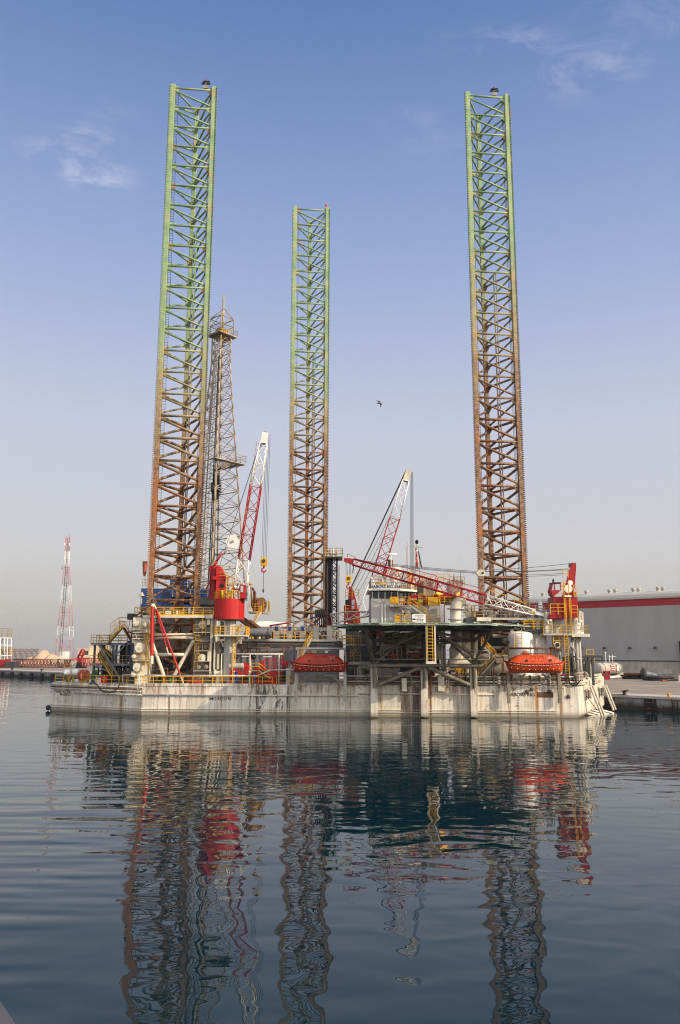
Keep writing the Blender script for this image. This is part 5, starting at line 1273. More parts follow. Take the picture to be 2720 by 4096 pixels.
# spare boom lying on the upper deck
sb_=T('spare_boom','red and white lattice boom lying level on the upper deck beside the middle leg','crane boom',P('2',1000,880,124))
Ys=124
def s2(x,y): return P('2',x,y,Ys)
boom_sections(sb_,[s2(735,825),s2(940,805),s2(1160,765),s2(1370,722)],[1.0,1.35,1.5,1.5],['cred','rwhite','cred'])
boom_sections(sb_,[s2(1375,722),P('3',95,755,Ys),P('3',318,738,Ys)],[1.5,1.3,.6],['rwhite','rwhite'])
s3_=T('spare_boom','white lattice boom section resting lower on the upper deck rail','crane boom',P('2',1150,900,121.5))
def s4(x,y): return P('2',x,y,121.5)
boom_sections(s3_,[s4(965,860),s4(1190,862)],[1.5,1.2],['rwhite']); mb=MB(); mb.beam(s4(1000,822),s4(1480,848),.35,.28); mb.build('white_beam','rwhite',s3_)
boom_sections(s3_,[s4(1200,862),s4(1420,852)],[1.2,1.0],['rwhite'])
# ------------------------------------------------------------------ grey deckhouse and upper deck
def D(x,y,Y): return P('D',x,y,Y)
UZ=D(700,240,119.5).z
gh=T('deck_house','long grey ribbed steel deckhouse between the left crane pedestal and the first lifeboat','deckhouse',V((D(750,600,120).x,125,DZ)))
a=D(-60,500,120);b=D(1560,500,120)
MB().bb(a.x,120,DZ,b.x,146,UZ-.35).build('house_wall','grey',gh)
MB().bb(a.x-.4,119.2,UZ-.33,b.x+.4,146.4,UZ).build('upper_deck','lgrey',gh)
for i in range(15):
    x=D(20+i*82,500,120).x; MB().prism([V((x-.11,119.98,DZ)),V((x+.11,119.98,DZ)),V((x+.11,119.78,DZ+4.2)),V((x,119.78,DZ+4.6)),V((x-.11,119.78,DZ+4.2))],V((0,.2,0))).build('wall_stiffener','grey',gh)
mb=MB(); z=D(700,300,119.7).z; mb.beam(V((a.x,119.75,z)),V((b.x,119.75,z)),.25,.12); mb.build('wall_ledge','lgrey',gh)
mb=MB(); rail(mb,[V((D(735,230,119.3).x,119.3,UZ)),V((D(1140,230,119.3).x,119.3,UZ))],1.15,.05,1.6,3); rail(mb,[V((D(1490,230,119.3).x,119.3,UZ)),V((b.x+.3,119.3,UZ))],1.15,.05,1.0,3); mb.build('guardrail','yellow',gh)
mb=MB(); rail(mb,[V((D(240,230,119.3).x,119.3,UZ)),V((D(700,230,119.3).x,119.3,UZ))],1.1,.045,1.6,2); mb.build('guardrail','ydirty',gh)
for x in (773,937,1100,1270,1437):
    q=D(x,230,120.4); mb=MB(); mb.bb(q.x-.42,120.2,UZ,q.x+.42,120.7,UZ+2.05); mb.build('rack_post','lgrey',gh)
for x in (773,937,1100): q=D(x,108,120.15); MB().bb(q.x-.25,120.1,q.z-.35,q.x+.25,120.2,q.z+.3).build('post_plate','blue',gh)
mb=MB(); z=D(500,156,118.6).z; p=D(385,156,118.6);q=D(680,156,118.6); mb.bar(p,q,.62,16); mb.lathe([(.78,-.05),(.78,.3)],q,18,(1,0,0)); mb.build('exhaust_drum','grey',gh)
mb=MB(); mb.beam(D(640,180,118.9),D(738,262,118.9),.12,.2); mb.beam(D(325,230,119),D(325,300,119),.3,.9); mb.build('drum_bracket','lgrey',gh)
mb=MB()
for x in (318,345,498,525,655,1285,415): mb.bar(D(x,250,119.4),D(x+(30 if x in(318,498) else 0),420,119.5),.07,6)
mb.path([D(385,410,119.4),D(385,360,119.4),D(700,345,119.4),D(1100,330,119.4)],.08,6); mb.path([D(855,345,119.4),D(855,520,119.4)],.12,6); mb.build('wall_pipework','rusty',gh)
for x,y in ((470,200),(610,195)): MB().lathe([(.16,-.35),(.26,-.1),(.2,.2),(.1,.5)],D(x,y+10,118.6),10).build('hanging_lamp','yellow' if x==470 else 'lgrey',gh)
stair(gh,D(1060,520,118.2),D(1140,345,118.2),(0,.9,0),'lgrey','yellow'); stair(gh,D(1155,340,118.2),D(1215,225,118.2),(0,.9,0),'lgrey','yellow')
MB().rect('D',1380,385,1445,425,119.6,.3).build('exit_board','white',gh); MB().rect('D',1415,390,1442,420,119.55,.05).build('exit_panel','green',gh)
MB().rect('D',1140,180,1190,225,119.2,.9).build('valve_box','ydirty',gh)
# clutter on the upper deck: bins, pipe racks, hoses
rn=random.Random(21)
for i,(x0_,x1_,y0_,Y,m_) in enumerate(((760,900,205,127,'cred'),(905,1010,195,128,'rwhite'),(1180,1260,190,127,'dgrey'),(1330,1420,198,129,'ydirty'))):
    MB().rect('D',x0_,y0_,x1_,238,Y,3,UZ).build('deck_crate',m_,label=['crimson deck crate at the left of the upper deck row','off white deck crate behind the lattice boom','dark grey deck crate beside the yellow stairs','dirty yellow deck crate at the right end of the upper deck'][i],cat='crate')
# black standpipes in front of the middle leg
sp=T('standpipe_bank','row of five black bent standpipes in front of the middle leg foot','pipes',P('2',1230,820,122))
for i in range(5):
    x=1205+i*22; mb=MB(); mb.path([P('2',x,860,122),P('2',x,640,122),P('2',x+5,624,122),P('2',x+11,628,122),P('2',x+12,700,122)],.1,8); mb.build('bent_pipe','black',sp)
# black exhaust tower right of the middle leg
et=T('exhaust_tower','black lattice exhaust tower with white silencers on a railed platform by the middle leg','exhaust tower',P('2',1390,820,146))
Ye=146
def e2(x,y,Y=Ye): return P('2',x,y,Y)
zt=e2(1400,100).z
mb=MB(); mb.bar(V((e2(1345,500).x,Ye,UZ)),V((e2(1345,500).x,Ye,zt)),.75,14); mb.build('exhaust_stack','black',et)
for x in (1325,1372): MB().bar(V((e2(x,500).x,Ye-.8,UZ)),V((e2(x,500).x,Ye-.8,zt)),.28,9).build('exhaust_stack','black',et)
mb=MB(); a=e2(1375,500);b=e2(1430,500); lattice(mb,V(((a.x+b.x)/2,Ye,UZ)),V(((a.x+b.x)/2,Ye,zt)),2.2,2.2,b.x-a.x,b.x-a.x,14,.16,.08); mb.build('tower_lattice','black',et)
mb=MB(); mb.bar(V((e2(1452,500).x,Ye,UZ)),V((e2(1452,500).x,Ye,zt-1)),.08,6); mb.build('drain_pipe','dgrey',et)
a=e2(1310,105);b=e2(1488,105); MB().bb(a.x,Ye-2,zt,b.x,Ye+2,zt+.3).build('top_platform','black',et)
mb=MB(); rail(mb,[V((a.x,Ye-1.9,zt+.3)),V((b.x,Ye-1.9,zt+.3)),V((b.x,Ye+1.9,zt+.3)),V((a.x,Ye+1.9,zt+.3))],1.6,.06,1.2,3); mb.build('platform_rail','ydirty',et)
for x in (1362,1392,1422): 
    p=e2(x,70); MB().lathe([(.2,zt+.3),(.2,zt+.8),(.34,zt+.95),(.34,zt+1.55),(.2,zt+1.85),(.08,zt+2.1)],V((p.x,Ye,0)),14).build('silencer','silver',et)
# ------------------------------------------------------------------ control house
Ya=116.0
def A3(x,y,Y=Ya): return P('3',x,y,Y)
HZ=12.0
ac=T('control_house','grey control house with glazed bridge and name board above the helideck','control house',V((A3(600,800).x,Ya,HZ)))
xl=A3(325,700).x; xm=A3(596,600).x; xr=A3(770,600).x; xR=A3(1000,700).x
zw0=A3(450,590).z; zw1=A3(450,527).z; zr=A3(450,512).z; zs_=A3(450,470).z; zb=A3(750,655).z
MB().bb(xl,Ya,HZ-.6,xm,Ya+9,zw0).build('house_wall','house',ac)
MB().bb(xl+.1,Ya+2.2,DZ,xR-.1,Ya+9,HZ-.62).build('lower_wall','dgrey',ac)  # dark colour painted in for the deep shade under the helideck
MB().bb(xm+.003,Ya+.6,HZ-.6,xR,Ya+9.5,zb).build('side_wall','house',ac)
MB().bb(xm+.003,Ya+2.6,zb,xr,Ya+8.8,zw1+.1).build('bridge_wall','lgrey',ac)
MB().bb(xl+.05,Ya+.1,zw0,xm-.02,Ya+8.9,zw1+.1).build('bridge_core','dgrey',ac)
mb=MB()
n_=4
for i in range(n_):
    x0_=xl+.25+(xm-xl-.4)*i/n_; x1_=x0_+(xm-xl-.4)/n_-.14
    MB().add([(x0_,Ya-.02,zw0+.05),(x1_,Ya-.02,zw0+.05),(x1_,Ya-.32,zw1),(x0_,Ya-.32,zw1)],[(0,1,2,3)]).build('bridge_window','glass',ac)
for i in range(n_+1):
    x=xl+.16+(xm-xl-.4)*i/n_; mb.beam(V((x,Ya-.02,zw0)),V((x,Ya-.34,zw1+.05)),.13,.12,(0,1,0))
mb.build('window_mullion','lgrey',ac)
for i in range(4):
    x0_=xm+.25+(xr-xm)*i/4*.75; MB().bb(x0_,Ya+2.56,zw0-.1,x0_+.75,Ya+2.59,zw1).build('bridge_window','glass',ac)
MB().rect('3',690,550,765,640,Ya+2.5,.2).build('red_cabinet','red',ac)
MB().prism([V((xl-.45,Ya-.55,zr-.02)),V((xm+.1,Ya-.55,zr-.02)),V((xr+.2,Ya+2.1,zr-.02)),V((xr+.2,Ya+9,zr-.02)),V((xl-.45,Ya+9,zr-.02))],V((0,0,.28))).build('bridge_roof','white',ac)
nb=MB().bb(xl,Ya-.42,zr+.27,xm,Ya-.3,zs_+.12).build('name_board','white',ac)
q=(V((xl,0,zr+.27))+V((xm,0,zs_+.12)))/2; text('NABORS RIG 656','lettering',nb,'text',.60,V((q.x,Ya-.44,q.z+.02)),xs=.98)
mb=MB(); zz=zr+.27; rail(mb,[V((xl,Ya-.2,zz)),V((xm+.3,Ya-.2,zz)),V((xr,Ya+2.2,zz)),V((xr,Ya+8.8,zz))],1.75,.045,1.0,4); rail(mb,[V((xl,Ya-.2,zz)),V((xl,Ya+8.8,zz)),V((xr,Ya+8.8,zz))],1.6,.04,1.2,3); mb.build('roof_rail','tan',ac)
# roof top gear
for i,(x,y0,y1,r_,m_) in enumerate(((460,475,370,.28,'tan'),(505,475,330,.12,'white'),(545,475,400,.4,'white'),(430,475,410,.2,'lgrey'),(580,475,390,.15,'rwhite'),(700,510,360,.35,'yellow'),(730,510,430,.3,'cream'),(650,475,380,.1,'lgrey'))):
    a=A3(x,y0,Ya+3);b=A3(x,y1,Ya+3); mb=MB(); mb.bar(V((b.x,Ya+3,zz)),b,r_*.5,8); mb.lathe([(r_,-.4),(r_*1.2,0),(r_,.3),(r_*.3,.5)],b,10); mb.build('roof_fitting',m_,ac)
MB().lathe([(.1,-.9),(.85,-.6),(1.0,0),(.8,.6),(.3,.95)],A3(560,330,Ya+4),14,(.4,-.8,.3)).build('radar_dome','rwhite',ac); mb=MB(); mb.bar(V((A3(560,330,Ya+4).x,Ya+4,zz)),A3(560,340,Ya+4),.15,6); mb.build('dome_post','lgrey',ac)
mb=MB(); p=A3(516,162,Ya+3.5); mb.bar(V((p.x,p.y,zz)),p,.06,6); mb.bar(p+V((-.9,0,0)),p+V((.9,0,0)),.14,6); mb.build('wind_vane','white',ac)
# balcony, stair, lockers
zbal=A3(600,655,114.6).z; xb0=A3(505,655,114.4).x; xb1=A3(700,655,114.4).x
MB().bb(xb0,114.5,zbal-.15,xb1,Ya-.005,zbal).build('balcony','lgrey',ac); MB().rect('3',505,572,582,640,114.42,.25).build('locker','yellow',ac); MB().rect('3',875,575,970,652,115.4,.6).build('locker','yellow',ac)
mb=MB(); rail(mb,[V((A3(585,650,114.4).x,114.55,zbal)),V((xb1,114.55,zbal))],1.2,.055,.9,3); a=A3(785,655,Ya+.7);b=A3(1000,655,Ya+.7); rail(mb,[V((a.x,Ya+.7,zb)),V((xR,Ya+.7,zb)),V((xR,Ya+5,zb))],1.7,.055,1.1,3); mb.build('guardrail','yellow',ac)
mb=MB(); mb.beam(V((xb0+.5,114.6,zbal-.15)),V((xb0+.8,Ya,zbal-.9)),.1,.15); mb.beam(V((xb1-1.6,114.6,zbal-.15)),V((xb1-1.4,Ya,zbal-.9)),.1,.15); mb.build('balcony_bracket','lgrey',ac)
stair(ac,A3(860,760,114.7),A3(690,650,114.7),(0,.9,0),'lgrey','yellow')
zl=HZ+.05
mb=MB(); xs0=A3(560,830,114.4).x; xs1=A3(990,830,114.4).x; rail(mb,[V((xs0,114.2,A3(700,830,114.2).z)),V((A3(890,830,114.2).x,114.2,A3(700,830,114.2).z)),V((xs1,114.2,A3(700,830,114.2).z))],1.2,.055,1.1,3,True); mb.build('guardrail','yellow',ac)
MB().rect('3',560,748,604,815,114.3,.7).build('fire_hose_box','yellow',ac)
sb=MB().rect('3',722,740,850,828,114.05,.06).build('notice_board','white',ac)
for j in range(6): 
    mb=MB(); y=752+j*12
    for i in range(4): 
        x0_=745+i*22+rn.random()*3; 
        if (j,i) in((2,0),(2,3),(4,0)): continue
        mb.rect('3',x0_,y,x0_+18,y+4,114.02,.02)
    mb.build('notice_lettering','text',sb)
MB().rect('3',728,780,752,795,114.0,.03).build('notice_emblem','blue',sb); MB().rect('3',726,812,748,822,114.0,.03).build('notice_emblem','red',sb)
dr_=MB().rect('3',622,700,705,829,Ya+.5,.15).build('steel_door','cream',ac); MB().lathe([(.16,0),(.16,.05)],A3(648,735,Ya+.48),12,(0,-1,0)).build('port_hole','black',dr_); MB().rect('3',705,728,735,745,Ya+.5,.1).build('exit_sign','green',ac)
for x in (425,455): MB().rect('3',x,640 if x==455 else 645,x+10,835,Ya-.3,.25).build('down_pipe','white',ac)
MB().rect('3',455,640,470,705,Ya-.06,.08).build('wall_slot','dgrey',ac)
for x,m_ in ((995,'white'),(1014,'white'),(1030,'cred')): MB().rect('3',x,645,x+17 if m_=='white' else x+9,1190,Ya-.5,.6,DZ).build('corner_column',m_,ac)
# stepped roofs right of the bridge
for (x0_,y0_,x1_,y1_,Y,m_) in ((780,415,930,650,120,'truss'),(1085,410,1215,600,121,'rwhite'),(940,545,1140,580,119,'cred'),(985,565,1140,640,119.6,'dgrey'),(850,560,870,650,117.2,'cred'),(830,420,850,560,119,'tan')):
    MB().rect('3',x0_,y0_,x1_,y1_,Y,4).build('roof_cabin',m_,ac)
mb=MB()
for (x0_,x1_,y,Y,h) in ((780,1085,430,119.5,2.2),(1085,1225,470,120.5,2.6),(600,760,510,118,1.4),(980,1140,635,117.5,1.7)):
    a=A3(x0_,y,Y);b=A3(x1_,y,Y);b.z=a.z; rail(mb,[a,b],h*.55,.05,.9,3)
mb.build('roof_rail','yellow',ac)
for x,y in ((978,532),(1166,558)):
    p=A3(x,y,117.5); f=MB().lathe([(.3,-.5),(.62,-.3),(.66,.25),(.4,.4)],p,14).build('work_lamp','ydirty',ac)
    ml_,nn,ll,bb_=nt('lit_lamp'); bb_.inputs['Base Color'].default_value=(.8,.35,.05,1); bb_.inputs['Emission Color'].default_value=(1,.42,.05,1); bb_.inputs['Emission Strength'].default_value=1.2
    MB().lathe([(.02,-.1),(.4,-.08),(.42,.1),(.02,.12)],p+V((0,-.55,-.05)),12,(0,-1,0)).build('lamp_lens',ml_,f)
# mast with flag, whip aerials
fl=T('flag_mast','slim white mast flying a red, white and black banded flag behind the control house','mast',A3(760,480,125))
mb=MB(); p=A3(735,480,125);q=A3(765,60,125); mb.bar(V((q.x-.6,125,zr)),q,.1,6); mb.bar(V((q.x+.6,125,zr)),q+V((.2,0,-.5)),.06,6)
for i in range(9): a=V((q.x-.6+.06*i,125,zr+(q.z-zr)*i/9)); mb.bar(a,a+V((1.1-.1*i,0,.6)),.04,4)
mb.bar(q+V((-.9,0,-.4)),q+V((.9,0,-.6)),.06,5); mb.build('mast_pole','rwhite',fl)
MB().lathe([(.2,0),(.3,.3),(.15,.6)],q,10).build('mast_lamp','black',fl)
f0=A3(744,95,124.6)
for i,(m_,o) in enumerate((('red',0),('white',.33),('text',.66))):
    vs=[];fs=[]
    for r_ in range(13):
        t=r_/12; y_=.12*math.sin(t*9+o*4)
        for s_ in (0,1):
            wv=.30+.30*s_ if i else .30*s_
            vs.append(f0+V((.1+i*.32*(.6+.4*t)+s_*.32*(.6+.4*t)+.15*t,y_+.08*s_,-.25*s_-.2*i-t*(3.3-.3*i))))
    for r_ in range(12): fs.append((2*r_,2*r_+1,2*r_+3,2*r_+2))
    MB().add(vs,fs).build('flag_band',m_,fl)
for i,(x,yt) in enumerate(((668,90),(676,40),(1084,370),(1122,350),(1188,340))):
    a=A3(x,470,121);b=A3(x,yt,121); mb=MB(); mb.bar(V((b.x,121,zb+2)),b,.05,5,.03)
    if i>2: mb.lathe([(.12,-1.6),(.16,-.8),(.05,0)],b,6)
    mb.build('whip_aerial','cred' if i==0 else 'lgrey',ac)
# ------------------------------------------------------------------ helideck
hd=T('helideck','wide flat green edged helideck on splayed truss legs in front of the control house','helideck',V((11.9,108,DZ)))
cxh=(P('S',1348,2506,105).x+P('S',2078,2505,105).x)/2; hwx=(P('S',2078,2505,105).x-P('S',1348,2506,105).x)/2
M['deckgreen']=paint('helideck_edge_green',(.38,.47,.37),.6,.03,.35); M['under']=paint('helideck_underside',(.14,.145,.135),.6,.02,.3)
oc=[(-1,-.30),(-.55,-.98),(.55,-.98),(1,-.30),(1,.35),(.6,1),(-.6,1),(-1,.35)]
def hp(x,y,z): return V((cxh+x*hwx,105+y*9,z))
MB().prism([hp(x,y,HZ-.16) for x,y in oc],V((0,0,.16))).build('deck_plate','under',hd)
mb=MB(); 
for (x0_,y0_),(x1_,y1_) in zip(oc,oc[1:]+oc[:1]):
    a=hp(x0_,y0_,HZ-.08);b=hp(x1_,y1_,HZ-.08); mb.beam(a,b,.12,.34)
mb.build('deck_edge','deckgreen',hd)
# folding safety net round the rim
mb=MB(); oc2=[(x*1.055,y*1.09) for x,y in oc]
for (x0_,y0_),(x1_,y1_),(u0,v0),(u1,v1) in zip(oc,oc[1:]+oc[:1],oc2,oc2[1:]+oc2[:1]):
    a=hp(x0_,y0_,HZ-.05);b=hp(x1_,y1_,HZ-.05);c=hp(u0,v0,HZ-.12);d=hp(u1,v1,HZ-.12)
    n_=max(3,int((b-a).length/1.6)); mb.bar(c,d,.07,5)
    for i in range(n_+1): mb.bar(a.lerp(b,i/n_),c.lerp(d,i/n_),.05,4)
    mb.bar(a.lerp(c,.5),b.lerp(d,.5),.03,4)
mb.build('safety_net_frame','deckgreen',hd)
mb=MB()
for (x0_,y0_),(x1_,y1_),(u0,v0),(u1,v1) in zip(oc,oc[1:]+oc[:1],oc2,oc2[1:]+oc2[:1]):
    a=hp(x0_,y0_,HZ-.03);b=hp(x1_,y1_,HZ-.03);c=hp(u0,v0,HZ+.02);d=hp(u1,v1,HZ+.02); n_=max(3,int((b-a).length/1.6))
    for i in range(n_):
        t0=(i+.06)/n_;t1=(i+.94)/n_
        if (i*7+int(x0_*10))%5==0: continue
        mb.prism([a.lerp(b,t0),a.lerp(b,t1),c.lerp(d,t1),c.lerp(d,t0)],V((0,0,.03)))
mb.build('net_panel','deckgreen',hd)
for i in range(9):
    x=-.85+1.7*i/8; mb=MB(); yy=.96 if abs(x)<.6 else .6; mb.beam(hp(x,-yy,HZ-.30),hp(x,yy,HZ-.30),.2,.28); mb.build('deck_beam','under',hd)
mb=MB()
for y in (-.55,.05,.6): mb.beam(hp(-.9,y,HZ-.5),hp(.9,y,HZ-.5),.18,.12)
mb.build('cross_beam','under',hd)
for i in range(8):
    x=-.9+1.8*i/7; p=hp(x,-.97 if abs(x)<.56 else -.5,HZ+.02); MB().lathe([(.14,0),(.16,.1),(.06,.2)],p,8).build('rim_lamp','cream',hd)
# support columns on the hull face
CX=[P('3',352,1400,108.7).x,P('3',835,1400,108.7).x,P('3',1311,1400,108.7).x]
nodeZ=P('3',800,1235,108).z
for x in CX: 
    MB().bb(x-.47,108.35,.15,x+.47,109.35 if x>0 else 109.4,nodeZ+.15).build('hull_column','hull',hd)
    mb=MB(); mb.bar(V((x+.05,108.1,DZ-.2)),V((x+.05,108.1,nodeZ)),.24,9); mb.build('front_tube','truss',hd)
mb=MB(); mb.bar(V((CX[0]-.6,107.9,nodeZ)),V((CX[2]+1.2,107.9,nodeZ)),.26,10); mb.build('main_tie','truss',hd)
zt1=P('3',800,995,108).z
mb=MB(); mb.bar(V((CX[0],108,zt1)),V((CX[2]+.4,108,zt1)),.2,9); mb.build('main_tie','truss',hd)
for a,b in ((CX[0],CX[1]),(CX[2],CX[1])):
    s_=1 if b>a else -1
    MB().bar(V((a+s_*.6,108,DZ+.2)),V((b-s_*.5,108,nodeZ-.25)),.27,10).build('diagonal_tube','truss',hd)
for x in CX: MB().bar(V((x,108.2,nodeZ)),V((x,108.2,HZ-.6)),.3,10).build('post_tube','dgrey' if x<16 else 'truss',hd)
def strut(p,q,r=.2,m_='truss'): MB().bar(p,q,r,9).build('strut',m_,hd)
for (x,tx,ty) in ((CX[0],-.70,-.5),(CX[0],-.72,-.1),(CX[2],.62,-.55),(CX[2],.68,-.1)):
    strut(V((x,108,nodeZ+.2)),hp(tx,ty,HZ-.6),.2)
    strut(V((x,108,zt1)),hp(tx*.98,ty*.9,HZ-.6),.2)
for x,s_ in ((CX[0],1),(CX[2],-1)):
    strut(V((x+s_*.2,107.9,zt1)),V((CX[1]-s_*.6,103.5,HZ-.7)),.17); strut(V((x+s_*.2,107.8,nodeZ+1.5)),V((CX[1]-s_*.5,100.5,HZ-.8)),.17)
    strut(V((x+s_*.2,107.8,nodeZ+.3)),V((CX[1]-s_*2.4,106,zt1+.6)),.17)
strut(V((CX[1],108,zt1)),V((CX[1],98.5,HZ-.55)),.2)
strut(V((CX[0],108,zt1+1)),V((CX[0]-2,100.5,HZ-.7)),.17);strut(V((CX[2],108,zt1+1)),V((CX[2]+1.2,100.5,HZ-.7)),.17)
# access catwalk and yellow ladder under the deck
mb=MB(); zc=P('3',800,1172,107.2).z; mb.bb(CX[0]-.6,107.0,zc-.1,CX[2]+2.0,107.75,zc+.02); mb.build('catwalk','truss',hd)
mb=MB(); rail(mb,[V((CX[0]-.6,107.05,zc)),V((CX[1]+.2,107.05,zc))],1.1,.045,1.7,2); mb.build('guardrail','rusty',hd)
mb=MB(); rail(mb,[V((CX[1]+2,107.05,zc)),V((CX[2]+1.9,107.05,zc))],1.1,.045,1.5,2); mb.build('guardrail','rwhite',hd)
LY=95.5; lx0=P('3',860,1000,LY).x;lx1=P('3',942,1000,LY).x; zl0=P('3',900,1195,LY).z
mb=MB()
for x in (lx0,lx1): mb.beam(V((x,LY+.1,zl0)),V((x,LY+.1,HZ+.05)),.17,.14,(0,1,0))
mb.bb(lx0-.1,LY-.1,zl0-.3,lx1+.1,LY+.7,zl0); mb.build('ladder_trunk','rwhite',hd)
mb=MB(); 
xm_=(lx0+lx1)/2; ladder(mb,V((xm_-.12,LY,zl0)),V((xm_-.12,LY,HZ+.1)),(1,0,0),.62,.045,.36); ladder(mb,V((xm_+.1,LY+.5,zl0)),V((xm_+.1,LY+.5,HZ)),(1,0,0),.9,.045,.36)
mb.build('escape_ladder','yellow',hd)
# machinery block in the shade behind the truss
Yd=118
un=T('machinery_block','shaded grey machinery house full of pipes under the helideck','machinery house',V((12,Yd,DZ)))
a=P('H',380,900,Yd);b=P('K',830,900,Yd)
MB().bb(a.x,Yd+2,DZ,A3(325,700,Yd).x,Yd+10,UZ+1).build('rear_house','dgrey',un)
MB().rect('H',830,870,1175,1035,115.5,.4).build('bulkhead_plate','lgrey',un)
MB().rect('H',535,770,715,1010,114.5,3).build('vent_trunk','lgrey',un); MB().rect('H',595,860,710,1020,113.9,.6).build('cabinet','truss',un); MB().rect('H',622,908,690,960,113.86,.05).build('cabinet_window','black',un)
zz=P('H',450,495,114).z; MB().bb(a.x-1,113.6,zz-.2,P('H',1560,495,114).x,Ya-.02,zz).build('walkway','lgrey',un)
mb=MB(); rail(mb,[V((a.x-1,113.6,zz)),V((P('H',700,495,114).x,113.6,zz))],1.2,.055,1.2,3); mb.build('guardrail','yellow',un)
mb=MB(); rail(mb,[V((P('H',760,495,114).x,113.6,zz)),V((P('H',1560,495,114).x,113.6,zz))],1.3,.05,1.3,3); mb.build('guardrail','ydirty',un)
stair(un,P('H',400,700,113.0),P('H',535,530,113.0),(0,.9,0),'truss','ydirty')
zz2=P('H',450,775,113).z; mb=MB(); rail(mb,[V((P('H',340,775,112.6).x,112.6,zz2)),V((P('H',560,775,112.6).x,112.6,zz2))],1.3,.05,.9,3); mb.build('guardrail','ydirty',un)
MB().bb(P('H',330,775,112.6).x,112.5,zz2-.35,P('H',570,775,112.6).x,116,zz2).build('landing','lgrey',un)
MB().rect('H',160,470,270,560,118.4,1.2).build('fan_box','grey',gh); MB().lathe([(.7,-.02),(.7,.15),(.55,.15)],P('H',215,517,118.38),18,(0,-1,0)).build('fan_mouth','black',gh)
mb=MB()
for i in range(34):
    x=rn.uniform(830,1560); y0_=rn.uniform(440,560); Y=rn.uniform(112.5,115.6); p=P('H',x,y0_,Y); 
    if rn.random()<.5: mb.bar(p,p+V((0,0,-rn.uniform(.8,2.5))),rn.uniform(.05,.14),6)
    else: mb.bar(p,p+V((rn.uniform(.8,3),0,0)),rn.uniform(.05,.12),6)
mb.build('pipework','rwhite',un)
mb=MB()
for i in range(26):
    x=rn.uniform(830,1560); y0_=rn.uniform(470,800); Y=rn.uniform(111.5,115.3); p=P('H',x,y0_,Y); mb.bar(p,p+V((rn.uniform(-.3,.3)+rn.choice((0,1.5)),0,rn.uniform(-.8,.3))),rn.uniform(.06,.16),6)
mb.build('pipework','rusty',un)
for i,(x0_,y0_,x1_,y1_,Y,m_) in enumerate(((800,280,885,395,114.5,'red'),(1000,655,1150,705,112.4,'red'),(1310,655,1480,705,112.4,'red'),(1450,330,1515,395,113,'yellow'),(880,270,940,395,114.8,'rwhite'),(1300,605,1480,625,112.2,'rwhite'),(1340,940,1490,990,113,'cred'))):
    MB().rect('H',x0_,y0_,x1_,y1_,Y,.8).build('machine_unit',m_,un)
for i,(x0_,y0_,x1_,y1_,Y,m_) in enumerate(((340,445,410,690,114.2,'cream'),(420,420,445,750,114.0,'white'),(455,400,485,750,114.3,'rwhite'),(210,825,322,955,112.6,'cred'),(325,865,490,930,111.8,'white'),(620,250,705,330,116,'cred'),(345,620,410,660,113,'yellow'))):
    MB().rect('K',x0_,y0_,x1_,y1_,Y,.9).build('machine_unit',m_,un)
MB().lathe([(.5,0),(.55,.3),(.4,.9),(.15,1.1)],V((P('K',555,930,111.5).x,111.5,DZ+.2)),12).build('red_pump','red',un)
mb=MB(); p=P('K',670,900,111.4); mb.rect('K',630,815,715,870,111.4,.8); ladder(mb,V((p.x+.3,111.3,DZ)),V((p.x+.3,111.3,P('K',670,830,111.4).z)),(1,0,0),.6,.06,.4); mb.build('pump_cage','yellow',un)
mb=MB(); 
for x0_,x1_ in ((1155,1240),(1250,1340)): mb.brk(); mb.rect('H',x0_,935,x1_,990,109.6,1.2)
mb.build('life_raft_canister','white',un); MB().rect('H',1205,1030,1280,1235,108.6,.7).build('canister_post','cream',un); MB().rect('K',375,940,465,1148,108.6,.7).build('canister_post','cream',un)
mb=MB(); mb.bar(P('K',268,910,108.9),P('K',266,1200,108.9),.14,8); mb.build('rusty_riser','rusty',un)
mb=MB()
for y in (1040,1075,1105): mb.bar(P('H',830,y,110.2),P('H',1500,y,110.2),.09,6); mb.bar(P('K',220,y-70,110.2),P('K',380,y-70,110.2),.09,6)
for x in (470,520,620): mb.bar(P('K',x,960,110),P('K',x,1105,110),.06,5)
mb.build('pipework','truss',un)
# white intake duct with its elbow
du=T('intake_duct','thick cream duct with an elbow turning right beside the control house','duct',V((P('3',1145,1200,113.4).x,113.4,DZ)))
p=P('3',1143,900,113.4); r_=.78
pts=[(r_,P('3',1143,845,113.4).z),(r_,P('3',1143,690,113.4).z)]
MB().lathe([(r_+.22,DZ+1.8),(r_+.22,P('3',1143,1070,113.4).z),(r_,P('3',1143,1040,113.4).z),(r_,P('3',1143,690,113.4).z)],V((p.x,113.4,0)),20).build('duct_riser','cream',du)
zt=P('3',1143,690,113.4).z; mb=MB(); rings=[]; Rb=1.25; n_=20
cc=V((p.x+Rb,113.4,zt))
for i in range(8):
    t=R(180-i*100/7); ce=cc+V((math.cos(t)*Rb,0,math.sin(t)*Rb)); rad=V((math.cos(t),0,math.sin(t)))
    rings.append([ce+rad*math.cos(2*math.pi*j/n_)*r_+V((0,1,0))*math.sin(2*math.pi*j/n_)*r_ for j in range(n_)])
vs=[v for r in rings for v in r]; fs=[(i*n_+j,i*n_+(j+1)%n_,(i+1)*n_+(j+1)%n_,(i+1)*n_+j) for i in range(7) for j in range(n_)]
mb.add(vs,fs,True); mb.add(rings[-1],[list(range(n_))]); mb.build('duct_elbow','cream',du)
mb=MB(); mb.lathe([(r_+.45,zt-.05),(r_+.45,zt+.08)],V((p.x,113.4,0)),20); z_=P('3',1143,795,113.4).z; mb.lathe([(r_+.3,z_),(r_+.3,z_+.12)],V((p.x,113.4,0)),20); mb.build('duct_flange','lgrey',du)
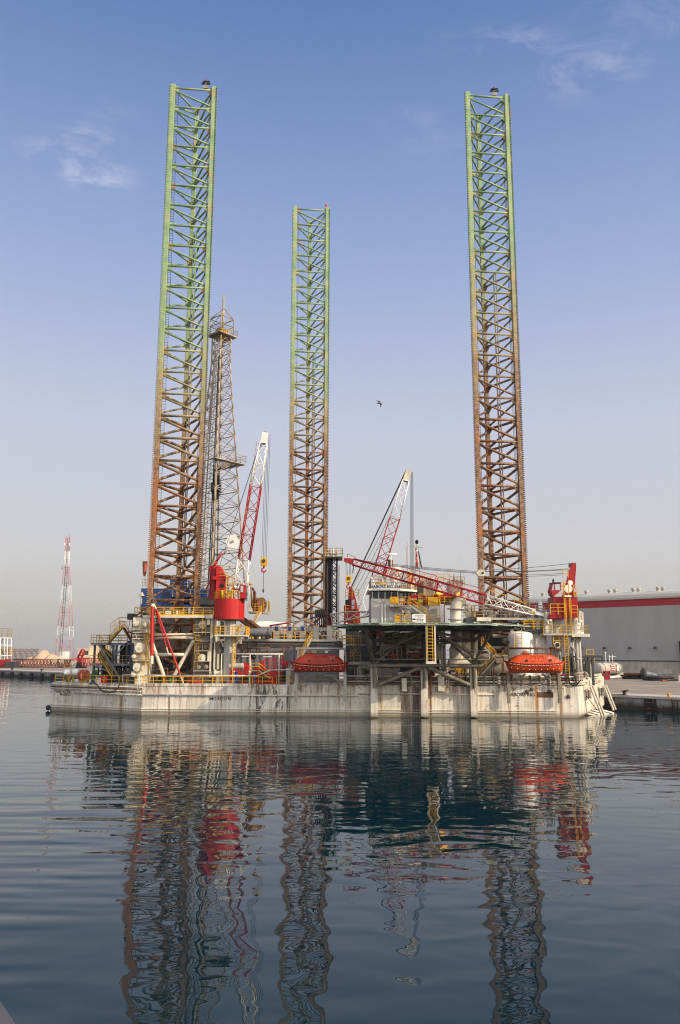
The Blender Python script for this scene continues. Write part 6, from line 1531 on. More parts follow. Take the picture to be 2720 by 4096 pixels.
mb=MB(); mb.lathe([(.2,-.4),(.62,-.2),(.66,0),(.66,2.9),(.5,3.2)],P('3',1090,1212,112.6),16,(1,0,0)); mb.path([P('3',1200,1240,112.3),P('3',1255,1252,112.3),P('3',1255,1310,112.3)],.36,12); mb.build('horizontal_receiver','rwhite',du)
# horizontal tank and stairs right of the truss
ht=T('pressure_tank','grey domed pressure tank lying behind the yellow stairs right of the helideck truss','tank',P('K',1100,830,113.5))
MB().lathe([(.3,-.8),(1.3,-.5),(1.8,.1),(1.8,3.2),(1.2,3.8),(.3,4.0)],P('K',1030,780,114.4),20,(1,0,0)).build('tank_shell','lgrey',ht)
mb=MB(); 
for x in (1060,1180): q=P('K',x,850,114.4); mb.bb(q.x-.15,113.4,DZ,q.x+.15,115.4,q.z)
mb.build('tank_saddle','dgrey',ht)
rs=T('deck_stairs','two flights of yellow railed stairs between helideck truss and second lifeboat','stairs',P('K',1100,950,112))
stair(rs,P('K',960,960,111.0),P('K',1200,690,111.0),(0,.9,0),'truss','ydirty'); stair(rs,P('K',1230,690,111.6),P('K',1020,470,111.6),(0,.9,0),'lgrey','yellow')
MB().rect('K',1222,640,1325,740,111.5,2).build('stair_landing','truss',rs)
mb=MB(); a=P('K',1255,632,111.3);b=P('K',1390,632,111.3); mb.path([a,b,P('K',1390,670,111.3)],.06,6); mb.build('handrail','yellow',rs)
# ------------------------------------------------------------------ right jack house
rj=T('jacking_frame','shaded grey jacking frame with railed top platform round the foot of the right leg','jacking frame',pos(f4(400,900,114)))
z=P('4',400,650,113).z; a=P('3',1240,760,113);b=P('4',830,650,113); x1_=P('4',135,650,113).x; x2_=P('4',275,650,113).x
MB().bb(a.x,113.2,z-.7,x1_,116,z-.1).build('top_platform','dgrey',rj); MB().bb(x1_+.003,112.8,z-.55,x2_,115.6,z).build('platform_edge','cream',rj); MB().bb(x2_+.003,113,z-.35,b.x,115.4,z-.05).build('top_platform','lgrey',rj)
mb=MB(); rail(mb,[V((a.x,113.2,z)),V((b.x-.5,113.2,z))],1.7,.05,1.25,4); rail(mb,[V((a.x,122,z)),V((b.x,122,z))],1.2,.045,1.5,2); mb.build('guardrail','tan',rj)
for i,(x0_,x1__,y0_) in enumerate(((1240,1290,640),(1300,1330,660))): MB().rect('3',x0_,y0_,x1__,755,114.5,1.2).build('deck_cabin','rwhite',rj)
MB().bb(P('3',1200,900,114).x,113.6,DZ,P('3',1345,900,114).x,121,z-.72).build('gear_column','truss',rj)
MB().bb(P('4',590,900,114).x,118.4,DZ,P('4',790,900,114).x,121.5,z-.4).build('gear_column','dgrey',rj)
MB().bb(P('4',780,700,113).x,112.5,P('4',800,800,113).z,P('4',860,700,113).x,115,P('4',800,600,113).z).build('platform_end','rwhite',rj)
mb=MB(); mb.rect('4',800,595,820,800,112.3,.3); mb.path([P('4',830,715,112.2),P('4',815,700,112.2),P('4',825,680,112.2),P('4',860,680,112.2)],.17,8); mb.build('exhaust_pipe','rwhite',rj)
MB().bb(P('3',1345,900,114).x,122.5,DZ,P('4',590,900,114).x,123,z-1).build('rear_frame_plate','dgrey',rj)
for (x,y,r_) in ((410,880,48),(400,980,40),(330,690,40)): gear(rj,'4',x,y,r_*.7,114.4,'truss')
mb=MB()
for i in range(24):
    x=rn.uniform(190,450); y0_=rn.uniform(690,1080); p=P('4',x,y0_,rn.uniform(113,115.5)); mb.bar(p,p+(V((rn.uniform(.8,3),0,0)) if rn.random()<.6 else V((0,0,-rn.uniform(.6,2.2)))),rn.uniform(.07,.2),7)
mb.build('pipework','rusty',rj)
mb=MB()
for y in (830,945,1010): mb.bar(P('4',290,y,114),P('4',460,y,114),.28,9)
mb.build('leg_tie','truss',rj)
p=f4(752,545,113.6); MB().lathe([(.12,-1.6),(.12,-.6),(.38,-.5),(.38,.2),(.2,.6),(.08,1.0)],p,12).build('vent_head','white',rj)
mb=MB(); z2_=P('4',690,765,113).z; a=P('4',592,765,113);b=P('4',780,765,113); rail(mb,[V((a.x,112.9,z2_)),V((b.x,112.9,z2_))],1.15,.09,1.6,3); mb.build('guardrail','yellow',rj); MB().bb(a.x,112.8,z2_-.25,b.x,114.5,z2_-.02).build('walkway','dgrey',rj)
# ------------------------------------------------------------------ white silos
def silo(x0,x1,yt,Y,label):
    a=P('4',x0,900,Y);b=P('4',x1,900,Y); r_=(b.x-a.x)/2; c=V(((a.x+b.x)/2,Y+r_,0)); zt=P('4',(x0+x1)/2,yt,Y+r_).z
    s=T('silo_tank',label,'silo',V((c.x,c.y,DZ)),'white silo tanks')
    MB().lathe([(r_,DZ+1.2),(r_,zt-.75),(r_*.97,zt-.5),(r_*.88,zt-.25),(r_*.6,zt-.06),(.1,zt)],c,36).build('silo_shell','white',s)
    MB().lathe([(r_*.35,DZ),(r_,DZ+1.2)],c,24).build('silo_cone','lgrey',s)
    mb=MB(); mb.lathe([(.3,zt-.1),(.3,zt+.12)],c,12); mb.bar(c+V((-r_*.8,-.3,zt-.1)),c+V((r_*.8,-.3,zt+.05)),.06,6)
    for dx in (-.6,.1,.6): mb.bar(c+V((dx*r_,-.3,zt-.1)),c+V((dx*r_,-.3,zt+.35)),.06,6)
    mb.build('top_fitting','rwhite',s); return s
silo(462,712,785,112.0,'nearer and wider white silo tank behind the second lifeboat')
silo(655,834,785,114.3,'narrower white silo tank standing right behind the wider one')
mb=MB(); 
for x,y0_,y1_ in ((710,1010,850),(725,1005,850)): mb.bar(f4(x,y0_,111.9),f4(x,y1_,111.9),.06,6)
mb.bar(f4(705,855,111.9),f4(740,850,111.9),.05,5); mb.bar(f4(712,945,111.9),f4(748,908,111.9),.06,5); 
tagged=mb.build('filling_pipes','lgrey',label='thin grey filling pipes rising between the two white silos',cat='pipes')
# ------------------------------------------------------------------ lifeboats and davits
def lifeboat(xl,xr,yk,yg,yt,k,Y,label,mhull,mcan,scale=1):
    a=P(k,xl,yg,Y);b=P(k,xr,yg,Y);L=b.x-a.x; zk=P(k,(xl+xr)/2,yk,Y).z; zg=P(k,(xl+xr)/2,yg,Y).z; zt=P(k,(xl+xr)/2,yt,Y).z
    o=T('lifeboat',label,'lifeboat',V(((a.x+b.x)/2,Y+1.3,zk)),'lifeboats on the davits')
    NS=26; NR=9; vs=[];fs=[]
    def st(t):
        e=1-abs(2*t-1)**4.5; hb=1.38*max(.0,e)**.55+.04
        sheer=.34*abs(2*t-1)**2.2-(.06)+(.10 if t<.5 else .0)*abs(2*t-1)**3
        kz=zk+(zg-zk)*(max(0,(.10-t)/.10)**1.6*.7+max(0,(t-.95)/.05)**1.6*.45)
        return hb,zg+sheer,kz
    inset=lambda t:t
    for i in range(NS+1):
        t=i/NS; hb,g,kz=st(t)
        # ends pull in towards the keel
        for j in range(NR):
            s=j/(NR-1); th=s*math.pi
            y=-math.cos(th); depth=math.sin(th)**.55
            fl=(1-.10*depth)
            xs=a.x+L*t
            if t<.12: xs+= (.12-t)/.12*L*.07*depth
            if t>.9: xs-= (t-.9)/.1*L*.06*depth
            vs.append(V((xs,Y+1.4+y*hb*fl,g-(g-kz)*depth)))
    for i in range(NS):
        for j in range(NR-1): q=i*NR+j; fs.append((q,q+1,q+NR+1,q+NR))
    mb=MB(); mb.add(vs,fs,True); mb.add([vs[j] for j in range(NR)],[list(range(NR))]); mb.add([vs[NS*NR+j] for j in range(NR)],[list(range(NR))[::-1]])
    mb.add([vs[i*NR] for i in range(NS+1)]+[vs[i*NR+NR-1] for i in range(NS+1)],[(i,i+1,NS+2+i,NS+1+i) for i in range(NS)])
    mb.build('boat_hull',mhull,o)
    # canopy: rounded, sloping ends
    vs=[];fs=[]; N2=24; M2=11
    for i in range(N2+1):
        t=.10+.80*i/N2; hb,g,kz=st(t); u=i/N2
        hgt=(zt-g)*min(1,math.sin(min(1,.12+u*3.6)*math.pi/2)**.8*math.sin(min(1,.08+(1-u)*4.2)*math.pi/2)**.7)
        hgt=max(hgt,.02); 
        for j in range(M2):
            th=math.pi*j/(M2-1); y=-math.cos(th); s_=math.sin(th)
            yy=math.copysign(abs(y)**.72,y); ss=s_**.62
            vs.append(V((a.x+L*t,Y+1.4+yy*hb*.90*(1-.12*ss),g+.02+hgt*ss)))
    for i in range(N2):
        for j in range(M2-1): q=i*M2+j; fs.append((q,q+M2,q+M2+1,q+1))
    mb=MB(); mb.add(vs,fs,True); mb.build('canopy',mcan,o)
    mb=MB(); 
    for sgn in (-1,):
        pts=[]
        for i in range(NS+1): t=i/NS; hb,g,kz=st(t); pts.append(V((a.x+L*t,Y+1.4-hb-.03,g-.02)))
        mb.path(pts,.085,6)
    mb.build('rubbing_fender','cred' if mcan=='oranged' else 'oranged',o)
    mb=MB(); t=.1; mb.prism([V((a.x+L*.085,Y+1.32,zg-.5)),V((a.x+L*.085,Y+1.32,zk-.04)),V((a.x+L*.25,Y+1.32,zk-.03)),V((a.x+L*.25,Y+1.32,zk+.3))],V((0,.16,0))); mb.build('skeg',mhull,o)
    # tabs of the grab line
    mb=MB()
    for i in range(1,16): t=.04+i*.057; hb,g,kz=st(t); c=V((a.x+L*t,Y+1.4-hb-.06,g-.22)); mb.beam(c+V((-.17,0,0)),c+V((.17,0,0)),.05,.05)
    mb.build('grab_line','wtext',o)
    mb=MB()
    for i in range(9): t=.1+i*.095; hb,g,kz=st(t); c=V((a.x+L*t,Y+1.4-hb*.93-.05,g-.72)); mb.beam(c+V((-.05,0,0)),c+V((.05,0,0)),.05,.09)
    mb.build('lifeline_lug','wtext',o)
    # hatches, windows, cockpit, roof rail
    def onc(t,z): hb,g,kz=st(t); return V((a.x+L*t,Y+1.4-hb*.80,g+z))
    for t0,t1 in ((.42,.50),(.545,.63)):
        p=onc(t0,.0);q=onc(t1,.0); z0=p.z+.35;z1=zt-.22; mb=MB(); yy=Y+1.4-st(t0)[0]*.86
        mb.path([V((p.x,yy,z0)),V((q.x,yy,z0)),V((q.x,yy+.16,z1)),V((p.x,yy+.16,z1)),V((p.x,yy,z0))],.035,5); mb.build('side_hatch',mhull,o)
    for t in (.35,.73): p=onc(t,.0); mb=MB(); mb.lathe([(.16,-.03),(.16,.06)],V((p.x,Y+1.4-st(t)[0]*.885,p.z+.42)),12,(0,-1,.35)); mb.build('boat_window','black',o)
    mb=MB()
    for j in range(2):
        for i in range(5-2*j): c=V((a.x+L*(.665+.022*i+.02*j),Y+1.4-1.38*.84,zt-.32-.17*j)); mb.beam(c,c+V((.12,0,0)),.03,.06)
    mb.build('boat_lettering','wtext',o)
    mb=MB(); p=V((a.x+L*.36,Y+1.4,zt)); mb.prism([p+V((-.55,-.45,-.1)),p+V((.55,-.45,-.1)),p+V((.12,-.3,.42)),p+V((-.1,-.3,.42))],V((0,.8,0))); mb.build('cockpit',mcan,o)
    mb=MB(); q0=V((a.x+L*.27,Y+.9,zt+.02));q1=V((a.x+L*.80,Y+.9,zt+.02)); 
    mb.bar(q0+V((0,0,.12)),q1+V((0,0,.12)),.05,5)
    for i in range(7): c=q0.lerp(q1,i/6); mb.bar(c-V((0,0,.1)),c+V((0,0,.12)),.04,4)
    mb.build('roof_rail','rusty',o)
    mb=MB(); 
    for t in (.10,.92): hb,g,kz=st(t); c=V((a.x+L*t,Y+1.4,g)); mb.bar(c,c+V((0,0,.9)),.08,6)
    mb.build('lifting_hook','dgrey',o)
    return o,a,b,zk,zg
def davit(k,xa,xb,yb,ytop,yarm,ymid,Y,label,arms):
    d=T('lifeboat_davit',label,'davit',V((P(k,(xa+xb)/2,yb,Y).x,Y,P(k,xa,yb,Y).z)),'lifeboat davit frames')
    za=P(k,xa,ymid,Y).z
    for x in (xa,xb):
        p=P(k,x,yb,Y); mb=MB(); mb.bb(p.x-.2,Y,p.z,p.x+.2,Y+.42,P(k,x,yarm,Y).z); mb.build('davit_post','truss' if k=='4' else 'lgrey',d)
        mb=MB(); z=P(k,x,yarm,Y).z; mb.beam(V((p.x,Y+.2,z-.1)),V((p.x,Y+4.2,z-.1)),.3,.3); mb.beam(V((p.x,Y+3.6,DZ)),V((p.x,Y+3.4,P(k,x,ytop,Y+3.4).z)),.3,.3,(0,1,0)); mb.beam(V((p.x,Y+3.4,P(k,x,ytop,Y+3.4).z)),V((p.x,Y+.9,P(k,x,ytop,Y+3.4).z-.05)),.24,.3); mb.build('davit_arm','rusty' if k=='4' else 'rwhite',d)
        mb=MB(); mb.bar(V((p.x,Y+1.2,P(k,x,ytop,Y+3.4).z-.1)),V((p.x,Y+1.2,z+2)),.04,5); mb.build('fall_wire','rope',d)
    for (x0_,y0_,x1_,y1_) in arms: MB().beam(P(k,x0_,y0_,Y+.2),P(k,x1_,y1_,Y+.2),.2,.2).build('davit_brace','truss',d)
    a=P(k,xa,ytop,Y+3.4);b=P(k,xb,ytop,Y+3.4); mb=MB(); mb.bar(V((a.x,Y+3.4,a.z)),V((b.x,Y+3.4,a.z)),.14,7); mb.build('davit_beam','rwhite' if k=='2' else 'rusty',d)
    return d
lifeboat(920,1560,1280,1192,1092,'2',106.6,'darker red lifeboat on its davit left of the helideck','oranged','oranged')
lifeboat(414,1018,1190,1095,1010,'4',106.4,'brighter orange lifeboat on its davit below the white silos','orange','orange')
davit('2',1000,1515,1590,1030,1285,1300,108.2,'grey davit frame holding the darker lifeboat left of the helideck',((1015,1425,1155,1295),(1500,1425,1365,1295)))
davit('4',452,944,1480,948,1195,1240,108.2,'rust stained davit frame holding the brighter lifeboat under the silos',((470,1318,605,1195),(930,1320,770,1198)))
mb=MB(); p=f4(500,945,111.2);q=f4(575,945,111.2); q.z=p.z; rail(mb,[p,q],2.0,.05,1.1,3)
mb.build('davit_rail','yellow',label='short yellow handrail above the brighter lifeboat canopy',cat='handrail')
# ------------------------------------------------------------------ deck machinery along the hull edge
def dmb(x0,y0,x1,y1,Y,d,zb=None): return MB().rect('D',x0,y0,x1,y1,Y,d,zb)
# pipe shelter frame
fs_=T('shelter_frame','light grey pipe frame with strip lamps over the red pumps','frame',pos(D(450,700,113)))
mb=MB()
for x in (82,440,805): mb.bar(V((D(x,600,112.5).x,112.5,DZ)),V((D(x,425,112.5).x,112.5,D(450,427,112.5).z)),.075,7)
z=D(450,427,112.5).z; mb.bar(V((D(78,427,112.5).x,112.5,z)),V((D(852,427,112.5).x,112.5,z)),.10,7); mb.build('frame_pipe','rwhite',fs_)
mb=MB(); mb.bar(V((D(215,600,112.2).x,112.2,DZ)),V((D(215,415,112.2).x,112.2,z+.2)),.24,9); mb.build('frame_post','tan',fs_)
for x0_,x1_,y in ((335,432,455),(605,715,460)): dmb(x0_,y-4,x1_,y+5,113,.2).build('strip_lamp','white',fs_); MB().bar(D((x0_+x1_)/2,y-4,113.1),D((x0_+x1_)/2,428,113.1),.04,5).build('lamp_hanger','dgrey',fs_)
for x in (255,480): MB().lathe([(.42,0),(.3,.4),(.1,.5)],D(x,460,113),10,(.5,-1,-.3)).build('flood_lamp','black',fs_)
def pump(x0,y0,x1,y1,Y,label,mat='red',extra=None):
    o=T('deck_pump',label,'pump',pos(D((x0+x1)/2,700,Y)),'red deck pumps')
    a=D(x0,(y0+y1)/2,Y);b=D(x1,(y0+y1)/2,Y); zt=D((x0+x1)/2,y0,Y).z; w=b.x-a.x
    MB().bb(a.x,Y,DZ,b.x,Y+1.6,DZ+.35).build('skid_frame',mat,o)
    MB().prism([V((a.x+.1,Y+.1,DZ+.35)),V((b.x-.1,Y+.1,DZ+.35)),V((b.x-.1,Y+.1,zt-.5)),V((b.x-.4*w,Y+.1,zt)),V((a.x+.2*w,Y+.1,zt)),V((a.x+.1,Y+.1,zt-.4))],V((0,1.3,0))).build('pump_casing',mat,o)
    mb=MB()
    for i in range(4): mb.lathe([(.17,0),(.17,.25)],V((a.x+w*(.2+.2*i),Y+.1,DZ+.9)),10,(0,-1,0))
    mb.build('pump_head','cred',o); MB().lathe([(.38,0),(.38,.3)],V((b.x-.3,Y+.05,DZ+.7)),14,(0,-1,0)).build('flywheel','dgrey',o)
    return o
pump(175,610,335,735,111.8,'red deck pump with grey drum on top beside the tan post')
pump(345,575,440,735,113.6,'smaller red deck pump between the tan post and frame leg')
pump(465,585,640,735,114.5,'red deck pump under the yellow side stairs')
pump(640,640,840,735,114.2,'long low red deck pump nearest the darker lifeboat')
MB().lathe([(.42,-1.0),(.42,1.0)],D(270,578,112.3),14,(1,0,0)).build('grey_drum','lgrey',label='grey steel drum lying on the red pump by the tan post',cat='drum')
MB().prism([D(555,560,114),D(590,505,114),D(612,510,114),D(612,640,114),D(575,640,114)],V((0,.5,0))).build('red_hopper','red',label='pointed red hopper sticking up behind the red pumps',cat='hopper')
MB().prism([D(355,560,115),D(375,515,115),D(390,545,115),D(430,560,115),D(430,600,115),D(350,600,115)],V((0,.8,0))).build('red_hoist','red',label='small red hoist body behind the middle red pump',cat='hoist')
sr=T('side_stairs','short yellow railed steps leading down over the red pumps','stairs',pos(D(600,730,112)))
mb=MB(); p0=D(450,635,112);p1=D(550,635,112);p1.z=p0.z;p2=D(690,735,112)
for h in (0,.55,1.0): mb.path([p0+V((0,0,h)),p1+V((0,0,h)),p2+V((0,0,max(h-.1,0)))],.055,5)
for p in (p0,p1): mb.bar(V((p.x,p.y,DZ)),p+V((0,0,1)),.05,5)
mb.build('handrail','yellow',sr); MB().bb(p0.x,112.05,p0.z-.15,p1.x,113.2,p0.z-.02).build('step_platform','truss',sr); stair(sr,p2+V((0,.1,0)),p1+V((0,.1,0)),(0,.8,0),'truss','ydirty',False)
rc_=T('red_cage','red mesh cage platform beside the long red pump','cage',pos(D(720,680,115)))
mb=MB(); a=D(630,650,115.4);b=D(840,650,115.4);b.z=a.z; rail(mb,[a,b],1.9,.05,.5,4); mb.build('cage_rail','red',rc_); MB().bb(a.x,115.3,DZ,b.x,116.5,a.z).build('cage_base','cred',rc_)
vb=T('valve_manifold','cluster of red and dark valves left of the darker lifeboat','valves',pos(D(890,700,112.5)))
dmb(845,520,915,600,112.8,.8).build('valve_body','cred',vb)
for i,x in enumerate((858,872,890)): mb=MB(); mb.bar(D(x,590,112.6),V((D(x,700,112.6).x,112.6,DZ+.3)),.12,7); mb.build('valve_stem','black',vb)
mb=MB(); mb.lathe([(.32,0),(.32,.12)],D(875,540,112.7),14,(0,-1,0)); mb.build('hand_wheel','red',vb)
dmb(890,600,948,770,111.9,.5,DZ).build('grey_locker','lgrey',label='narrow grey locker standing by the valve cluster',cat='locker')
for i,(x0_,x1_,m_) in enumerate(((232,246,'lgrey'),(250,285,'blue'),(488,510,'blue'),(425,440,'rwhite'))):
    mb=MB(); mb.bar(V((D((x0_+x1_)/2,760,111.2).x,111.2,DZ)),D((x0_+x1_)/2,660,111.2),.02+(x1_-x0_)*.0055,9); 
    mb.lathe([(.14,0),(.2,.1),(.1,.25)],D((x0_+x1_)/2,660,111.2),9); mb.build('gas_bottle',m_,label=['thin grey bottle beside the tan post','thick blue bottle beside the tan post','slim blue bottle under the side stairs','slim white bottle right of the frame leg'][i],cat='gas bottle',group='deck bottles')
# mooring winch near the pedestal and left end gear
wn_=T('mooring_winch','small cream winch on deck just left of the crane pedestal','winch',pos(D(40,700,112)))
MB().lathe([(.5,-.5),(.5,-.4),(.28,-.35),(.28,.35),(.5,.4),(.5,.5)],D(40,665,112),14,(1,0,0)).build('winch_drum','cream',wn_); dmb(10,665,70,715,111.8,1,DZ).build('winch_bed','tan',wn_)
def dA(x,y,Y): return P('1',x,y,Y)
lr=T('life_raft','white life raft canister on a slanting cradle at the far left corner of the deck','life raft',pos(dA(212,860,118.5)))
MB().lathe([(.1,-1.15),(.35,-1.1),(.48,-.95),(.48,-.05),(.53,-.05),(.53,.05),(.48,.05),(.48,.95),(.35,1.1),(.1,1.15)],dA(213,782,118.3),18,(1,0,0)).build('canister','white',lr)
mb=MB(); 
for x in (190,225): mb.beam(V((dA(x,860,118.3).x,118.3,DZ)),dA(x+8,800,118.3),.22,.3,(0,1,0))
mb.build('cradle','ydirty',lr)
MB().bar(V((dA(185,860,119.3).x,119.3,DZ)),dA(190,810,119.3),.35,8).build('deck_vent','ydirty',label='squat dirty yellow vent behind the life raft cradle',cat='vent')
hr=T('hose_reel','round salmon pink hose reel standing at the left end of the deck','hose reel',pos(dA(310,860,117.2)))
p=dA(312,808,117.2); MB().lathe([(.15,-.38),(.86,-.36),(.86,-.27),(.5,-.25),(.5,.25),(.86,.27),(.86,.36),(.15,.38)],p,24,(.80,-.55,0)).build('reel_drum','pink',hr)
mb=MB(); 
for t in range(6): a_=R(60*t); dv_=V((.55*math.cos(a_),.8*math.cos(a_),math.sin(a_)))*.8; mb.bar(p+V((.30,-.21,0)),p+V((.30,-.21,0))+dv_,.05,5)
mb.build('reel_spoke','rusty',hr); MB().bb(p.x-.6,p.y-.5,DZ,p.x+.6,p.y+.5,p.z-.62).build('reel_stand','ydirty',hr)
gv=T('goose_neck_vent','dark green gooseneck vent pipe beside the hose reel','vent',pos(dA(398,860,117.5)))
mb=MB(); mb.path([V((dA(386,860,117.5).x,117.5,DZ)),dA(386,800,117.5),dA(390,780,117.5),dA(400,773,117.5),dA(411,782,117.5),dA(413,810,117.5)],.24,9); mb.build('vent_pipe','green',gv)
MB().rect('1',448,808,498,858,116.4,1.0,DZ).build('red_chest','red',label='red steel chest on deck behind the left guardrail',cat='chest')
MB().rect('1',418,828,448,860,116.2,.8,DZ).build('cream_box','cream',label='small cream box left of the red chest on deck',cat='box')
rp=T('red_pipe_set','set of red deck pipes behind the guardrail under the tripod','pipes',pos(dA(1180,860,111.6)))
mb=MB(); mb.bar(P('J',820,1325,111.8),P('J',1185,1325,111.8),.13,7); mb.build('red_pipe','red',rp)
mb=MB(); 
for y in (1385,1415,1440): mb.bar(P('J',1035,y,111.5),P('J',1205,y,111.5),.11,7)
for x in (1035,1205): mb.bar(P('J',x,1445,111.5),P('J',x,1370,111.5),.11,7)
mb.build('red_pipe','red',rp)
gp_=T('green_pump','small green pump on deck at the foot of the white brace','pump',pos(P('J',750,1440,111.4)))
MB().lathe([(.26,0),(.3,.3),(.2,.9),(.1,1.0)],V((P('J',745,1440,111.4).x,111.4,DZ)),12).build('pump_body','green',gp_); MB().rect('J',770,1420,835,1450,111.3,.5,DZ).build('pump_base','tan',gp_)
# right end gear
gw=T('gangway_frame','dark steel gangway frame with overhanging arm at the bow end of the deck','gangway',pos(P('6',700,980,115)))
def g6(x,y,Y=114): return P('6',x,y,Y)
mb=MB()
for x in (655,680,715): mb.bb(g6(x,900).x-.14,114,DZ,g6(x,900).x+.14,114.3,g6(x,795).z)
mb.build('frame_post','dgrey',gw)
mb=MB(); mb.beam(g6(640,796),g6(812,800),.25,.3); mb.beam(g6(812,800),g6(795,845),.15,.18); mb.beam(g6(455,800,113.8),g6(640,800,113.8),.2,.25); mb.beam(g6(500,990,113.8),g6(655,800,113.8),.2,.25); mb.build('frame_arm','dgrey',gw)
mb=MB(); mb.rect('6',650,870,726,985,115,1.4,DZ); mb.build('white_cabinet','cream',label='cream cabinet inside the gangway frame at the bow',cat='cabinet')
mb=MB(); p=g6(655,865,115);q=g6(725,865,115);q.z=p.z; rail(mb,[p,q],1.9,.055,1.1,3); mb.build('guardrail','yellow',gw)
mb=MB(); p=g6(470,800,116); mb.bb(p.x-.5,116,DZ,g6(600,800,116).x,120,g6(500,805,116).z); mb.build('bow_store','dgrey',label='dark store box on the bow deck under the crane platform',cat='store')
MB().rect('6',512,768,550,790,116.5,1.2).build('blue_drum_crate','blue',label='small blue crate on top of the dark bow store',cat='crate')
MB().lathe([(.3,0),(.3,.95),(.2,1.0)],V((g6(420,1000,110.6).x,110.6,DZ+.6)),14).build('red_barrel','red',label='red barrel behind the brighter lifeboat stern',cat='barrel')
MB().lathe([(.26,0),(.26,.9),(.2,.95)],V((g6(437,1000,110.7).x,110.7,DZ+.7)),14).build('blue_barrel','blue',label='blue barrel beside the red barrel at the lifeboat stern',cat='barrel')
mb=MB(); mb.path([g6(470,965,109.6),g6(475,1020,109.0),g6(490,1065,108.8),g6(520,1083,108.8),g6(560,1075,108.8),g6(585,1040,109)],.10,7); mb.build('black_hose','rubber',label='black hose hanging in a loop near the bow corner',cat='hose')
mp=T('mooring_fairlead','pale tangle of fairlead rollers and rope on the bow corner','fairlead',g6(600,975,110.2))
mb=MB(); mb.bar(g6(530,972,110.2),g6(640,958,110.5),.2,8); mb.bar(g6(540,990,110.2),g6(640,985,110.5),.16,8); mb.path([g6(630,960,110.3),g6(655,965,110.3),g6(665,1000,110.3),g6(650,1020,110.3)],.16,8); mb.build('roller','tan',mp)
# small pipe runs, valves and boxes that crowd the decks
def clutter(par,x0,x1,y0,y1,z,zt,n_,seed,mats=('rusty','truss','ydirty','dgrey','rwhite')):
    r_=random.Random(seed)
    for i in range(n_):
        x=r_.uniform(x0,x1);y=r_.uniform(y0,y1);h=r_.uniform(.3,1)*(zt-z); t=r_.random(); m_=r_.choice(mats); mb=MB(); e_=.003*i
        if t<.35:
            rr_=r_.uniform(.06,.16); k_=r_.uniform(.5,2.2)*r_.choice((-1,1)); a=V((x,y,z)); mb.path([a,a+V((0,0,h)),a+V((k_,0,h))],rr_,7); nm_='bent_pipe'
        elif t<.55: mb.bar(V((x,y,z)),V((x,y,z+h)),r_.uniform(.07,.2),8); nm_='stand_pipe'
        elif t<.8:
            w_=r_.uniform(.25,.7); mb.bb(x-w_,y,z+e_,x+w_,y+.7,z+h*.6+e_); nm_='equipment_box'
        else: mb.lathe([(.12,0),(.3,.05),(.34,h*.4),(.2,h*.6),(.08,h*.75)],V((x,y,z)),10); nm_='valve_body'
        mb.build(nm_,m_,par)
zj=P('J',860,415,112.2).z
clutter(jh,P('J',360,400,114).x,P('J',1370,400,114).x,113.4,115,zj,zj+1.3,24,1)
clutter(jh,P('J',500,1200,114).x,P('J',1090,1200,114).x,113.2,115.6,DZ,DZ+2.2,20,2,('rusty','truss','rusty','dgrey','ydirty'))
clutter(gh,D(250,230,121).x,D(720,230,121).x,120.5,123,UZ,UZ+1.3,21,3)
clutter(gh,D(740,230,122).x,D(1540,230,122).x,121,125,UZ,UZ+1.5,30,4)
clutter(gh,D(240,700,116).x,D(960,700,116).x,115.6,119,DZ,DZ+2.4,39,5,('rusty','truss','cred','dgrey','ydirty','red'))
zr_=P('4',400,650,113).z
clutter(rj,P('3',1240,760,114).x,P('4',780,650,114).x,113.6,116,zr_,zr_+1.5,39,6,('tan','truss','ydirty','rwhite','rusty'))
clutter(rj,P('4',210,900,113).x,P('4',460,900,113).x,112.5,114,DZ,DZ+3.5,27,7,('rusty','truss','dgrey','lgrey'))
clutter(ac,xm+.5,xR-.5,Ya+1.2,Ya+2.4,zb,zb+1.6,27,8,('cred','tan','ydirty','rwhite','red'))
clutter(ac,xl+.4,xr-.4,Ya+1,Ya+4,zr+.27,zr+1.6,15,9,('tan','rwhite','yellow'))
clutter(un,P('H',350,1000,111).x,P('K',800,1000,111).x,110.6,113.4,DZ,DZ+2.6,45,10,('rusty','truss','dgrey','lgrey','cred'))
clutter(un,P('H',400,500,114.5).x,P('K',700,500,114.5).x,114.2,115.6,zz+.02,zz+2.0,45,11,('rusty','rwhite','yellow','cred','lgrey','truss'))
clutter(st,q1(420,800,119).x,q1(650,800,119).x,118.6,121,DZ,DZ+3,24,12,('dgrey','rusty','truss'))
clutter(hull,P('6',440,990,112).x,P('6',740,990,112).x,112.2,116,DZ,DZ+1.8,24,13,('rusty','dgrey','rwhite','truss'))
clutter(hull,D(-20,720,112).x,D(180,720,112).x,111.6,113,DZ,DZ+1.4,12,14)
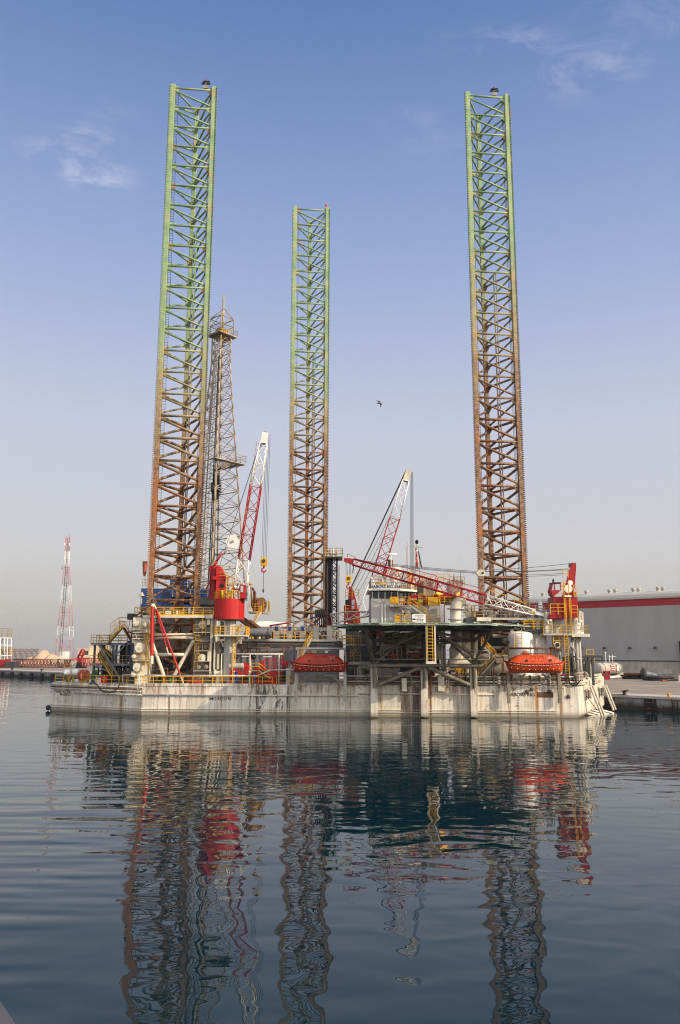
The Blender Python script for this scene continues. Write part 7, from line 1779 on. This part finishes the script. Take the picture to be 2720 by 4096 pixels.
# gull
gl=T('seagull','grey and white gull gliding with bent wings between the far cranes','gull',P('S',1517,1612,90))
p=P('S',1517,1612,90); mb=MB()
mb.lathe([(.02,-.32),(.07,-.2),(.10,0),(.08,.16),(.05,.24),(.01,.32)],p,10,(.9,.1,.15)); mb.build('body','grey',gl)
for s_,pts in ((1,[(.05,0,.02),(-.05,.2,.34),(-.42,.35,.52)]),(-1,[(.05,0,-.03),(.28,-.2,-.25),(.18,-.3,-.78)])):
    q=[p+V(t)*.75 for t in pts]; w_=[.30,.22,.05]; vs=[]
    for c,ww in zip(q,w_): vs+=[c+V((ww*.5,0,.06*ww)),c+V((-ww*.5,0,-.06*ww)),c+V((0,.05*ww/.3,.04))]
    fs=[]
    for i in (0,3): 
        for a_,b_ in ((0,1),(1,2),(2,0)): fs.append((i+a_,i+b_,i+3+b_,i+3+a_))
    MB().add(vs,fs).build('wing','black' if s_<0 else 'dgrey',gl)
# pale sheds beyond the deck, seen between leg and derrick
MB().prism([P('2',x,y,330) for x,y in ((560,800),(950,800),(950,762),(700,742),(560,752))],V((0,30,0))).build('far_shed','white',label='distant pale shed roof glimpsed between derrick and middle leg',cat='shed')
# edge of the ship the photograph is taken from
M['gun']=paint('ship_gunwale',(.085,.08,.095),.6,0,.3)
q0=ray('S',0,4003);q1=ray('S',62,4096)
a=CAM+q0*(4.2/q0.y); b=CAM+q1*((a.z-CAM.z)/q1.z); d=(b-a).normalized()
nn=V((d.y,-d.x,0)).normalized(); nn=nn if nn.x<0 else -nn
MB().prism([a-d*1.2,b+d*3,b+d*3+nn*1.2,a-d*1.2+nn*1.2],V((0,0,-.12))).build('ship_gunwale','gun',label='dull purple grey ship rail edge in the bottom left corner',cat='ship rail')
# ------------------------------------------------------------------ air
m=bpy.data.materials.new('haze_air'); m.use_nodes=True; n=m.node_tree.nodes; l=m.node_tree.links
for q in list(n):
    if q.type!='OUTPUT_MATERIAL': n.remove(q)
pv=n.new('ShaderNodeVolumePrincipled'); pv.inputs['Color'].default_value=(.80,.80,.82,1); pv.inputs['Density'].default_value=.00009; pv.inputs['Anisotropy'].default_value=.2
l.new(pv.outputs[0],[q for q in n if q.type=='OUTPUT_MATERIAL'][0].inputs['Volume']); M['haze']=m
MB().bb(-5200,-400,-4,5200,8200,112).build('haze','haze',kind='stuff')
